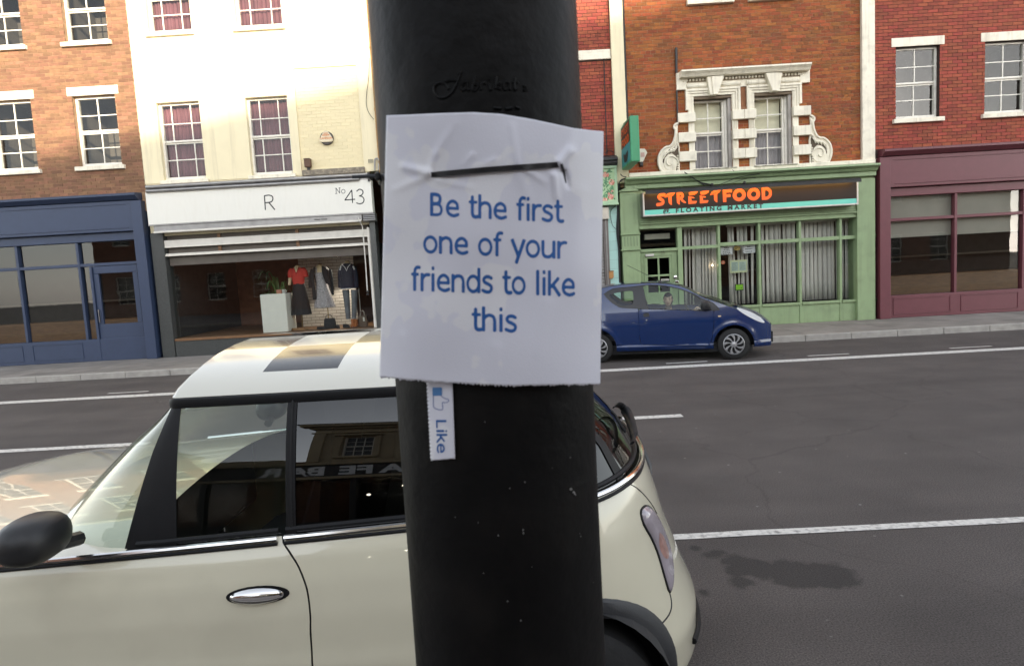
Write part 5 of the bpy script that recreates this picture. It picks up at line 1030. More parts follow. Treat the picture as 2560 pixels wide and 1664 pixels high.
# cables slung over the shop cornice
c4 = lambda a, b: (1480+a*.2327, 400+b*.2327)
cable([c4(300, 235), c4(340, 205), c4(430, 190), c4(560, 205), c4(700, 195), c4(850, 175), c4(950, 160), c4(1040, 158), c4(1100, 200), c4(1180, 250), c4(1290, 268)], .013, 'long black cable sagging along the weathered sill band', FY-.2)
cable([c4(990, 130), c4(1050, 165), c4(1140, 230), c4(1210, 275)], .009, 'black cable dropping from the sill to the sign hood', FY-.3)
cable([c4(1000, 140), c4(1060, 180), c4(1160, 235), c4(1280, 262)], .007, 'thin black cable running to the dark boss over the sign', FY-.32)
cable([c4(1360, 268), c4(1450, 235), c4(1560, 190), c4(1720, 160), c4(1800, 150)], .008, 'black cable rising to the right above the dark bosses', FY-.3)
cable([c4(1410, 270), c4(1500, 250), c4(1640, 205), c4(1760, 190)], .006, 'lower thin cable rising to the right above the sign', FY-.31)
cable([c4(305, 150), c4(330, 175), c4(370, 185), c4(300, 225), c4(290, 300)], .01, 'tangled black cable at the top of the sage pilaster', FY-.16)
cable([c4(1510, 105), c4(1540, 135), c4(1570, 165)], .006, 'short cable hanging from the right window sill', FY-.2)
# ------------------------------------------------------------------ houses to either side and on our side of the street
def simple_house(x0, x1, mat_b, mort, lab, cols, trim, paint, labs):
    h = thing('terrace_house', lab, 'house', ((x0+x1)/2, FY, 0)); W = (x1-x0)/cols
    hs = [(x0+W*(k+.5)-.5, x0+W*(k+.5)+.5, a, b) for k in range(cols) for a, b in ((4.7, 6.3), (7.5, 9.0))]
    wall_boxes(x0+.003, x1-.003, 3.6, 9.9, hs, FY+.003, FY+.3).build('wall', mort, h)
    brickwork(h, mat_b, x0+.006, x1-.006, 4.05, 9.85, hs, view=None)
    for q in hs:
        sash(h, *q, FY+.11, 2, 2, sashwhite, glass_up); room(h, q[0]-.1, q[1]+.1, FY+.305, FY+1.4, q[2]-.1, q[3]+.1, room_b)
        bx('window_sill', trim, h, q[0]-.08, q[1]+.08, FY-.08, FY+.1, q[2]-.1, q[2]-.005, bevel=.008); bx('lintel', trim, h, q[0]-.1, q[1]+.1, FY-.02, FY+.1, q[3]+.004, q[3]+.2, bevel=.008)
    bx('cornice', trim, h, x0, x1, FY-.2, FY+.3, 9.9, 10.1, bevel=.02); bulk(h, x0, x1, 10.1, plain_brick, slates)
    s = thing('shop_front', labs, 'shop front', ((x0+x1)/2, FY, 0))
    bx('fascia', paint, s, x0+.3, x1-.3, FY-.15, FY+.002, 3.15, 3.85, bevel=.01)
    MB().prismx([(FY-.0, 4.03), (FY-.3, 4.0), (FY-.3, 3.95), (FY-.18, 3.86), (FY-.0, 3.86)], x0+.1, x1-.1).build('cornice', paint, s)
    for a in (x0+.05, x1-.3): bx('pilaster', paint, s, a, a+.25, FY-.18, FY+.3, .12, 3.84, bevel=.01)
    bx('stall_riser', paint, s, x0+.31, x1-.31, FY-.04, FY+.2, .12, .65, bevel=.01); bx('head', paint, s, x0+.31, x1-.31, FY-.05, FY+.2, 2.95, 3.14, bevel=.01)
    n = max(2, int((x1-x0)/1.5)); w = (x1-x0-.62)/n
    for k in range(n+1): bx('mullion', paint, s, x0+.31+k*w-.03, x0+.31+k*w+.03, FY-.03, FY+.1, .652, 2.948, bevel=.005)
    bx('transom', paint, s, x0+.31, x1-.31, FY-.02, FY+.09, 2.38, 2.45, bevel=.005)
    MB().add([(x0+.31, FY+.05, .65), (x1-.31, FY+.05, .65), (x1-.31, FY+.05, 2.95), (x0+.31, FY+.05, 2.95)], [(0, 1, 2, 3)]).build('pane', glass_shop, s, recalc=False)
    MB().box(x0+.3, x1-.3, FY+2.8, FY+2.9, .1, 3.2).box(x0+.25, x0+.3, FY+.3, FY+2.9, .1, 3.2).box(x1-.3, x1-.25, FY+.3, FY+2.9, .1, 3.2).box(x0+.3, x1-.3, FY+.3, FY+2.9, 3.15, 3.2).box(x0+.3, x1-.3, FY+.2, FY+2.9, .1, .13).build('shop_interior', room_d, s)
    bx('door', paint, s, x1-1.45, x1-.55, FY+.02, FY+.06, .14, .16); bx('door_frame', paint, s, x1-1.52, x1-1.46, FY-.05, FY+.1, .12, 2.37, bevel=.006)
    bx('door_rail', paint, s, x1-1.455, x1-.4, FY-.01, FY+.04, .14, 1.0, bevel=.008); bx('door_rail', paint, s, x1-1.455, x1-.4, FY-.01, FY+.04, 2.2, 2.37, bevel=.008)
    for a in (x1-1.455, x1-.52): bx('door_stile', paint, s, a, a+.12, FY-.012, FY+.042, 1.003, 2.197, bevel=.008)
    MB().tube([(x1-1.40, FY-.05, 1.05), (x1-1.40, FY-.05, 1.35)], .014, 8).build('door_handle', chrome, s, smooth=True)
    for k in range(n-1):
        a, b = x0+.31+k*w+.12, x0+.31+(k+1)*w-.12
        for q in ((a, b, .2, .215), (a, b, .565, .58), (a, a+.015, .215, .565), (b-.015, b, .215, .565)): bx('panel_bead', paint, s, q[0], q[1], FY-.052, FY-.0405, q[2], q[3], bevel=.003)
    for q in ((x0+.4, x1-.4, 3.22, 3.24), (x0+.4, x1-.4, 3.76, 3.78)): bx('fascia_bead', paint, s, q[0], q[1], FY-.165, FY-.151, q[2], q[3], bevel=.003)
    bx('blind', M(labs.split()[0]+'_blind', (.30, .28, .24), .8, var=.08, scale=3), s, x0+.4, x0+.4+2*w, FY+.12, FY+.13, 2.0, 2.95)
    bx('shop_counter', wood, s, x0+.8, x1-1.0, FY+1.6, FY+2.1, .13, 1.05, bevel=.01); bx('shop_shelf', room_b, s, x0+.6, x1-.6, FY+2.55, FY+2.79, 1.5, 1.55)
brick_br = M('brown_brick', (.20, .10, .055), .85, var=.2, scale=12, bump=.4, rand=.25); navyp = M('navy_shop_paint', (.03, .045, .09), .45, var=.08); plum = M('plum_shop_paint', (.13, .035, .045), .45, var=.08)
simple_house(-16.5, HX0-.004, brick_br, mortar_l, 'brown brick terrace house left of the cream house', 4, trimwhite, navyp, 'navy painted shop front below the brown brick house')
simple_house(RX1+.004, 18.5, brick_rd, mortar_d, 'dark red brick terrace house right of the restaurant house', 5, trimwhite, plum, 'plum painted shop front right of the restaurant')
# our own side: the cafe bar and its neighbours, seen in the glass of the parked car
CY = -9.0; stone = M('bath_stone', (.42, .34, .22), .8, var=.15, scale=2, bump=.3, dirt=.3, dirt_col=(.12, .09, .06))
cafe = thing('cafe_building', 'stone fronted two storey cafe bar with cornice behind the camera', 'building', (0, CY, 0))
cx0, cx1, cx2 = -4.55, 10.0, 30.0
chs = [(cx0+.72+k*1.9, cx0+1.42+k*1.9, 4.3, 5.75) for k in range(7)]
wall_boxes(cx0, cx1, 3.75, 6.7, chs, CY-.3, CY).build('wall', stone, cafe)
MB().prismx([(CY+.45, 6.96), (CY-4.5, 8.0), (CY-9, 6.96)], cx0-.4, cx1).build('roof', slates, cafe)
bx('cornice', stone, cafe, cx0-.3, cx1, CY-.02, CY+.42, 6.71, 6.94, bevel=.03); bx('cornice_bed', stone, cafe, cx0-.12, cx1, CY+.002, CY+.2, 6.55, 6.7, bevel=.02); bx('string_course', stone, cafe, cx0-.05, cx1, CY+.002, CY+.12, 6.12, 6.22, bevel=.02)
MB().box(cx0, cx0+.3, CY-9, CY-.31, 0, 6.7).box(cx0, cx1, CY-9.3, CY-9, 0, 6.7).build('rear_wall', plain_brick, cafe)
for q in chs:
    sash(cafe, q[0], q[1], q[2], q[3], CY-.2, 3, 2, sashwhite, glass_up); bx('pane_backing', room_d, cafe, q[0]-.05, q[1]+.05, CY-.4, CY-.31, q[2]-.05, q[3]+.05)
    bx('window_hood', stone, cafe, q[0]-.2, q[1]+.2, CY+.002, CY+.22, q[3]+.1, q[3]+.22, bevel=.01); bx('window_sill', stone, cafe, q[0]-.15, q[1]+.15, CY+.002, CY+.12, q[2]-.12, q[2]-.004, bevel=.01)
    for a in (q[0]-.16, q[1]+.02): bx('architrave', stone, cafe, a, a+.14, CY+.002, CY+.06, q[2], q[3]+.09, bevel=.008)
for k in range(8): bx('pilaster', stone, cafe, cx0+.05+k*1.9, cx0+.3+k*1.9, CY+.002, CY+.1, 3.95, 6.11, bevel=.01)
far = thing('shadow_block', 'unseen block added behind the camera, roof line sloped for the shadow edge', 'building', (30, -58, 0)); gz = lambda x: 26.0+.18*(x-20.4)  # unseen block added to cast the sloping shadow edge on the cream wall
MB().prism([(4, 0), (44, 0), (44, gz(36)), (36, gz(36)), (4, gz(4))], -62, -54.7).build('wall', plain_brick, far)
fw = MB()
for k in range(12):
    for r in range(6): fw.box(6+k*3.1, 7.6+k*3.1, -54.69, -54.6, 2+r*3.4, 3.9+r*3.4)
fw.build('window', room_d, far, kind='stuff')
low = thing('cafe_extension', 'single storey cafe bar extension left of the stone building', 'building', (-8, CY, 0))
MB().box(-12, cx0-.004, CY-8, CY-.3, 0, 4.1).build('wall', plain_brick, low); bx('parapet', stone, low, -12, cx0-.36, CY-.3, CY+.1, 3.75, 4.15, bevel=.02)
csf = thing('shop_front', 'black cafe bar shop front under a black lettered fascia', 'shop front', (0, CY, 0))
bx('fascia', black, csf, -11.5, cx1-.1, CY+.002, CY+.2, 2.95, 3.68, bevel=.01); bx('fascia_cornice', stone, csf, -11.8, cx1, CY+.002, CY+.34, 3.69, 3.84, bevel=.02); bx('fascia_base', stone, csf, -11.5, cx1-.1, CY+.002, CY+.26, 2.78, 2.94, bevel=.01)
x = -11.5
while x < cx1-.3:
    bx('post', black, csf, x, x+.14, CY-.1, CY+.1, .122, 2.77, bevel=.01); x += 1.6
bx('stall_riser', black, csf, -11.4, cx1-.1, CY-.06, CY+.06, .122, .7, bevel=.01)
MB().add([(-11.4, CY, .7), (cx1-.1, CY, .7), (cx1-.1, CY, 2.78), (-11.4, CY, 2.78)], [(0, 3, 2, 1)]).build('pane', glass_shop, csf, recalc=False)
MB().box(-11.5, cx1, CY-3.1, CY-3, 0, 2.8).box(-11.5, cx1, CY-3, CY-.31, 2.78, 2.84).box(-11.5, cx1, CY-3, CY-.1, .1, .12).build('cafe_interior', room_d, csf)
pal = M('pale_sign_letter', (.85, .87, .90), .5)
for ch, xx in (('C', -1.72), ('A', -2.36), ('F', -3.0), ('E', -3.36), ('B', -4.02), ('A', -4.36), ('R', -4.95)):
    put_text('lettering', pal, csf, ch, .76, lambda a, b: (xx-a*.98, CY+.205, 3.05+b), offset=.03)
for (x, y, z) in ((-2.6, CY-1.2, 2.35), (-3.6, CY-2.0, 2.0), (-2.2, CY-2.4, 2.1)):
    t = thing('pendant_lamp', {0: 'lit pendant lamp nearest the cafe window', 1: 'lit pendant lamp deep inside the cafe at the left', 2: 'lit pendant lamp deep inside the cafe at the right'}[0 if y > CY-1.5 else 1 if x < -3 else 2], 'lamp', (x, y, z))
    MB().lathe([(0, -.06), (.045, -.03), (.05, .0), (.03, .04), (0, .05)], (x, y, z), 'z', 12).build('bulb', bulb, t, smooth=True); MB().tube([(x, y, z+.05), (x, y, 2.78)], .006, 5).build('cord', cable_m, t); MB().lathe([(.05, .05), (.02, .09), (.0, .1)], (x, y, z), 'z', 12).build('lamp_holder', black, t)
def block(x0, x1, z1, lab, mat):
    b = thing('terrace_house', lab, 'house', ((x0+x1)/2, CY, 0)); hs = [(x0+1.2+k*2.8, x0+2.3+k*2.8, a, a+1.7) for k in range(int((x1-x0-1)/2.8)) for a in (1.0, 4.6, 7.6) if a+2 < z1]
    wall_boxes(x0, x1, .1, z1, hs, CY-.3, CY).build('wall', mat, b); MB().box(x0, x1, CY-10, CY-9.7, 0, z1).box(x0, x0+.3, CY-9.7, CY-.31, 0, z1).box(x1-.3, x1, CY-9.7, CY-.31, 0, z1).box(x0-.1, x1+.1, CY-10, CY+.25, z1, z1+.25).build('body', plain_brick, b)
    for q in hs: sash(b, *q, CY-.2, 2, 2, sashwhite, glass_up); bx('pane_backing', room_d, b, q[0]-.05, q[1]+.05, CY-.4, CY-.31, q[2]-.05, q[3]+.05)
block(cx1+.004, cx2, 8.2, 'tall brick house behind the camera to the right of the cafe', brick_br); block(-26, -12.3, 7.4, 'brick house behind the camera beyond the low extension', plain_brick)

# ------------------------------------------------------------------ the lamp post
PR = .1; PA = Vector((-.0290, .653, 0))
def post_material():
    m = M('chipped_black_post_paint', (.0035, .0033, .0033), .5, var=.35, scale=9, bump=.2, bscale=38, spec=.13, dirt=.5, dirt_col=(.013, .011, .0095), dscale=11); nt = m.node_tree; N = nt.nodes; L = nt.links; p = N['Principled BSDF']; src = p.inputs['Base Color'].links[0].from_socket
    tc = N.new('ShaderNodeTexCoord'); v = N.new('ShaderNodeTexVoronoi'); v.inputs['Scale'].default_value = 38; L.new(tc.outputs['Object'], v.inputs['Vector'])
    a = N.new('ShaderNodeMath'); a.operation = 'LESS_THAN'; a.inputs[1].default_value = .05; L.new(v.outputs['Distance'], a.inputs[0]); g = N.new('ShaderNodeMath'); g.operation = 'GREATER_THAN'; g.inputs[1].default_value = .80; L.new(v.outputs['Color'], g.inputs[0])
    mu = N.new('ShaderNodeMath'); mu.operation = 'MULTIPLY'; L.new(a.outputs[0], mu.inputs[0]); L.new(g.outputs[0], mu.inputs[1]); sc = N.new('ShaderNodeMath'); sc.operation = 'MULTIPLY'; sc.inputs[1].default_value = .55; L.new(mu.outputs[0], sc.inputs[0])
    mx = N.new('ShaderNodeMix'); mx.data_type = 'RGBA'; L.new(sc.outputs[0], mx.inputs['Factor']); L.new(src, mx.inputs[6]); mx.inputs[7].default_value = (.16, .155, .15, 1); L.new(mx.outputs[2], p.inputs['Base Color']); return m
postm = post_material()
post = thing('lamp_post', 'thick black cast iron lamp post carrying the white notice', 'lamp post', (PA.x, PA.y, .112))
MB().lathe([(PR, .0), (PR, .3), (PR, 1.2), (PR, 2.0), (PR*.99, 3.2), (PR*.7, 3.4), (PR*.6, 6.5)], (PA.x, PA.y, .3), 'z', 64).build('shaft', postm, post, smooth=True)
MB().lathe([(.21, .0), (.21, .06), (.16, .10), (.15, .2), (PR*1.02, .26)], (PA.x, PA.y, .115), 'z', 48).build('base', postm, post, smooth=True)
MB().tube(catmull([(PA.x, PA.y, 6.7), (PA.x, PA.y+.1, 7.3), (PA.x, PA.y+.8, 7.7), (PA.x, PA.y+1.8, 7.75)], 5), .04, 10).build('arm', postm, post, smooth=True)
MB().loft([(PA.x, PA.y+2.1, 7.6, .13, .38), (PA.x, PA.y+2.1, 7.7, .15, .42), (PA.x, PA.y+2.1, 7.82, .09, .3)], 20, 3).build('lantern', M('grey_lantern', (.25, .25, .25), .5), post, smooth=True)
def on_post(px, py, off=0.0):                                        # the point of the post's skin shown at a pixel
    d = ray(px, py); o = Vector((0, 0, CAM_H)); r = PR+off; a = d.x*d.x+d.y*d.y; b = -2*(d.x*PA.x+d.y*PA.y); c = PA.x**2+PA.y**2-r*r; q = b*b-4*a*c
    return o+d*((-b-math.sqrt(max(q, 0)))/(2*a))
zs_ = lambda a, b: (900+a*.27155, 140+b*.27155)
scr = [[(905, 175), (930, 150), (915, 200), (895, 250), (870, 300), (840, 345), (790, 380), (730, 385), (690, 345), (685, 295), (710, 260), (760, 250), (800, 275), (815, 310)], [(760, 250), (830, 228), (905, 232)],
       [(985, 250), (950, 245), (930, 285), (945, 315), (985, 290), (990, 245), (992, 310), (1010, 305)], [(1060, 190), (1045, 250), (1035, 310), (1060, 318), (1085, 285), (1070, 260), (1045, 270)],
       [(1110, 250), (1115, 310), (1118, 265), (1140, 248), (1160, 255)], [(1190, 250), (1195, 312), (1215, 305)], [(1188, 215), (1194, 218)], [(1255, 185), (1248, 250), (1245, 312)], [(1300, 245), (1250, 285), (1305, 312)],
       [(1370, 252), (1335, 248), (1320, 290), (1340, 312), (1370, 290), (1375, 250), (1380, 310), (1395, 305)], [(1430, 200), (1420, 260), (1425, 312), (1450, 300)], [(1400, 250), (1460, 243)], [(1500, 285), (1530, 280)], [(1500, 320), (1545, 312)]]
for s in scr:
    c = catmull([on_post(*zs_(*p), .0) for p in s], 5); MB().tube(c, [.0003]+[.0013]*(len(c)-2)+[.0003], 6).build('cast_lettering', postm, post, smooth=True)
for s in ([(1230, 480), (1300, 485)], [(1340, 490), (1400, 480)], [(1430, 470), (1470, 485)]): MB().tube(catmull([on_post(*zs_(*p), .0006) for p in s], 4), .0014, 5).build('cast_lettering', postm, post)

z3c = lambda a, b: (980+a*.42651, 930+b*.42651)
chip_m = M('chipped_undercoat', (.11, .105, .10), .6, var=.3, scale=60); mbc = MB()
for a, b, r in [(780, 643, 5), (1050, 685, 9), (1066, 705, 10), (1074, 716, 7), (768, 925, 6), (770, 942, 8), (755, 1453, 6), (622, 956, 5), (1107, 960, 4), (678, 1341, 6), (1100, 945, 3), (820, 1140, 3), (1046, 500, 4), (690, 680, 4), (505, 880, 4), (537, 1176, 4), (370, 850, 4), (545, 290, 4), (1180, 1230, 3), (940, 560, 3)]:
    n = 9; pts = []
    for k in range(n): an_ = 2*math.pi*k/n; rr_ = r*rnd.uniform(.55, 1.1); pts.append(tuple(on_post(*z3c(a+rr_*math.cos(an_), b+rr_*1.2*math.sin(an_)), .0004)))
    mbc.add(pts+[tuple(on_post(*z3c(a, b), .0007))], [(k, (k+1) % n, n) for k in range(n)])
mbc.build('paint_chip', chip_m, post, kind='stuff')

# ------------------------------------------------------------------ the notice
def paper_material(name, v=0.0):
    m = M(name, (.61, .605, .665), .42, var=.02, scale=4, bump=.06, bscale=700, spec=.4); nt = m.node_tree; N = nt.nodes; L = nt.links; p = N['Principled BSDF']; src = p.inputs['Base Color'].links[0].from_socket
    tc = N.new('ShaderNodeTexCoord'); n = N.new('ShaderNodeTexNoise'); n.inputs['Scale'].default_value = 15; n.inputs['Detail'].default_value = 3; L.new(tc.outputs['Object'], n.inputs['Vector'])
    r = N.new('ShaderNodeMapRange'); r.inputs['From Min'].default_value = .585; r.inputs['From Max'].default_value = .60; L.new(n.outputs['Fac'], r.inputs['Value'])     # patches where the damp plastic clings
    mx = N.new('ShaderNodeMix'); mx.data_type = 'RGBA'; L.new(r.outputs[0], mx.inputs['Factor']); L.new(src, mx.inputs[6]); mx.inputs[7].default_value = (.67, .66, .685, 1); L.new(mx.outputs[2], p.inputs['Base Color'])
    r2 = N.new('ShaderNodeMapRange'); r2.inputs['To Min'].default_value = .38; r2.inputs['To Max'].default_value = .55; L.new(r.outputs[0], r2.inputs['Value']); L.new(r2.outputs[0], p.inputs['Roughness'])
    p.inputs['Coat Weight'].default_value = .25; p.inputs['Coat Roughness'].default_value = .25
    return m
paperm = paper_material('damp_laminated_paper'); blue = M('blue_print', (.011, .085, .29), .5, var=.05); blue_l = M('blue_icon_print', (.055, .17, .38), .5, var=.08); blue_o = M('blue_outline_print', (.10, .14, .33), .5)
q2 = lambda a, b: (930+a*.46548, 260+b*.46548)
TL, TR, BR_, BL = q2(78, 62), q2(1243, 148), q2(1225, 1503), q2(42, 1463)
topc = ([0, .1, .23, .40, .53, .66, .79, .86, .93, 1], [0, -6, -14.5, -24, -24.7, -18, -8.4, -2.8, -1, 0]); botc = ([0, .09, .26, .47, .6, .725, .9, 1], [0, 3.7, 8, 10.7, 11.6, 7.5, 2.8, 0])
creases = [((1069, 432), (1008, 417), .0030, 9), ((1069, 440), (990, 474), .0022, 10), ((1072, 425), (1090, 384), .0022, 8), ((1090, 384), (1139, 308), .0012, 10), ((1400, 405), (1424, 376), .0042, 10), ((1386, 440), (1391, 493), .0026, 8), ((1294, 408), (1280, 316), .0018, 8),
           ((1321, 428), (1362, 455), .0022, 8), ((1410, 430), (1421, 466), -.0030, 6), ((1235, 400), (1190, 420), .0012, 8), ((1424, 376), (1435, 310), .0018, 14), ((1450, 480), (1430, 700), .0016, 22), ((1370, 760), (1350, 880), .0012, 14), ((1100, 452), (1180, 470), .0014, 8), ((1012, 840), (1045, 940), .0012, 12), ((1240, 870), (1230, 950), .0010, 14), ((1180, 388), (1160, 410), .0012, 8), ((1300, 440), (1330, 520), .0012, 14)]
PX0, PYA, PRr = -.030, .5465, .168
def paper_px(u, v):
    x = (TL[0]*(1-u)+TR[0]*u)*(1-v)+(BL[0]*(1-u)+BR_[0]*u)*v; y = (TL[1]*(1-u)+TR[1]*u)*(1-v)+(BL[1]*(1-u)+BR_[1]*u)*v
    return x, y+float(np.interp(u, *topc))*(1-v)+float(np.interp(u, *botc))*v
def paper_at(px, py, off=0.0):
    Y = .56
    for _ in range(4): X = at(px, py, Y).x; Y = PYA+PRr-math.sqrt(max(PRr**2-(X-PX0)**2, 1e-4))
    b = 0; soft = lambda am: am*.62 if abs(am) < .0026 else am
    for (ax, ay), (bx_, by), am, w in creases:
        dx, dy = bx_-ax, by-ay; L2 = dx*dx+dy*dy; t = ((px-ax)*dx+(py-ay)*dy)/L2; tt = min(1, max(0, t)); dd = (px-ax-tt*dx)**2+(py-ay-tt*dy)**2
        w_ = w*1.05
        if dd < 16*w*w: b += soft(am)*math.exp(-dd/(w_*w_))*(1-.55*tt)
    b += .0007*math.sin(px*.021+py*.013)+.0005*math.sin(px*.008-py*.024)
    return at(px, py, Y-b-off)
poster = thing('notice', 'white laminated notice with blue lettering tied to the black lamp post', 'notice', tuple(paper_at(1225, 640)))
NU, NV = 120, 140; P = []
for j in range(NV+1):
    row = []
    for i in range(NU+1):
        x, y = paper_px(i/NU, j/NV)
        if j == NV: y += (3.0 if i % 2 else 0)+rnd.uniform(-2.2, 2.2)
        row.append(tuple(paper_at(x, y)))
    P.append(row)
sheet = MB().grid(P).build('sheet', paperm, poster, smooth=True); sm = sheet.modifiers.new('thick', 'SOLIDIFY'); sm.thickness = .0004; sm.offset = 0
GLY = {  # x-height 1
 'B': (1.08, [('b', [(.17, 0), (.17, 1.33)], .205), ('l', catmull([(.17, 1.24), (.45, 1.24), (.68, 1.17), (.74, .98), (.66, .78), (.45, .71), (.17, .71)], 4), .205), ('l', catmull([(.45, .71), (.72, .63), (.83, .4), (.74, .16), (.48, .09), (.17, .09)], 4), .165)]),
 'e': (.967, [('b', [(.13, .50), (.82, .50)], .165), ('l', catmull([(.82, .50), (.77, .77), (.5, .915), (.23, .77), (.13, .48), (.23, .205), (.52, .085), (.70, .11), (.85, .165)], 5), .185)]),
 't': (.613, [('l', catmull([(.27, 1.20), (.27, .6), (.27, .30), (.33, .13), (.48, .08), (.6, .1)], 5), .205), ('b', [(.02, .915), (.6, .915)], .16)]),
 'h': (1.02, [('b', [(.15, 0), (.15, 1.38)], .205), ('l', catmull([(.15, .68), (.3, .84), (.52, .91), (.76, .82), (.84, .58), (.84, .3)], 5), .185), ('b', [(.84, 0), (.84, .5)], .205)]),
 'n': (1.02, [('b', [(.15, 0), (.15, 1)], .205), ('l', catmull([(.15, .68), (.3, .84), (.52, .91), (.76, .82), (.84, .58), (.84, .3)], 5), .185), ('b', [(.84, 0), (.84, .5)], .205)]),
 'f': (.60, [('b', [(.26, 0), (.26, 1)], .205), ('l', catmull([(.26, .9), (.28, 1.14), (.40, 1.29), (.58, 1.29)], 5), .185), ('b', [(.02, .915), (.54, .915)], .16)]),
 'i': (.42, [('b', [(.21, 0), (.21, 1)], .205), ('b', [(.21, 1.16), (.21, 1.37)], .185)]),
 'r': (.67, [('b', [(.15, 0), (.15, 1)], .205), ('l', catmull([(.15, .62), (.28, .82), (.45, .91), (.62, .91)], 5), .185)]),
 's': (.82, [('l', catmull([(.68, .84), (.5, .915), (.28, .89), (.16, .74), (.25, .6), (.48, .51), (.66, .4), (.68, .24), (.56, .11), (.36, .085), (.1, .165)], 5), .185)]),
 'o': (1.0, [('e', (.5, .5), .38, .415, .185)]), 'd': (1.015, [('e', (.48, .5), .37, .415, .185), ('b', [(.86, 0), (.86, 1.38)], .205)]),
 'y': (.92, [('b', [(.07, 1.0), (.48, .06)], .205), ('b', [(.87, 1.0), (.33, -.36)], .205)]),
 'u': (1.02, [('l', catmull([(.15, .9), (.15, .4), (.22, .16), (.44, .085), (.66, .14), (.84, .32)], 5), .185), ('b', [(.15, .5), (.15, 1)], .205), ('b', [(.86, 0), (.86, 1)], .205)]),
 'l': (.42, [('b', [(.21, 0), (.21, 1.38)], .205)]), 'k': (.93, [('b', [(.15, 0), (.15, 1.38)], .205), ('b', [(.78, 1.0), (.24, .46)], .185), ('b', [(.38, .58), (.86, .0)], .205)]),
 'L': (.90, [('b', [(.17, 0), (.17, 1.33)], .205), ('b', [(.10, .09), (.84, .09)], .185)]), ' ': (.56, [])}
def glyph(ch, X, Y):
    d = np.full(X.shape, 9.0)
    for s in GLY[ch][1]:
        if s[0] == 'b': d = np.minimum(d, d_bar(X, Y, s[1][0], s[1][1], s[2]))
        elif s[0] == 'l': d = np.minimum(d, d_line(X, Y, s[1], s[2]))
        else: d = np.minimum(d, np.abs(np.hypot((X-s[1][0])/s[2], (Y-s[1][1])/s[3])-1)*s[3]-s[4]/2)
    return d
def write(parent, mat, txt, mapper, name='lettering', cell=.055):
    mb = MB(); a = 0
    for ch in txt:
        if GLY[ch][1]: region(lambda X, Y: glyph(ch, X, Y), (-.1, GLY[ch][0]+.1, -.5, 1.5), cell, (lambda a: lambda x, y: mapper(a+x, y))(a), mb)
        a += GLY[ch][0]
    return mb.build(name, mat, parent, recalc=False)
width = lambda t: sum(GLY[c][0] for c in t)
for txt, (ax, ay), (bx_, by), mid_, xh in (('Be the first', q2(306, 601), q2(1026, 638), 3, 44), ('one of your', q2(272, 801), q2(1046, 833), 4, 45), ('friends to like', q2(208, 1003), q2(1094, 1034), 3, 46), ('this', q2(533, 1217), q2(782, 1228), 1, 45)):
    W = width(txt)
    def mp(x, y, ax=ax, ay=ay, bx_=bx_, by=by, W=W, mid_=mid_, xh=xh):
        f = x/W; px = ax+(bx_-ax)*f; py = ay+(by-ay)*f+mid_*.0*math.sin(math.pi*f)-y*xh
        return paper_at(px, py, .00045)
    write(poster, blue, txt, mp)
def slit_shade(pts):
    c = [paper_at(*p, .0012) for p in pts]; return MB().tube(c, [.0013, .0010, .0003][:len(c)], 6).build('slit_shadow', black, poster)  # black tube drawn for the shade in the slit beside the tie
slit_shade([q2(1018, 325), q2(1032, 370), q2(1042, 425)])
# the torn tab under the sheet
z_t = lambda a, b: (1040+a*.14218, 940+b*.14218)
def tab_at(px, py, off=0.0): return on_post(px, py, .0022+off)
P = []; n = 64
for j in range(n+1):
    v = j/n; l = z_t(175+75*v, 30+1450*v); r = z_t(640+50*v, 20+1425*v); tooth = 2.6*(j % 3 == 0); row = []
    for i in range(11):
        u = i/10; x = l[0]*(1-u)+r[0]*u; y = l[1]*(1-u)+r[1]*u+(math.sin(i*2.1)*.4 if j == n else 0)
        if i == 0: x += tooth+.6
        if i == 10: x -= tooth*.35
        row.append(tuple(tab_at(x, y)))
    P.append(row)
tab = MB().grid(P).build('tear_off_tab', paperm, poster, smooth=True); tm = tab.modifiers.new('thick', 'SOLIDIFY'); tm.thickness = .0004; tm.offset = 0; tab['label'] = 'narrow torn tab with serrated edge, thumb symbol and one word'
write(tab, blue, 'Like', lambda x, y: tab_at(*z_t(352-2+y*138+x*6, 755+x*186), .0005), cell=.06)
cuff = [(288, 200), (300, 196), (440, 194), (456, 205), (458, 325), (445, 340), (305, 345), (290, 330)]
region(lambda X, Y: d_poly(X, Y, cuff), (270, 470, 180, 360), 12, lambda x, y: tab_at(*z_t(x, y), .0005)).build('thumb_icon', blue_l, tab, recalc=False)
hand = catmull([(303, 345), (302, 440), (306, 535), (335, 562), (390, 583), (440, 590), (468, 575), (468, 520), (464, 462), (510, 464), (550, 456), (576, 428), (566, 404), (530, 398), (485, 378), (440, 342)], 4)
region(lambda X, Y: d_line(X, Y, hand, 13), (280, 600, 320, 610), 5, lambda x, y: tab_at(*z_t(x, y), .0005)).build('thumb_icon', blue_o, tab, recalc=False)
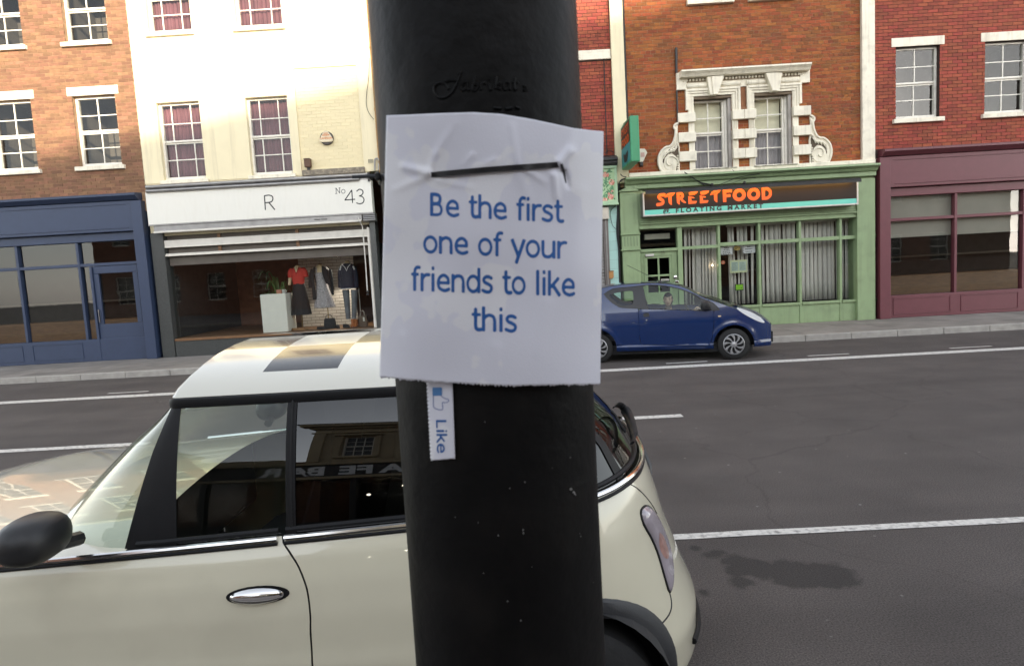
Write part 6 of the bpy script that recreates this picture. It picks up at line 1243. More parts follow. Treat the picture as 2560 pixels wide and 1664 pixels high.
# ------------------------------------------------------------------ the cable tie
tie = thing('cable_tie', 'black plastic cable tie threaded through the notice around the post', 'cable tie', tuple(on_post(945, 441)))
tiem = M('black_nylon', (.010, .010, .011), .35, var=.1)
a, b = (1076, 437.5), (1403, 411.5); P = []
for i in range(33):
    f = i/32; x = a[0]+(b[0]-a[0])*f; y = a[1]+(b[1]-a[1])*f-4*math.sin(math.pi*f)*.5; e = .0028*min(1, min(f, 1-f)*9)
    P.append([tuple(paper_at(x, y-7.2, -.002+e)), tuple(paper_at(x, y-6.6, e)), tuple(paper_at(x, y+6.6, e)), tuple(paper_at(x, y+7.2, -.002+e))])
MB().grid(P).build('strap', tiem, tie, smooth=True)
zc = on_post(960, 440).z; hd = on_post(949, 441, .003); ah = math.atan2(hd.y-PA.y, hd.x-PA.x)
P = []
for i in range(40):
    an = ah-(2*math.pi-2.2)*i/39; zz = hd.z+(on_post(1400, 412).z-hd.z)*i/39; r = PR+.0012; c, s = math.cos(an), math.sin(an)
    P.append([(PA.x+r*c, PA.y+r*s, zz-.0025), (PA.x+(r+.0014)*c, PA.y+(r+.0014)*s, zz-.0024), (PA.x+(r+.0014)*c, PA.y+(r+.0014)*s, zz+.0024), (PA.x+r*c, PA.y+r*s, zz+.0025)])
MB().grid(P, True).build('strap', tiem, tie, smooth=True)
Yh = hd.y-.004
h0, h1 = at(938, 431, Yh), at(953, 452, Yh); MB().box(h0.x, h1.x, Yh-.004, Yh+.006, h1.z, h0.z).build('head', tiem, tie, bevel=.0015)
tl = [at(940, 440.5, Yh), at(925, 440.5, Yh-.001), at(902, 441.5, Yh-.003), at(879, 442.5, Yh-.006)]
MB().tube([tuple(v) for v in tl], [.0027, .0026, .0025, .0022], 8, .5).build('tail', tiem, tie, smooth=True)
e0 = at(950, 441, Yh); e1 = paper_at(1000, 441, -.004); MB().tube([tuple(e0), tuple(at(965, 441, Yh-.004)), tuple(paper_at(985, 440, -.004))], .0026, 8).build('strap', tiem, tie, smooth=True)
# ------------------------------------------------------------------ car wheels
tyre_m = M('tyre_rubber', (.012, .012, .012), .8, var=.2, bump=.2, bscale=60); rim_m = M('silver_hubcap', (.42, .42, .43), .35, metal=.6, var=.05); hub_d = M('wheel_dark', (.01, .01, .01), .7)
def wheel(parent, c, fwd, side, r, w, spokes, slant=.5):
    """side: unit vector pointing out of the car; a tyre, a hubcap with slanted blades"""
    fwd, side = Vector(fwd), Vector(side); up = Vector((0, 0, 1)); c = Vector(c)
    T = lambda mb: setattr(mb, 'v', [tuple(c+fwd*a+side*b+up*d) for a, b, d in mb.v]) or mb
    rr = r*.66
    ty = T(MB().lathe([(rr*.98, -w), (r*.9, -w), (r*.985, -w*.86), (r, -w*.6), (r, -w*.3), (r*.985, -.02), (r*.9, 0), (rr*1.04, .004), (rr, -.02)], (0, 0, 0), 'y', 40, False)).build('wheel', tyre_m, parent, smooth=True)
    T(MB().lathe([(0, -.035), (rr, -.035), (rr, -.03)], (0, 0, 0), 'y', 30)).build('rim_well', hub_d, ty)
    T(MB().lathe([(rr*.98, -.03), (rr*1.0, .002), (rr*.95, .008), (rr*.90, -.012)], (0, 0, 0), 'y', 40, False).lathe([(0, .022), (rr*.16, .02), (rr*.22, .012), (rr*.24, -.02)], (0, 0, 0), 'y', 24, False)).build('rim', rim_m, ty, smooth=True)
    for k in range(spokes):
        a = 2*math.pi*k/spokes; hw = .19 if spokes > 8 else .2; P = []
        for i in range(5):
            f = i/4; rad = rr*(.2+.70*f); an = a+slant*f*f*.6; h = hw*(.55+.45*f)*(1 if spokes > 8 else 1.1); wd = h*rad*.95 if f > 0 else .02
            t = Vector((math.cos(an), 0, math.sin(an))); q = Vector((-math.sin(an), 0, math.cos(an))); y = .016-.014*f
            P.append([tuple(t*rad-q*wd+Vector((0, y-.012, 0))), tuple(t*rad-q*wd*.55+Vector((0, y, 0))), tuple(t*rad+q*wd*.55+Vector((0, y, 0))), tuple(t*rad+q*wd+Vector((0, y-.012, 0)))])
        T(MB().grid(P)).build('spoke', rim_m, ty, smooth=True)
    return ty
seat_m = M('grey_seat_cloth', (.05, .05, .055), .85, var=.2); trim_d = M('dark_car_trim', (.015, .015, .016), .7)
def proj(p):
    v = Vector(p)-Vector((0, 0, CAM_H)); k = FPX/v.dot(_F); return 1280+k*v.dot(_R), 832-k*v.dot(_U)

# ------------------------------------------------------------------ the cream hatchback beside the post
paint_c = M('cream_car_paint', (.66, .62, .475), .28, var=.015, coat=1.0, dirt=.18, dirt_col=(.36, .32, .24), dscale=3.5); roofp = None
def roof_paint():
    m = M('chequered_roof_paint', (.66, .64, .56), .16, var=.01, coat=.25, spec=.4); nt = m.node_tree; N = nt.nodes; L = nt.links; p = N['Principled BSDF']; src = p.inputs['Base Color'].links[0].from_socket
    tc = N.new('ShaderNodeTexCoord'); sx = N.new('ShaderNodeSeparateXYZ'); L.new(tc.outputs['Object'], sx.inputs[0])
    def m2(op, a, b=None, v=None):
        n = N.new('ShaderNodeMath'); n.operation = op; L.new(a, n.inputs[0])
        if b is not None: L.new(b, n.inputs[1])
        if v is not None: n.inputs[1].default_value = v
        return n.outputs[0]
    u = m2('FLOOR', m2('DIVIDE', m2('SUBTRACT', sx.outputs['X'], v=CHX), v=CHS)); w = m2('FLOOR', m2('DIVIDE', m2('SUBTRACT', sx.outputs['Y'], v=CHY), v=CHT))
    par = m2('FLOORED_MODULO', m2('ADD', u, w), v=2.0)
    ins = m2('MULTIPLY', m2('GREATER_THAN', sx.outputs['Y'], v=CHY), m2('LESS_THAN', sx.outputs['Y'], v=CHY+5*CHT))
    ins = m2('MULTIPLY', ins, m2('GREATER_THAN', sx.outputs['X'], v=CHX-5*CHS)); f = m2('MULTIPLY', m2('GREATER_THAN', par, v=.5), ins)
    mx = N.new('ShaderNodeMix'); mx.data_type = 'RGBA'; L.new(f, mx.inputs['Factor']); L.new(src, mx.inputs[6]); mx.inputs[7].default_value = (.016, .016, .018, 1); L.new(mx.outputs[2], p.inputs['Base Color']); return m
MYC, X0C, LR, XF0, LF = 2.68, -.05, .85, -2.15, .95; NEX = 2/2.35
BODY = ([.20, .27, .42, .55, .58, .70, .80, .88, .93], [.74, .81, .838, .846, .842, .842, .832, .812, .785], [.60, .650, .648, .594, .583, .535, .505, .476, .448], [-2.95, -3.0, -3.02, -3.0, -2.98, -2.93, -2.86, -2.75, -2.6])
_gq = np.linspace(.93, 1.335, 28); _gt = np.radians(np.interp(_gq, [.93, 1.06, 1.2, 1.335], [9.0, 12.0, 17.5, 25.0]))
_gw = .776-np.concatenate([[0], np.cumsum(np.tan((_gt[1:]+_gt[:-1])/2)*np.diff(_gq))])
GLS = (_gq, _gw, np.interp(_gq, [.93, 1.06, 1.2, 1.335], [.436, .365, .245, .09]), np.interp(_gq, [.93, 1.06, 1.2, 1.335], [-1.80, -1.62, -1.42, -1.18]))
def hull(t, q, R, xf0, lf, lift=True):
    t, q = np.asarray(t, float), np.asarray(q, float); W, xr, xfr = (np.interp(q, R[0], R[k]) for k in (1, 2, 3))
    th = np.clip((t-X0C)/LR, 0, 1)*math.pi/2; ph = np.clip((xf0-t)/lf, 0, 1)*math.pi/2
    X = np.where(t > X0C, X0C+(xr-X0C)*np.sin(th)**NEX, np.where(t < xf0, xf0+(xfr-xf0)*np.sin(ph)**NEX, t))
    w = W*np.maximum(np.cos(np.maximum(th, ph)), 0)**NEX*(1-.018*np.clip(np.abs(X+1.0)/1.2, 0, 1)**2)
    rise = np.clip(.052*(X+.74), -.07, .055)*np.clip((q-.55)/.38, 0, 1)*np.clip((1.335-q)/.4, 0, 1)
    return X, w, q+rise
def cm(R, xf0, lf, side, off=0.0):
    def f(t, q):
        o = off(t, q) if callable(off) else off
        X, w, z = hull(t, q, R, xf0, lf)
        if o:
            a, b = hull(t+.01, q, R, xf0, lf), hull(t-.01, q, R, xf0, lf); c, d = hull(t, q+.01, R, xf0, lf), hull(t, q-.01, R, xf0, lf)
            du = Vector((a[0]-b[0], -(a[1]-b[1]), a[2]-b[2])); dv = Vector((c[0]-d[0], -(c[1]-d[1]), c[2]-d[2])); n = du.cross(dv)
            if n.y > 0: n = -n
            if n.length > 0: n.normalize()
            X, y, z = X+n.x*o, -w+n.y*o, z+n.z*o
            return (float(X), MYC+side*float(y), float(z))
        return (float(X), MYC-side*float(w), float(z))
    return f
def find(px, py, R, xf0, lf):                                        # where on the near side of the shell a pixel falls
    t0, t1, q0, q1 = -1.6, .8, R[0][0], R[0][-1]
    for _ in range(5):
        T_, Q_ = np.meshgrid(np.linspace(t0, t1, 41), np.linspace(q0, q1, 41)); X, w, z = hull(T_, Q_, R, xf0, lf); v = np.stack([X, MYC-w, z-CAM_H], -1); pen = np.clip(T_, 0, 1)*12
        k = FPX/(v@np.array(_F)); d = np.hypot(1280+k*(v@np.array(_R))-px, 832-k*(v@np.array(_U))-py)+pen; i = np.unravel_index(d.argmin(), d.shape); t, q = T_[i], Q_[i]
        dt, dq = (t1-t0)/12, (q1-q0)/12; t0, t1, q0, q1 = t-dt, t+dt, max(R[0][0], q-dq), min(R[0][-1], q+dq)
    return t, q
fb = lambda px, py: find(px, py, BODY, XF0, LF); fg_ = lambda px, py: find(px, py, GLS, GF0, GLF)
GF0, GLF = -1.1, .62
car = thing('parked_car', 'cream hatchback with black chequered roof parked beside the lamp post', 'car', (-1.2, MYC, 0))
RWX, FWX, WZ_, WR_ = .095, -2.312, .295, .295
z8 = lambda a, b: (1480+a*.42017, 940+b*.42017); z7 = lambda a, b: (680+a*.26508, 1180+b*.26508)
seam = [fb(*z7(a, b)) for a, b in [(92, 655), (150, 725), (230, 850), (290, 980), (330, 1100), (355, 1270), (364, 1400), (364, 1520)]]
seam += [(seam[-1][0]-.01, .40), (seam[-1][0]-.06, .30)]
seam = catmull(seam, 3); front_seam = [(-1.72, .30), (-1.74, .45), (-1.72, .75), (-1.70, .93)]
door_poly = [(p[0], p[1]) for p in seam]+front_seam; door_poly[0] = (door_poly[0][0], .94); door_poly.append((-1.70, .94))
def arches(T_, Q_):
    X, w, z = hull(T_, Q_, BODY, XF0, LF); return np.minimum(np.hypot(X-RWX, z-WZ_-.02), np.hypot(X-FWX, z-WZ_-.02))-.345
bump_line = .55
for side in (1, -1):
    f_body = lambda T_, Q_: np.maximum(np.maximum(-arches(T_, Q_), -(d_poly(T_, Q_, door_poly)-.0028)), np.maximum(T_-.81, -3.11-T_))
    region(f_body, (-3.12, .82, .20, .93), .022, cm(BODY, XF0, LF, side)).build('body_side', paint_c, car, smooth=True)
    d = region(lambda T_, Q_: d_poly(T_, Q_, door_poly)+.0028, (-1.78, -.55, .27, .93), .018, cm(BODY, XF0, LF, side)).build('door', paint_c, car, smooth=True)
    hx, hq = fb(*z7(60, 1140))
    ell = lambda r: [(hx-.062+.09*r*math.cos(a)*1.0, hq+.026*r*math.sin(a)) for a in [k*.2618 for k in range(24)]]
    region(lambda T_, Q_: d_poly(T_, Q_, ell(1.08)), (hx-.2, hx+.08, hq-.05, hq+.05), .006, cm(BODY, XF0, LF, side, .0015)).build('handle_recess', blackmat, d, recalc=False)
    region(lambda T_, Q_: d_poly(T_, Q_, ell(.92)), (hx-.2, hx+.08, hq-.05, hq+.05), .006, cm(BODY, XF0, LF, side, lambda t, q: .026*math.sqrt(max(0, 1-((t-hx+.062)/.088)**2-((q-hq)/.027)**2)))).build('handle', chrome, d, smooth=True)
    # chrome waist line, with the gap at the door
    ts = seam[0][0]
    for a, b in ((-1.75, ts-.012), (ts+.010, .80)):
        pts = [cm(BODY, XF0, LF, side, .008)(t, .925) for t in np.linspace(a, b, 50)]
        MB().tube(pts, .0085, 8).build('waist_trim', chrome, car, smooth=True)
        pts = [cm(BODY, XF0, LF, side, .003)(t, .911) for t in np.linspace(a, b, 50)]; MB().tube(pts, .006, 6).build('waist_seal', blackmat, car, smooth=True)
        pts = [cm(GLS, GF0, GLF, side, .003)(t, .945) for t in np.linspace(max(a, -1.15), b, 50)]; MB().tube(pts, .009, 6).build('window_seal', blackmat, car, smooth=True)
    # glass: door, rear quarter, half of the rear window, half of the windscreen
    tb = fg_(715, 1150)[0]; td = fg_(739, 1150)[0]; tc0, tc1 = fg_(1535, 1175)[0], fg_(1548, 1180)[0]
    def gpan(name, a, b, mat, off=0.0, q0=.93, q1=1.335, n=24, parent=car):
        P = [[cm(GLS, GF0, GLF, side, off)(t, q) for t in np.linspace(a, b, n)] for q in np.linspace(q0, q1, 28)]; return MB().grid(P).build(name, mat, parent, smooth=True)
    lean = .0
    gpan('door_window', -1.10, tb+.003, glass_car); gpan('quarter_window', td-.003, tc0, glass_priv); gpan('rear_window', tc1, .80, glass_back, n=30)
    gpan('b_pillar', tb, td, blackmat, .004, n=6); gpan('c_pillar', tc0-.012, tc1+.012, blackmat, .003, n=6); gpan('a_pillar', -1.17, -1.09, blackmat, .003, n=6)
    gpan('windscreen', -1.72, -1.17, glass_car, n=20)
    MB().tube([cm(GLS, GF0, GLF, side, .0055)(tb+.55*(td-tb), q) for q in np.linspace(.94, 1.33, 14)], .004, 6).build('pillar_seal', blackmat, car, smooth=True)
    # black gutter between glass and roof
    P = []
    for (q, o) in ((1.318, .004), (1.33, .014), (1.345, .012), (1.352, .0)): P.append([(lambda p: (p[0], p[1], p[2]+(q-1.335 if q > 1.335 else 0)))(cm(GLS, GF0, GLF, side, o)(t, min(q, 1.335))) for t in np.linspace(-1.72, .80, 70)])
    MB().grid(P).build('gutter', blackmat, car, smooth=True)
    # wheel arch cladding
    for xw in (RWX, FWX):
        P = []
        for i in range(33):
            an = math.pi*(-.06+1.12*i/32); row = []
            for rr_, oo in ((.322, -.03), (.326, .012), (.35, .016), (.372, .013), (.379, .001), (.372, -.02)):
                gx, gz_ = xw+rr_*math.cos(an), WZ_+.02+rr_*math.sin(an); Xr = np.linspace(-3.1, .8, 400); XX, ww, zz = hull(Xr, np.full(400, min(max(gz_, .2), .93)), BODY, XF0, LF); w_at = float(np.interp(gx, np.maximum.accumulate(XX), ww))
                row.append((gx, MYC-side*(w_at+oo), gz_))
            P.append(row)
        MB().grid(P).build('wheel_arch', M('grey_black_cladding', (.022, .023, .026), .5, bump=.25, bscale=300, var=.1) if (side, xw) == (1, RWX) else bpy.data.materials['grey_black_cladding'], car, smooth=True)
        MB().grid([[(xw+.34*math.cos(an), MYC-side*y, WZ_+.02+.34*math.sin(an)) for an in np.linspace(-.2, math.pi+.2, 20)] for y in (.80, .50)]+[[(xw, MYC-side*.5, WZ_)]*20]).build('arch_liner', trim_d, car)
        wheel(car, (xw, MYC-side*.80, WR_), (1, 0, 0), (0, -side, 0), WR_, .19, 8, .15)
    # tail lamp, proud of the wing
    lp = catmull([z8(a, b) for a, b in [(288, 815), (297, 787), (318, 772), (345, 782), (382, 835), (412, 905), (440, 985), (461, 1060), (473, 1150), (474, 1235), (460, 1282), (442, 1235), (415, 1140), (385, 1040), (345, 950), (305, 880)]], 2, True)
    lt = [fb(*p) for p in lp]; bxs = (min(p[0] for p in lt)-.02, max(p[0] for p in lt)+.02, min(p[1] for p in lt)-.02, max(p[1] for p in lt)+.02); ltn = np.array(lt)
    def dome(t, q): return .003+.016*min(1, max(0, -float(d_poly(np.array([t]), np.array([q]), lt)[0])/.022))**.5
    cl = [(t, q) for t, q in lt]; mb = MB().tube([cm(BODY, XF0, LF, side, .001)(*p) for p in lt], .0048, 6, closed=True)
    lamp = mb.build('tail_lamp', blackmat, car, smooth=True)
    region(lambda T_, Q_: d_poly(T_, Q_, lt), bxs, .006, cm(BODY, XF0, LF, side, dome)).build('lens', lens_m if 'lens_m' in globals() else globals().setdefault('lens_m', M('smoky_lens', (.34, .30, .33), .12, var=.1, scale=20, coat=1.0)), lamp, smooth=True)
    def patch(pl_, nm, mat, off):
        pp = [fb(*z8(a, b)) for a, b in catmull(pl_, 3, True)]
        region(lambda T_, Q_: d_poly(T_, Q_, pp), bxs, .005, cm(BODY, XF0, LF, side, lambda t, q: dome(t, q)+off)).build(nm, mat, lamp, smooth=True)
    if side == 1: om_ = M('orange_lens', (.35, .19, .16), .3, var=.25, scale=60, coat=1.0); wm_ = M('white_lens', (.42, .385, .41), .2, var=.2, scale=80, coat=1.0)
    patch([(368, 935), (390, 950), (412, 1005), (426, 1062), (416, 1088), (398, 1060), (378, 1000)], 'indicator', om_, .0010); patch([(424, 1130), (446, 1128), (457, 1160), (449, 1186), (434, 1165)], 'reversing_lens', wm_, .0010)
    # seams of hatch and bumper
    hs_ = [fb(*z8(a, b)) for a, b in [(216, 636), (260, 660), (310, 705), (350, 755), (385, 815)]]; MB().tube([cm(BODY, XF0, LF, side, .0)(*p) for p in catmull(hs_, 3)], .0022, 5).build('hatch_seam', black, car)
    bs = [(.427, .568), (.425, .552), (.413, .532), (.385, .517), (.332, .511)]; MB().tube([cm(BODY, XF0, LF, side, .0)(*p) for p in catmull(bs, 3)], .003, 5).build('bumper_seam', black, car)
    MB().tube([cm(BODY, XF0, LF, side, .004)(t, .335) for t in np.linspace(.5, .80, 20)], .012, 8).build('bumper_strip', blackmat, car, smooth=True)
    MB().grid([[cm(BODY, XF0, LF, side, o)(t, q) for t in np.linspace(-1.98, -.20, 40)] for q, o in ((.20, .0), (.24, .014), (.31, .016), (.33, .0))]).build('sill_cladding', bpy.data.materials['grey_black_cladding'], car, smooth=True)
    # door mirror, headlamp
    MB().loft([(-1.43, MYC-side*.90, 1.005+.065*math.sin(h), .075*math.cos(h)**.6+.001, .105*math.cos(h)**.6+.001) for h in np.linspace(-1.5, 1.5, 11)], 20, 2.5).tube([(-1.40, MYC-side*.76, .945), (-1.42, MYC-side*.88, .97)], .022, 8).build('door_mirror', black, car, smooth=True)
    MB().lathe([(.10, .03), (.10, -.0), (.085, -.015), (.06, -.03), (0, -.035)], (-2.86, MYC-side*.58, .70), 'x', 24).build('headlamp', chrome, car, smooth=True)
# roof: ring upon ring up to the crown
CHX, CHS, CHY, CHT = -.61, .25, 2.105, .255
roofp = roof_paint()
RR = ([1.345, 1.352, 1.376, 1.408, 1.435, 1.457, 1.473, 1.482], [float(_gw[-1])+.0, float(_gw[-1])+.004, .640, .575, .485, .375, .24, .08], [.10, .105, .085, .04, -.03, -.13, -.27, -.45], [-1.185, -1.19, -1.17, -1.12, -1.05, -.96, -.82, -.62])
P = []
TT = np.linspace(-1.72, .80, 90)
for q in RR[0]:
    X, w, z = hull(TT, np.full(90, q), RR, GF0, GLF); near = [(float(a), MYC-float(b), float(q)) for a, b in zip(X, w)]; far = [(float(a), MYC+float(b), float(q)) for a, b in zip(X, w)]
    P.append(near+far[::-1])
mb = MB().grid(P, True); mb.f.append(tuple(len(mb.v)-180+k for k in range(180))); mb.build('roof', roofp, car, smooth=True)
# bonnet, floor, underside, seats
P = []
tt = np.linspace(-3.10, -1.25, 40)
for k in range(9):
    f = k/8; X, w, z = hull(tt, np.full(40, .93), BODY, XF0, LF); P.append([(float(a), MYC-float(b)*(1-f), float(c)+.085*(1-(1-f)**2)*min(1, (a+2.75)/.5 if a > -2.75 else 0)) for a, b, c in zip(X, w, z)])
P2 = [[(a, 2*MYC-b, c) for a, b, c in row] for row in P]
MB().grid(P).grid(P2).build('bonnet', paint_c, car, smooth=True)
MB().lathe([(0, 0), (.2, 0), (.2, .02), (0, .02)], (-3.0, MYC, .66), 'x', 24).build('grille', chrome, car)
MB().box(-2.9, .38, MYC-.70, MYC+.74, .17, .24).build('underbody', trim_d, car); MB().box(-1.7, .2, MYC-.70, MYC+.70, .241, .30).box(.05, .28, MYC-.48, MYC+.48, .30, .78).build('cabin_floor', trim_d, car)
MB().box(-1.75, -1.45, MYC-.68, MYC+.68, .55, .90).build('dashboard', trim_d, car, bevel=.03)
def seat(x, y, nm='seat'):
    s = MB().loft([(x-.22, y, .36, .26, .22), (x-.22, y, .52, .27, .23)], 16, 4).build(nm, seat_m, car, smooth=True); MB().loft([(x, y, .5, .08, .22), (x+.06, y, .75, .08, .23), (x+.13, y, 1.02, .06, .19)], 16, 4).loft([(x+.15, y, 1.05, .04, .12), (x+.17, y, 1.18, .04, .11)], 14, 4).build('backrest', seat_m, s, smooth=True)
seat(-.82, MYC-.36); seat(-.82, MYC+.36); MB().loft([(-.1, MYC, .4, .25, .55), (-.1, MYC, .55, .25, .55)], 16, 6).loft([(.1, MYC, .5, .08, .55), (.16, MYC, .95, .06, .52)], 16, 6).build('rear_bench', seat_m, car, smooth=True)
# rear wiper and hatch handle
def on_glass(L, off):                                                # points of the rear glass that the photograph shows there
    return [cm(GLS, GF0, GLF, 1, off)(*fg_(*z8(a, b))) for a, b in L]
wp = MB().tube(catmull(on_glass([(78, 235), (100, 218), (130, 225), (155, 262), (172, 310), (184, 360), (186, 400), (175, 430)], .045), 4), [.006]*4+[.014]*6+[.020]*8+[.018]*6+[.010]*5, 8, .45).build('rear_wiper', blackmat, car, smooth=True)
MB().tube(catmull(on_glass([(78, 240), (108, 272), (130, 315), (158, 355)], .03), 4), .006, 6).build('wiper_arm', blackmat, wp, smooth=True)
c = on_glass([(125, 290)], .032)[0]; MB().lathe([(.0, -.006), (.012, -.004), (.012, .004), (0, .006)], c, 'y', 12).build('wiper_nut', chrome, wp, smooth=True)
hq_ = [cm(BODY, XF0, LF, -1, .012)(t, q) for t, q in [(.70, .92), (.74, .88), (.77, .82), (.79, .76)]]
MB().tube(catmull(hq_, 4), [.008]*3+[.018]*8+[.008]*2, 8).build('hatch_handle', M('dark_handle', (.02, .02, .022), .35), car, smooth=True)
# ------------------------------------------------------------------ the blue car across the road and its driver
paint_b = M('blue_car_paint', (.0004, .017, .088), .25, var=.02, coat=1.0, metal=.0)
AB = R_(11.0); BE = Vector((math.cos(AB), -math.sin(AB), 0)); BN = Vector((math.sin(AB), math.cos(AB), 0)); BO = Vector((1.348, 11.33, 0))
HWB = .80
bl = lambda s, l, z: BO+BE*s+BN*l+Vector((0, 0, z))
blue_car = thing('parked_car', 'small blue three door hatchback standing on the far side of the road', 'car', tuple(bl(1.15, HWB, 0)))
ZC = ([-.41, -.38, -.28, -.12, .1, .45, .95, 1.16, 1.36, 1.55, 1.81, 2.02, 2.2, 2.33, 2.6, 2.8, 2.95], [.62, .86, 1.08, 1.23, 1.315, 1.36, 1.362, 1.348, 1.315, 1.245, 1.09, 1.0, .925, .875, .775, .68, .56])
ZW = ([.16, .2, .25, .275, .30, .45, .62, .70, .80, .95, 1.15, 1.36], [.70, .765, .795, .800, .785, .795, .80, .797, .785, .757, .69, .60])
smooth1 = lambda xs, ys, x: np.interp(x, xs, ys)
_c = np.array(catmull(list(zip(*ZC)), 8)); zc_f = lambda s: np.interp(s, _c[:, 0], _c[:, 1])
_w = np.array(catmull(list(zip(*ZW)), 6)); wz_f = lambda z: np.interp(z, _w[:, 0], _w[:, 1])
def bw(s, z):
    p = 1-.36*np.clip((s-1.75)/1.2, 0, 1)**3-.26*np.clip((.25-s)/.66, 0, 1)**3
    fl = .018*np.exp(-((np.hypot(s-2.305, z-.25)-.36)/.05)**2)+.018*np.exp(-((np.hypot(s, z-.26)-.36)/.05)**2)
    return (wz_f(z)+fl*(z > .3))*p
def bside(sd, off=0.0): return lambda s, z: tuple(bl(s, HWB-sd*(float(bw(s, z))+off), z))
U = catmull([(.139, 1.214), (.24, 1.275), (.347, 1.308), (.656, 1.322), (.88, 1.338), (1.146, 1.318), (1.41, 1.258), (1.665, 1.152), (1.80, 1.070), (1.98, .985), (2.107, .850)], 3)+[(1.795, .855), (.895, .922), (.736, .938), (.46, .962), (.401, .978), (.28, 1.06), (.19, 1.15)]
DG = catmull([(.822, 1.304), (.882, 1.328), (1.146, 1.306), (1.405, 1.246), (1.661, 1.14), (1.788, 1.05)], 3)+[(1.795, .872), (.905, .936), (.87, 1.02)]
QG = catmull([(.233, 1.182), (.30, 1.212), (.37, 1.23), (.50, 1.245), (.62, 1.25), (.648, 1.22), (.655, 1.1), (.63, 1.02), (.55, 1.005), (.46, 1.004), (.40, 1.03)], 3, True)
DR = catmull([(.738, .930), (.733, .77), (.737, .55), (.745, .39), (.762, .335), (.80, .308)], 4)+catmull([(1.88, .262), (1.92, .30), (1.96, .45), (1.985, .70), (1.99, .868)], 4)+[(1.80, .862), (.895, .926)]
AR = lambda S, Zz: np.minimum(np.hypot(S-2.305, Zz-.265), np.hypot(S, Zz-.27))-.335
dk = M('blue_car_black', (.016, .016, .018), .4, var=.1)
for sd in (1, -1):
    fbody = lambda S, Zz: np.maximum.reduce([Zz-zc_f(S), -AR(S, Zz), -d_poly(S, Zz, U), -(d_poly(S, Zz, DR)-.004)])
    region(fbody, (-.41, 2.95, .2, 1.40), .025, bside(sd)).build('body_side', paint_b, blue_car, smooth=True)
    d = region(lambda S, Zz: d_poly(S, Zz, DR)+.003, (.70, 2.02, .24, .95), .025, bside(sd)).build('door', paint_b, blue_car, smooth=True)
    region(lambda S, Zz: np.maximum.reduce([d_poly(S, Zz, U), -d_poly(S, Zz, DG), -d_poly(S, Zz, QG)]), (.1, 2.15, .83, 1.36), .018, bside(sd, .003)).build('window_frame', dk, blue_car, smooth=True)
    region(lambda S, Zz: d_poly(S, Zz, DG)-.006, (.8, 1.82, .85, 1.36), .03, bside(sd, -.004)).build('door_window', glass_car, blue_car, smooth=True)
    region(lambda S, Zz: d_poly(S, Zz, QG)-.006, (.2, .7, .97, 1.28), .03, bside(sd, -.004)).build('quarter_window', glass_car, blue_car, smooth=True)
    MB().tube([bside(sd, .004)(*p) for p in U[:-8]], .006, 5).build('window_seal', black, blue_car, smooth=True)
    el = [(.864+.048*math.cos(a), .828+.033*math.sin(a)) for a in [k*.2618 for k in range(24)]]
    region(lambda S, Zz: d_poly(S, Zz, el), (.8, .93, .78, .88), .008, bside(sd, .006)).build('handle', dk, d, smooth=True)
    MB().tube([bside(sd, .010)(.864+.050*math.cos(a), .828+.034*math.sin(a)) for a in [k*.2618 for k in range(24)]], .004, 5, closed=True).build('handle_rim', black, d, smooth=True)
    p = bside(sd, .004)(.865, .738); q = Vector(p)-BN*sd*.006; MB().tube([p, tuple(q)], .013, 12).build('door_lock', rim_m, d)
    el2 = [(2.08+.028*math.cos(a), .757+.013*math.sin(a)) for a in [k*.2618 for k in range(24)]]
    region(lambda S, Zz: d_poly(S, Zz, el2), (2.03, 2.13, .73, .78), .004, bside(sd, .006)).build('side_repeater', M('amber_repeater', (.75, .55, .35), .2, coat=1) if sd == 1 else bpy.data.materials['amber_repeater'], blue_car, smooth=True)
    hl = catmull([(2.36, .885), (2.48, .855), (2.62, .79), (2.76, .70), (2.84, .60), (2.74, .625), (2.60, .70), (2.46, .79)], 3, True)
    region(lambda S, Zz: d_poly(S, Zz, hl), (2.3, 2.9, .55, .92), .015, bside(sd, .006)).build('headlamp', M('pale_headlamp', (.72, .73, .74), .1, coat=1) if sd == 1 else bpy.data.materials['pale_headlamp'], blue_car, smooth=True)
    mi = [(-.03, .0), (.05, -.02)]
    bm_ = bl(1.86, HWB-sd*.86, .945)
    P = []
    for k in range(7):
        f = k/6; rr_ = math.sqrt(max(0, 1-(2*f-1)**4))
        P.append([tuple(bm_+BE*(.085*rr_*math.cos(a)*(.75+.25*f)+.0)+Vector((0, 0, (f-.5)*.165))-BN*sd*(.055*rr_*math.sin(a))) for a in [2*math.pi*i/18 for i in range(18)]])
    mm = MB().grid(P, True).build('door_mirror', dk, blue_car, smooth=True); MB().tube([bside(sd, .0)(1.93, .89), tuple(bm_+BE*.04-Vector((0, 0, .05)))], .022, 8).build('mirror_foot', dk, mm)
    for s, z in ((0, .26), (2.305, .25)):
        wheel(blue_car, bl(s, HWB-sd*.775, .268), BE, -BN*sd, .268, .16, 9, .55)
        MB().grid([[tuple(bl(s+.335*math.cos(a), HWB-sd*y, z+.01+.335*math.sin(a))) for a in np.linspace(-.1, math.pi+.1, 18)] for y in (.775, .50)]+[[tuple(bl(s, HWB-sd*.5, z))]*18]).build('arch_liner', trim_d, blue_car)
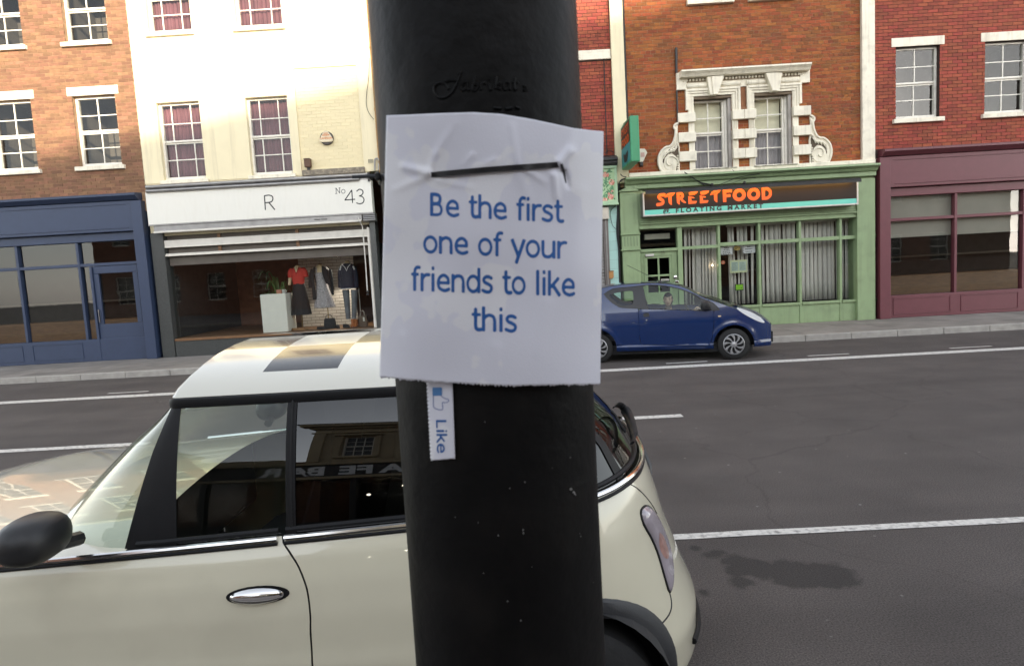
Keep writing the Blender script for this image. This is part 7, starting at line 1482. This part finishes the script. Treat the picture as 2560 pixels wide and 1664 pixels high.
# roof, screens, bonnet
def top(s, v):
    zc = float(zc_f(s)); w = float(bw(s, zc)); cr = .032 if s < 1.4 else .032+.04*min(1, (s-1.4)/.6); return tuple(bl(s, HWB-w*v, zc+cr*(1-abs(v)**2.4)))
scr = lambda S, V: np.maximum.reduce([1.52-.10*(1-V*V)-S, S-2.30-.10*(1-V*V), np.abs(V)-.90]); rw = lambda S, V: np.maximum.reduce([-.34-S, S+.04, np.abs(V)-.84])
region(lambda S, V: np.maximum(-scr(S, V), -rw(S, V)), (-.41, 2.95, -1, 1), .04, top).build('roof_and_bonnet', paint_b, blue_car, smooth=True)
region(lambda S, V: scr(S, V)-.01, (1.2, 2.5, -1, 1), .05, top).build('windscreen', glass_car, blue_car, smooth=True); region(lambda S, V: rw(S, V)-.01, (-.4, .0, -1, 1), .05, top).build('rear_window', glass_car, blue_car, smooth=True)
MB().tube([top(s, .93) for s in np.linspace(-.1, 1.45, 24)], .008, 6).build('roof_channel', black, blue_car, smooth=True)
for s, nm in ((2.95, 'front_bumper'), (-.41, 'rear_bumper')):
    P = [[tuple(bl(s+(.05 if s > 0 else -.03)*(1-abs(v)**3)*min(1, (z-.15)*5), HWB-float(bw(s, z))*v, z)) for v in np.linspace(-1, 1, 20)] for z in np.linspace(.17, float(zc_f(s)), 8)]
    MB().grid(P).build(nm, paint_b, blue_car, smooth=True)
MB().add([tuple(bl(a, b, c)) for a, b, c in MB().box(2.955, 3.01, .45, 1.15, .24, .42).v], MB().box(0, 1, 0, 1, 0, 1).f).build('grille', black, blue_car)
B_ = lambda nm, mat, x0, x1, y0, y1, z0, z1, par=blue_car, bv=0: MB().add([tuple(bl(a, b, c)) for a, b, c in MB().box(x0, x1, y0, y1, z0, z1).v], MB().box(0, 1, 0, 1, 0, 1).f).build(nm, mat, par, bevel=bv)
B_('underbody', trim_d, -.3, 2.62, .12, 1.48, .14, .24); B_('cabin_floor', trim_d, .1, 2.1, .12, 1.48, .245, .30); B_('dashboard', trim_d, 1.85, 2.2, .1, 1.5, .5, .88, bv=.03)
number = B_('bonnet_wiper', black, 2.24, 2.42, .25, .9, .905, .915)
gs = M('light_seat_cloth', (.13, .13, .14), .85)
def bseat(s, l):
    o = MB().add([tuple(bl(a, b, c)) for a, b, c in MB().loft([(s+.22, l, .34, .24, .22), (s+.22, l, .46, .25, .23)], 16, 4).v], MB().loft([(0, 0, 0, 1, 1), (0, 0, 1, 1, 1)], 16, 4).f).build('seat', gs, blue_car, smooth=True)
    k = MB().loft([(s, l, .42, .07, .21), (s-.08, l, .70, .07, .22), (s-.16, l, .95, .05, .17)], 16, 4).loft([(s-.18, l, .97, .04, .11), (s-.20, l, 1.12, .04, .10)], 16, 4); MB().add([tuple(bl(*p)) for p in k.v], k.f).build('backrest', gs, o, smooth=True)
bseat(.98, .42); bseat(.98, 1.18)
k = MB().loft([(.25, .8, .36, .22, .55), (.25, .8, .48, .22, .55)], 16, 6).loft([(.06, .8, .45, .07, .55), (-.0, .8, .86, .05, .52)], 16, 6); MB().add([tuple(bl(*p)) for p in k.v], k.f).build('rear_bench', gs, blue_car, smooth=True)
sw = Vector((1.62, .42, .80)); MB().tube([tuple(bl(sw.x-.07*math.sin(a)*1.0, sw.y+.18*math.cos(a), sw.z+.16*math.sin(a))) for a in [k*.2618 for k in range(24)]], .014, 8, closed=True).build('steering_wheel', black, blue_car, smooth=True)
# roof aerial
a0, a1 = at(1650, 703, 11.15), at(1567, 662.6, 11.3); an = MB().tube([tuple(a0), tuple(a1)], .004, 5).build('aerial', black, blue_car); MB().lathe([(.035, -.02), (.03, .01), (.01, .02), (0, .022)], tuple(a0-Vector((0, 0, .0))), 'z', 12).build('aerial_base', black, an, smooth=True)
# the driver
hc = at(1670.5, 750, (BO+BE*1.1+BN*.40).y)
sD = (hc-BO).dot(BE); lD = (hc-BO).dot(BN)
person = thing('person', 'driver in brown top looking out of the blue car window', 'person', tuple(bl(sD, lD, .44)))
fleshm = M('skin_tone', (.62, .42, .32), .5, var=.06); hairm = M('dark_hair', (.018, .013, .010), .5, var=.3, bump=.4, bscale=150); topm = M('brown_top', (.075, .05, .035), .85, var=.15)
J = {'pel': (sD-.10, 0, .47, .13), 'abd': (sD-.07, 0, .60, .115), 'che': (sD-.03, 0, .78, .13), 'nb': (sD-.02, 0, .875, .06), 'nk': (sD+.0, 0, .93, .05), 'hd0': (sD+.01, 0, .975, .06), 'hd1': (sD+.01, 0, 1.06, .085), 'hd2': (sD, 0, 1.12, .07)}
E_ = [('pel', 'abd'), ('abd', 'che'), ('che', 'nb'), ('nb', 'nk'), ('nk', 'hd0'), ('hd0', 'hd1'), ('hd1', 'hd2')]
for s in (-1, 1):
    k = 'r' if s < 0 else 'l'
    J.update({k+'sh': (sD-.02, s*.17, .82, .06), k+'el': (sD+.20, s*.22, .66, .042), k+'wr': (sD+.40, s*.17, .80, .03), k+'ha': (sD+.46, s*.16, .83, .035), k+'hi': (sD-.05, s*.09, .46, .09), k+'kn': (sD+.37, s*.12, .56, .062), k+'an': (sD+.66, s*.12, .36, .042), k+'fo': (sD+.76, s*.12, .34, .04)})
    E_ += [('che', k+'sh'), (k+'sh', k+'el'), (k+'el', k+'wr'), (k+'wr', k+'ha'), ('pel', k+'hi'), (k+'hi', k+'kn'), (k+'kn', k+'an'), (k+'an', k+'fo')]
keys = list(J); me = bpy.data.meshes.new('body'); me.from_pydata([tuple(bl(J[k][0], lD+J[k][1], J[k][2])) for k in keys], [(keys.index(a), keys.index(b)) for a, b in E_], [])
body = bpy.data.objects.new('body', me); COL.objects.link(body); adopt(body, person); sk = body.modifiers.new('skin', 'SKIN'); sk.use_smooth_shade = True
for k, v in zip(keys, me.skin_vertices[0].data): v.radius = (J[k][3], J[k][3]); v.use_root = k == 'pel'
ss = body.modifiers.new('subdivision', 'SUBSURF'); ss.levels = ss.render_levels = 2
def body_mat():                                                      # clothed below the neck, skin above and on the hands
    m = topm; return m
me.materials.append(topm)
face_dir = (Vector((0, 0, CAM_H))-hc); face_dir.z = 0; face_dir.normalize(); face_dir = (face_dir*1.0+BE*.15+Vector((-.25, 0, 0))).normalized(); fs_side = Vector((0, 0, 1)).cross(face_dir)
hz_ = Vector((0, 0, 1)); HC = hc+Vector((0, 0, .0))
def hp(a, b, c): return tuple(HC+fs_side*a+face_dir*b+hz_*c)
P = []
for k in range(17):
    th = math.pi*k/16; z = .118*math.cos(th); r = math.sin(th)**.85; jaw = 1-.30*max(0, -z/.118)**1.2; row = []
    for i in range(24):
        a = 2*math.pi*i/24; x = .074*r*jaw*math.cos(a); y = .094*r*math.sin(a)*(jaw if math.sin(a) < 0 else 1-.1*max(0, -z/.118))
        nose = .020*math.exp(-((x)/.012)**2-((z+.014)/.02)**2) if math.sin(a) > .5 else 0; eye = -.007*math.exp(-((abs(x)-.031)/.014)**2-((z-.012)/.012)**2) if math.sin(a) > .3 else 0; lip = .005*math.exp(-(x/.022)**2-((z+.055)/.009)**2) if math.sin(a) > .3 else 0
        row.append(hp(x, y+nose+eye+lip, z))
    P.append(row)
head = MB().grid(P, True).build('head', fleshm, person, smooth=True)
for s in (-1, 1):
    MB().loft([(0, 0, -.008, .010, .005), (0, 0, 0, .014, .006), (0, 0, .008, .010, .005)], 10); MB().tube([hp(s*.021, .080, .012), hp(s*.031, .081, .014), hp(s*.041, .074, .011)], [.004, .007, .003], 6).build('eye', black, head, smooth=True); MB().tube([hp(s*.018, .087, .031), hp(s*.032, .085, .037), hp(s*.047, .074, .031)], .0045, 6).build('eyebrow', hairm, head, smooth=True)
    MB().tube([hp(s*.074, .005, .022), hp(s*.080, -.006, .004), hp(s*.073, .005, -.02)], [.008, .011, .007], 8).build('ear', fleshm, head, smooth=True)
MB().tube([hp(-.022, .078, -.054), hp(0, .087, -.055), hp(.022, .078, -.054)], [.003, .005, .003], 6).build('mouth', M('lips', (.30, .11, .09), .5), head, smooth=True)
P = []
for k in range(13):
    th = math.pi*.64*k/12; z = .128*math.cos(th)+.006; r = math.sin(th)**.8; row = []
    for i in range(28):
        a = 2*math.pi*i/28; f = math.sin(a); cut = 1.0 if f < .35 else 1.0; zz = max(z, .072+.012*math.cos(a*2)) if f > .1 else z; rr_ = r if zz == z else math.sqrt(max(0, 1-((zz-.006)/.128)**2))
        row.append(hp(.086*rr_*math.cos(a), .104*rr_*f-.006, zz+.004*math.sin(i*2.3)))
    P.append(row)
MB().grid(P, True).build('hair', hairm, person, smooth=True)
MB().tube([hp(0, -.01, -.08), hp(0, -.02, -.14), hp(0, -.02, -.19)], [.046, .05, .06], 12).build('neck', fleshm, person, smooth=True)
for s in (-1, 1):                                                    # hands on the wheel, five fingers each
    c = Vector((sD+.46, lD+s*.16, .83)); mb = MB().loft([(c.x-.02, c.y, c.z-.035, .018, .03), (c.x, c.y, c.z, .02, .036), (c.x+.01, c.y, c.z+.03, .016, .034)], 12); hm = MB().add([tuple(bl(*p)) for p in mb.v], mb.f).build('hand', fleshm, person, smooth=True)
    for i, Lf in enumerate((.06, .07, .066, .052)):
        b = c+Vector((.012, (i-1.5)*.017, .03)); MB().tube([tuple(bl(*b)), tuple(bl(b.x+.02, b.y, b.z+Lf*.4)), tuple(bl(b.x+.05, b.y, b.z+Lf*.45)), tuple(bl(b.x+.062, b.y, b.z+Lf*.1))], [.009, .0085, .008, .007], 8).build('finger', fleshm, hm, smooth=True)
    MB().tube([tuple(bl(c.x, c.y-s*.03, c.z-.01)), tuple(bl(c.x+.025, c.y-s*.048, c.z+.01)), tuple(bl(c.x+.05, c.y-s*.04, c.z+.025))], [.011, .010, .008], 8).build('thumb', fleshm, hm, smooth=True)

# ------------------------------------------------------------------ kinds of thing that come more than once
GROUPS = {'terrace_house': 'terrace houses along the street', 'shop_front': 'shop fronts along the street', 'cable': 'cables on the house fronts', 'drainpipe': 'drainpipes on the house fronts', 'alarm_box': 'burglar alarm boxes on the house fronts', 'vertical_blind': 'vertical blinds in the restaurant window', 'window_notice': 'white notices in the restaurant window', 'parked_car': 'cars at the roadside', 'fascia_sign': 'shop fascia signs', 'block_wall': 'mint block walls beside the shutter', 'pendant_lamp': 'pendant lamps in the cafe'}
for o in list(scene.objects):
    k = o.name.split('.')[0]
    if o.parent is None and o.get('category') and k in GROUPS and not o.get('group'): o['group'] = GROUPS[k]
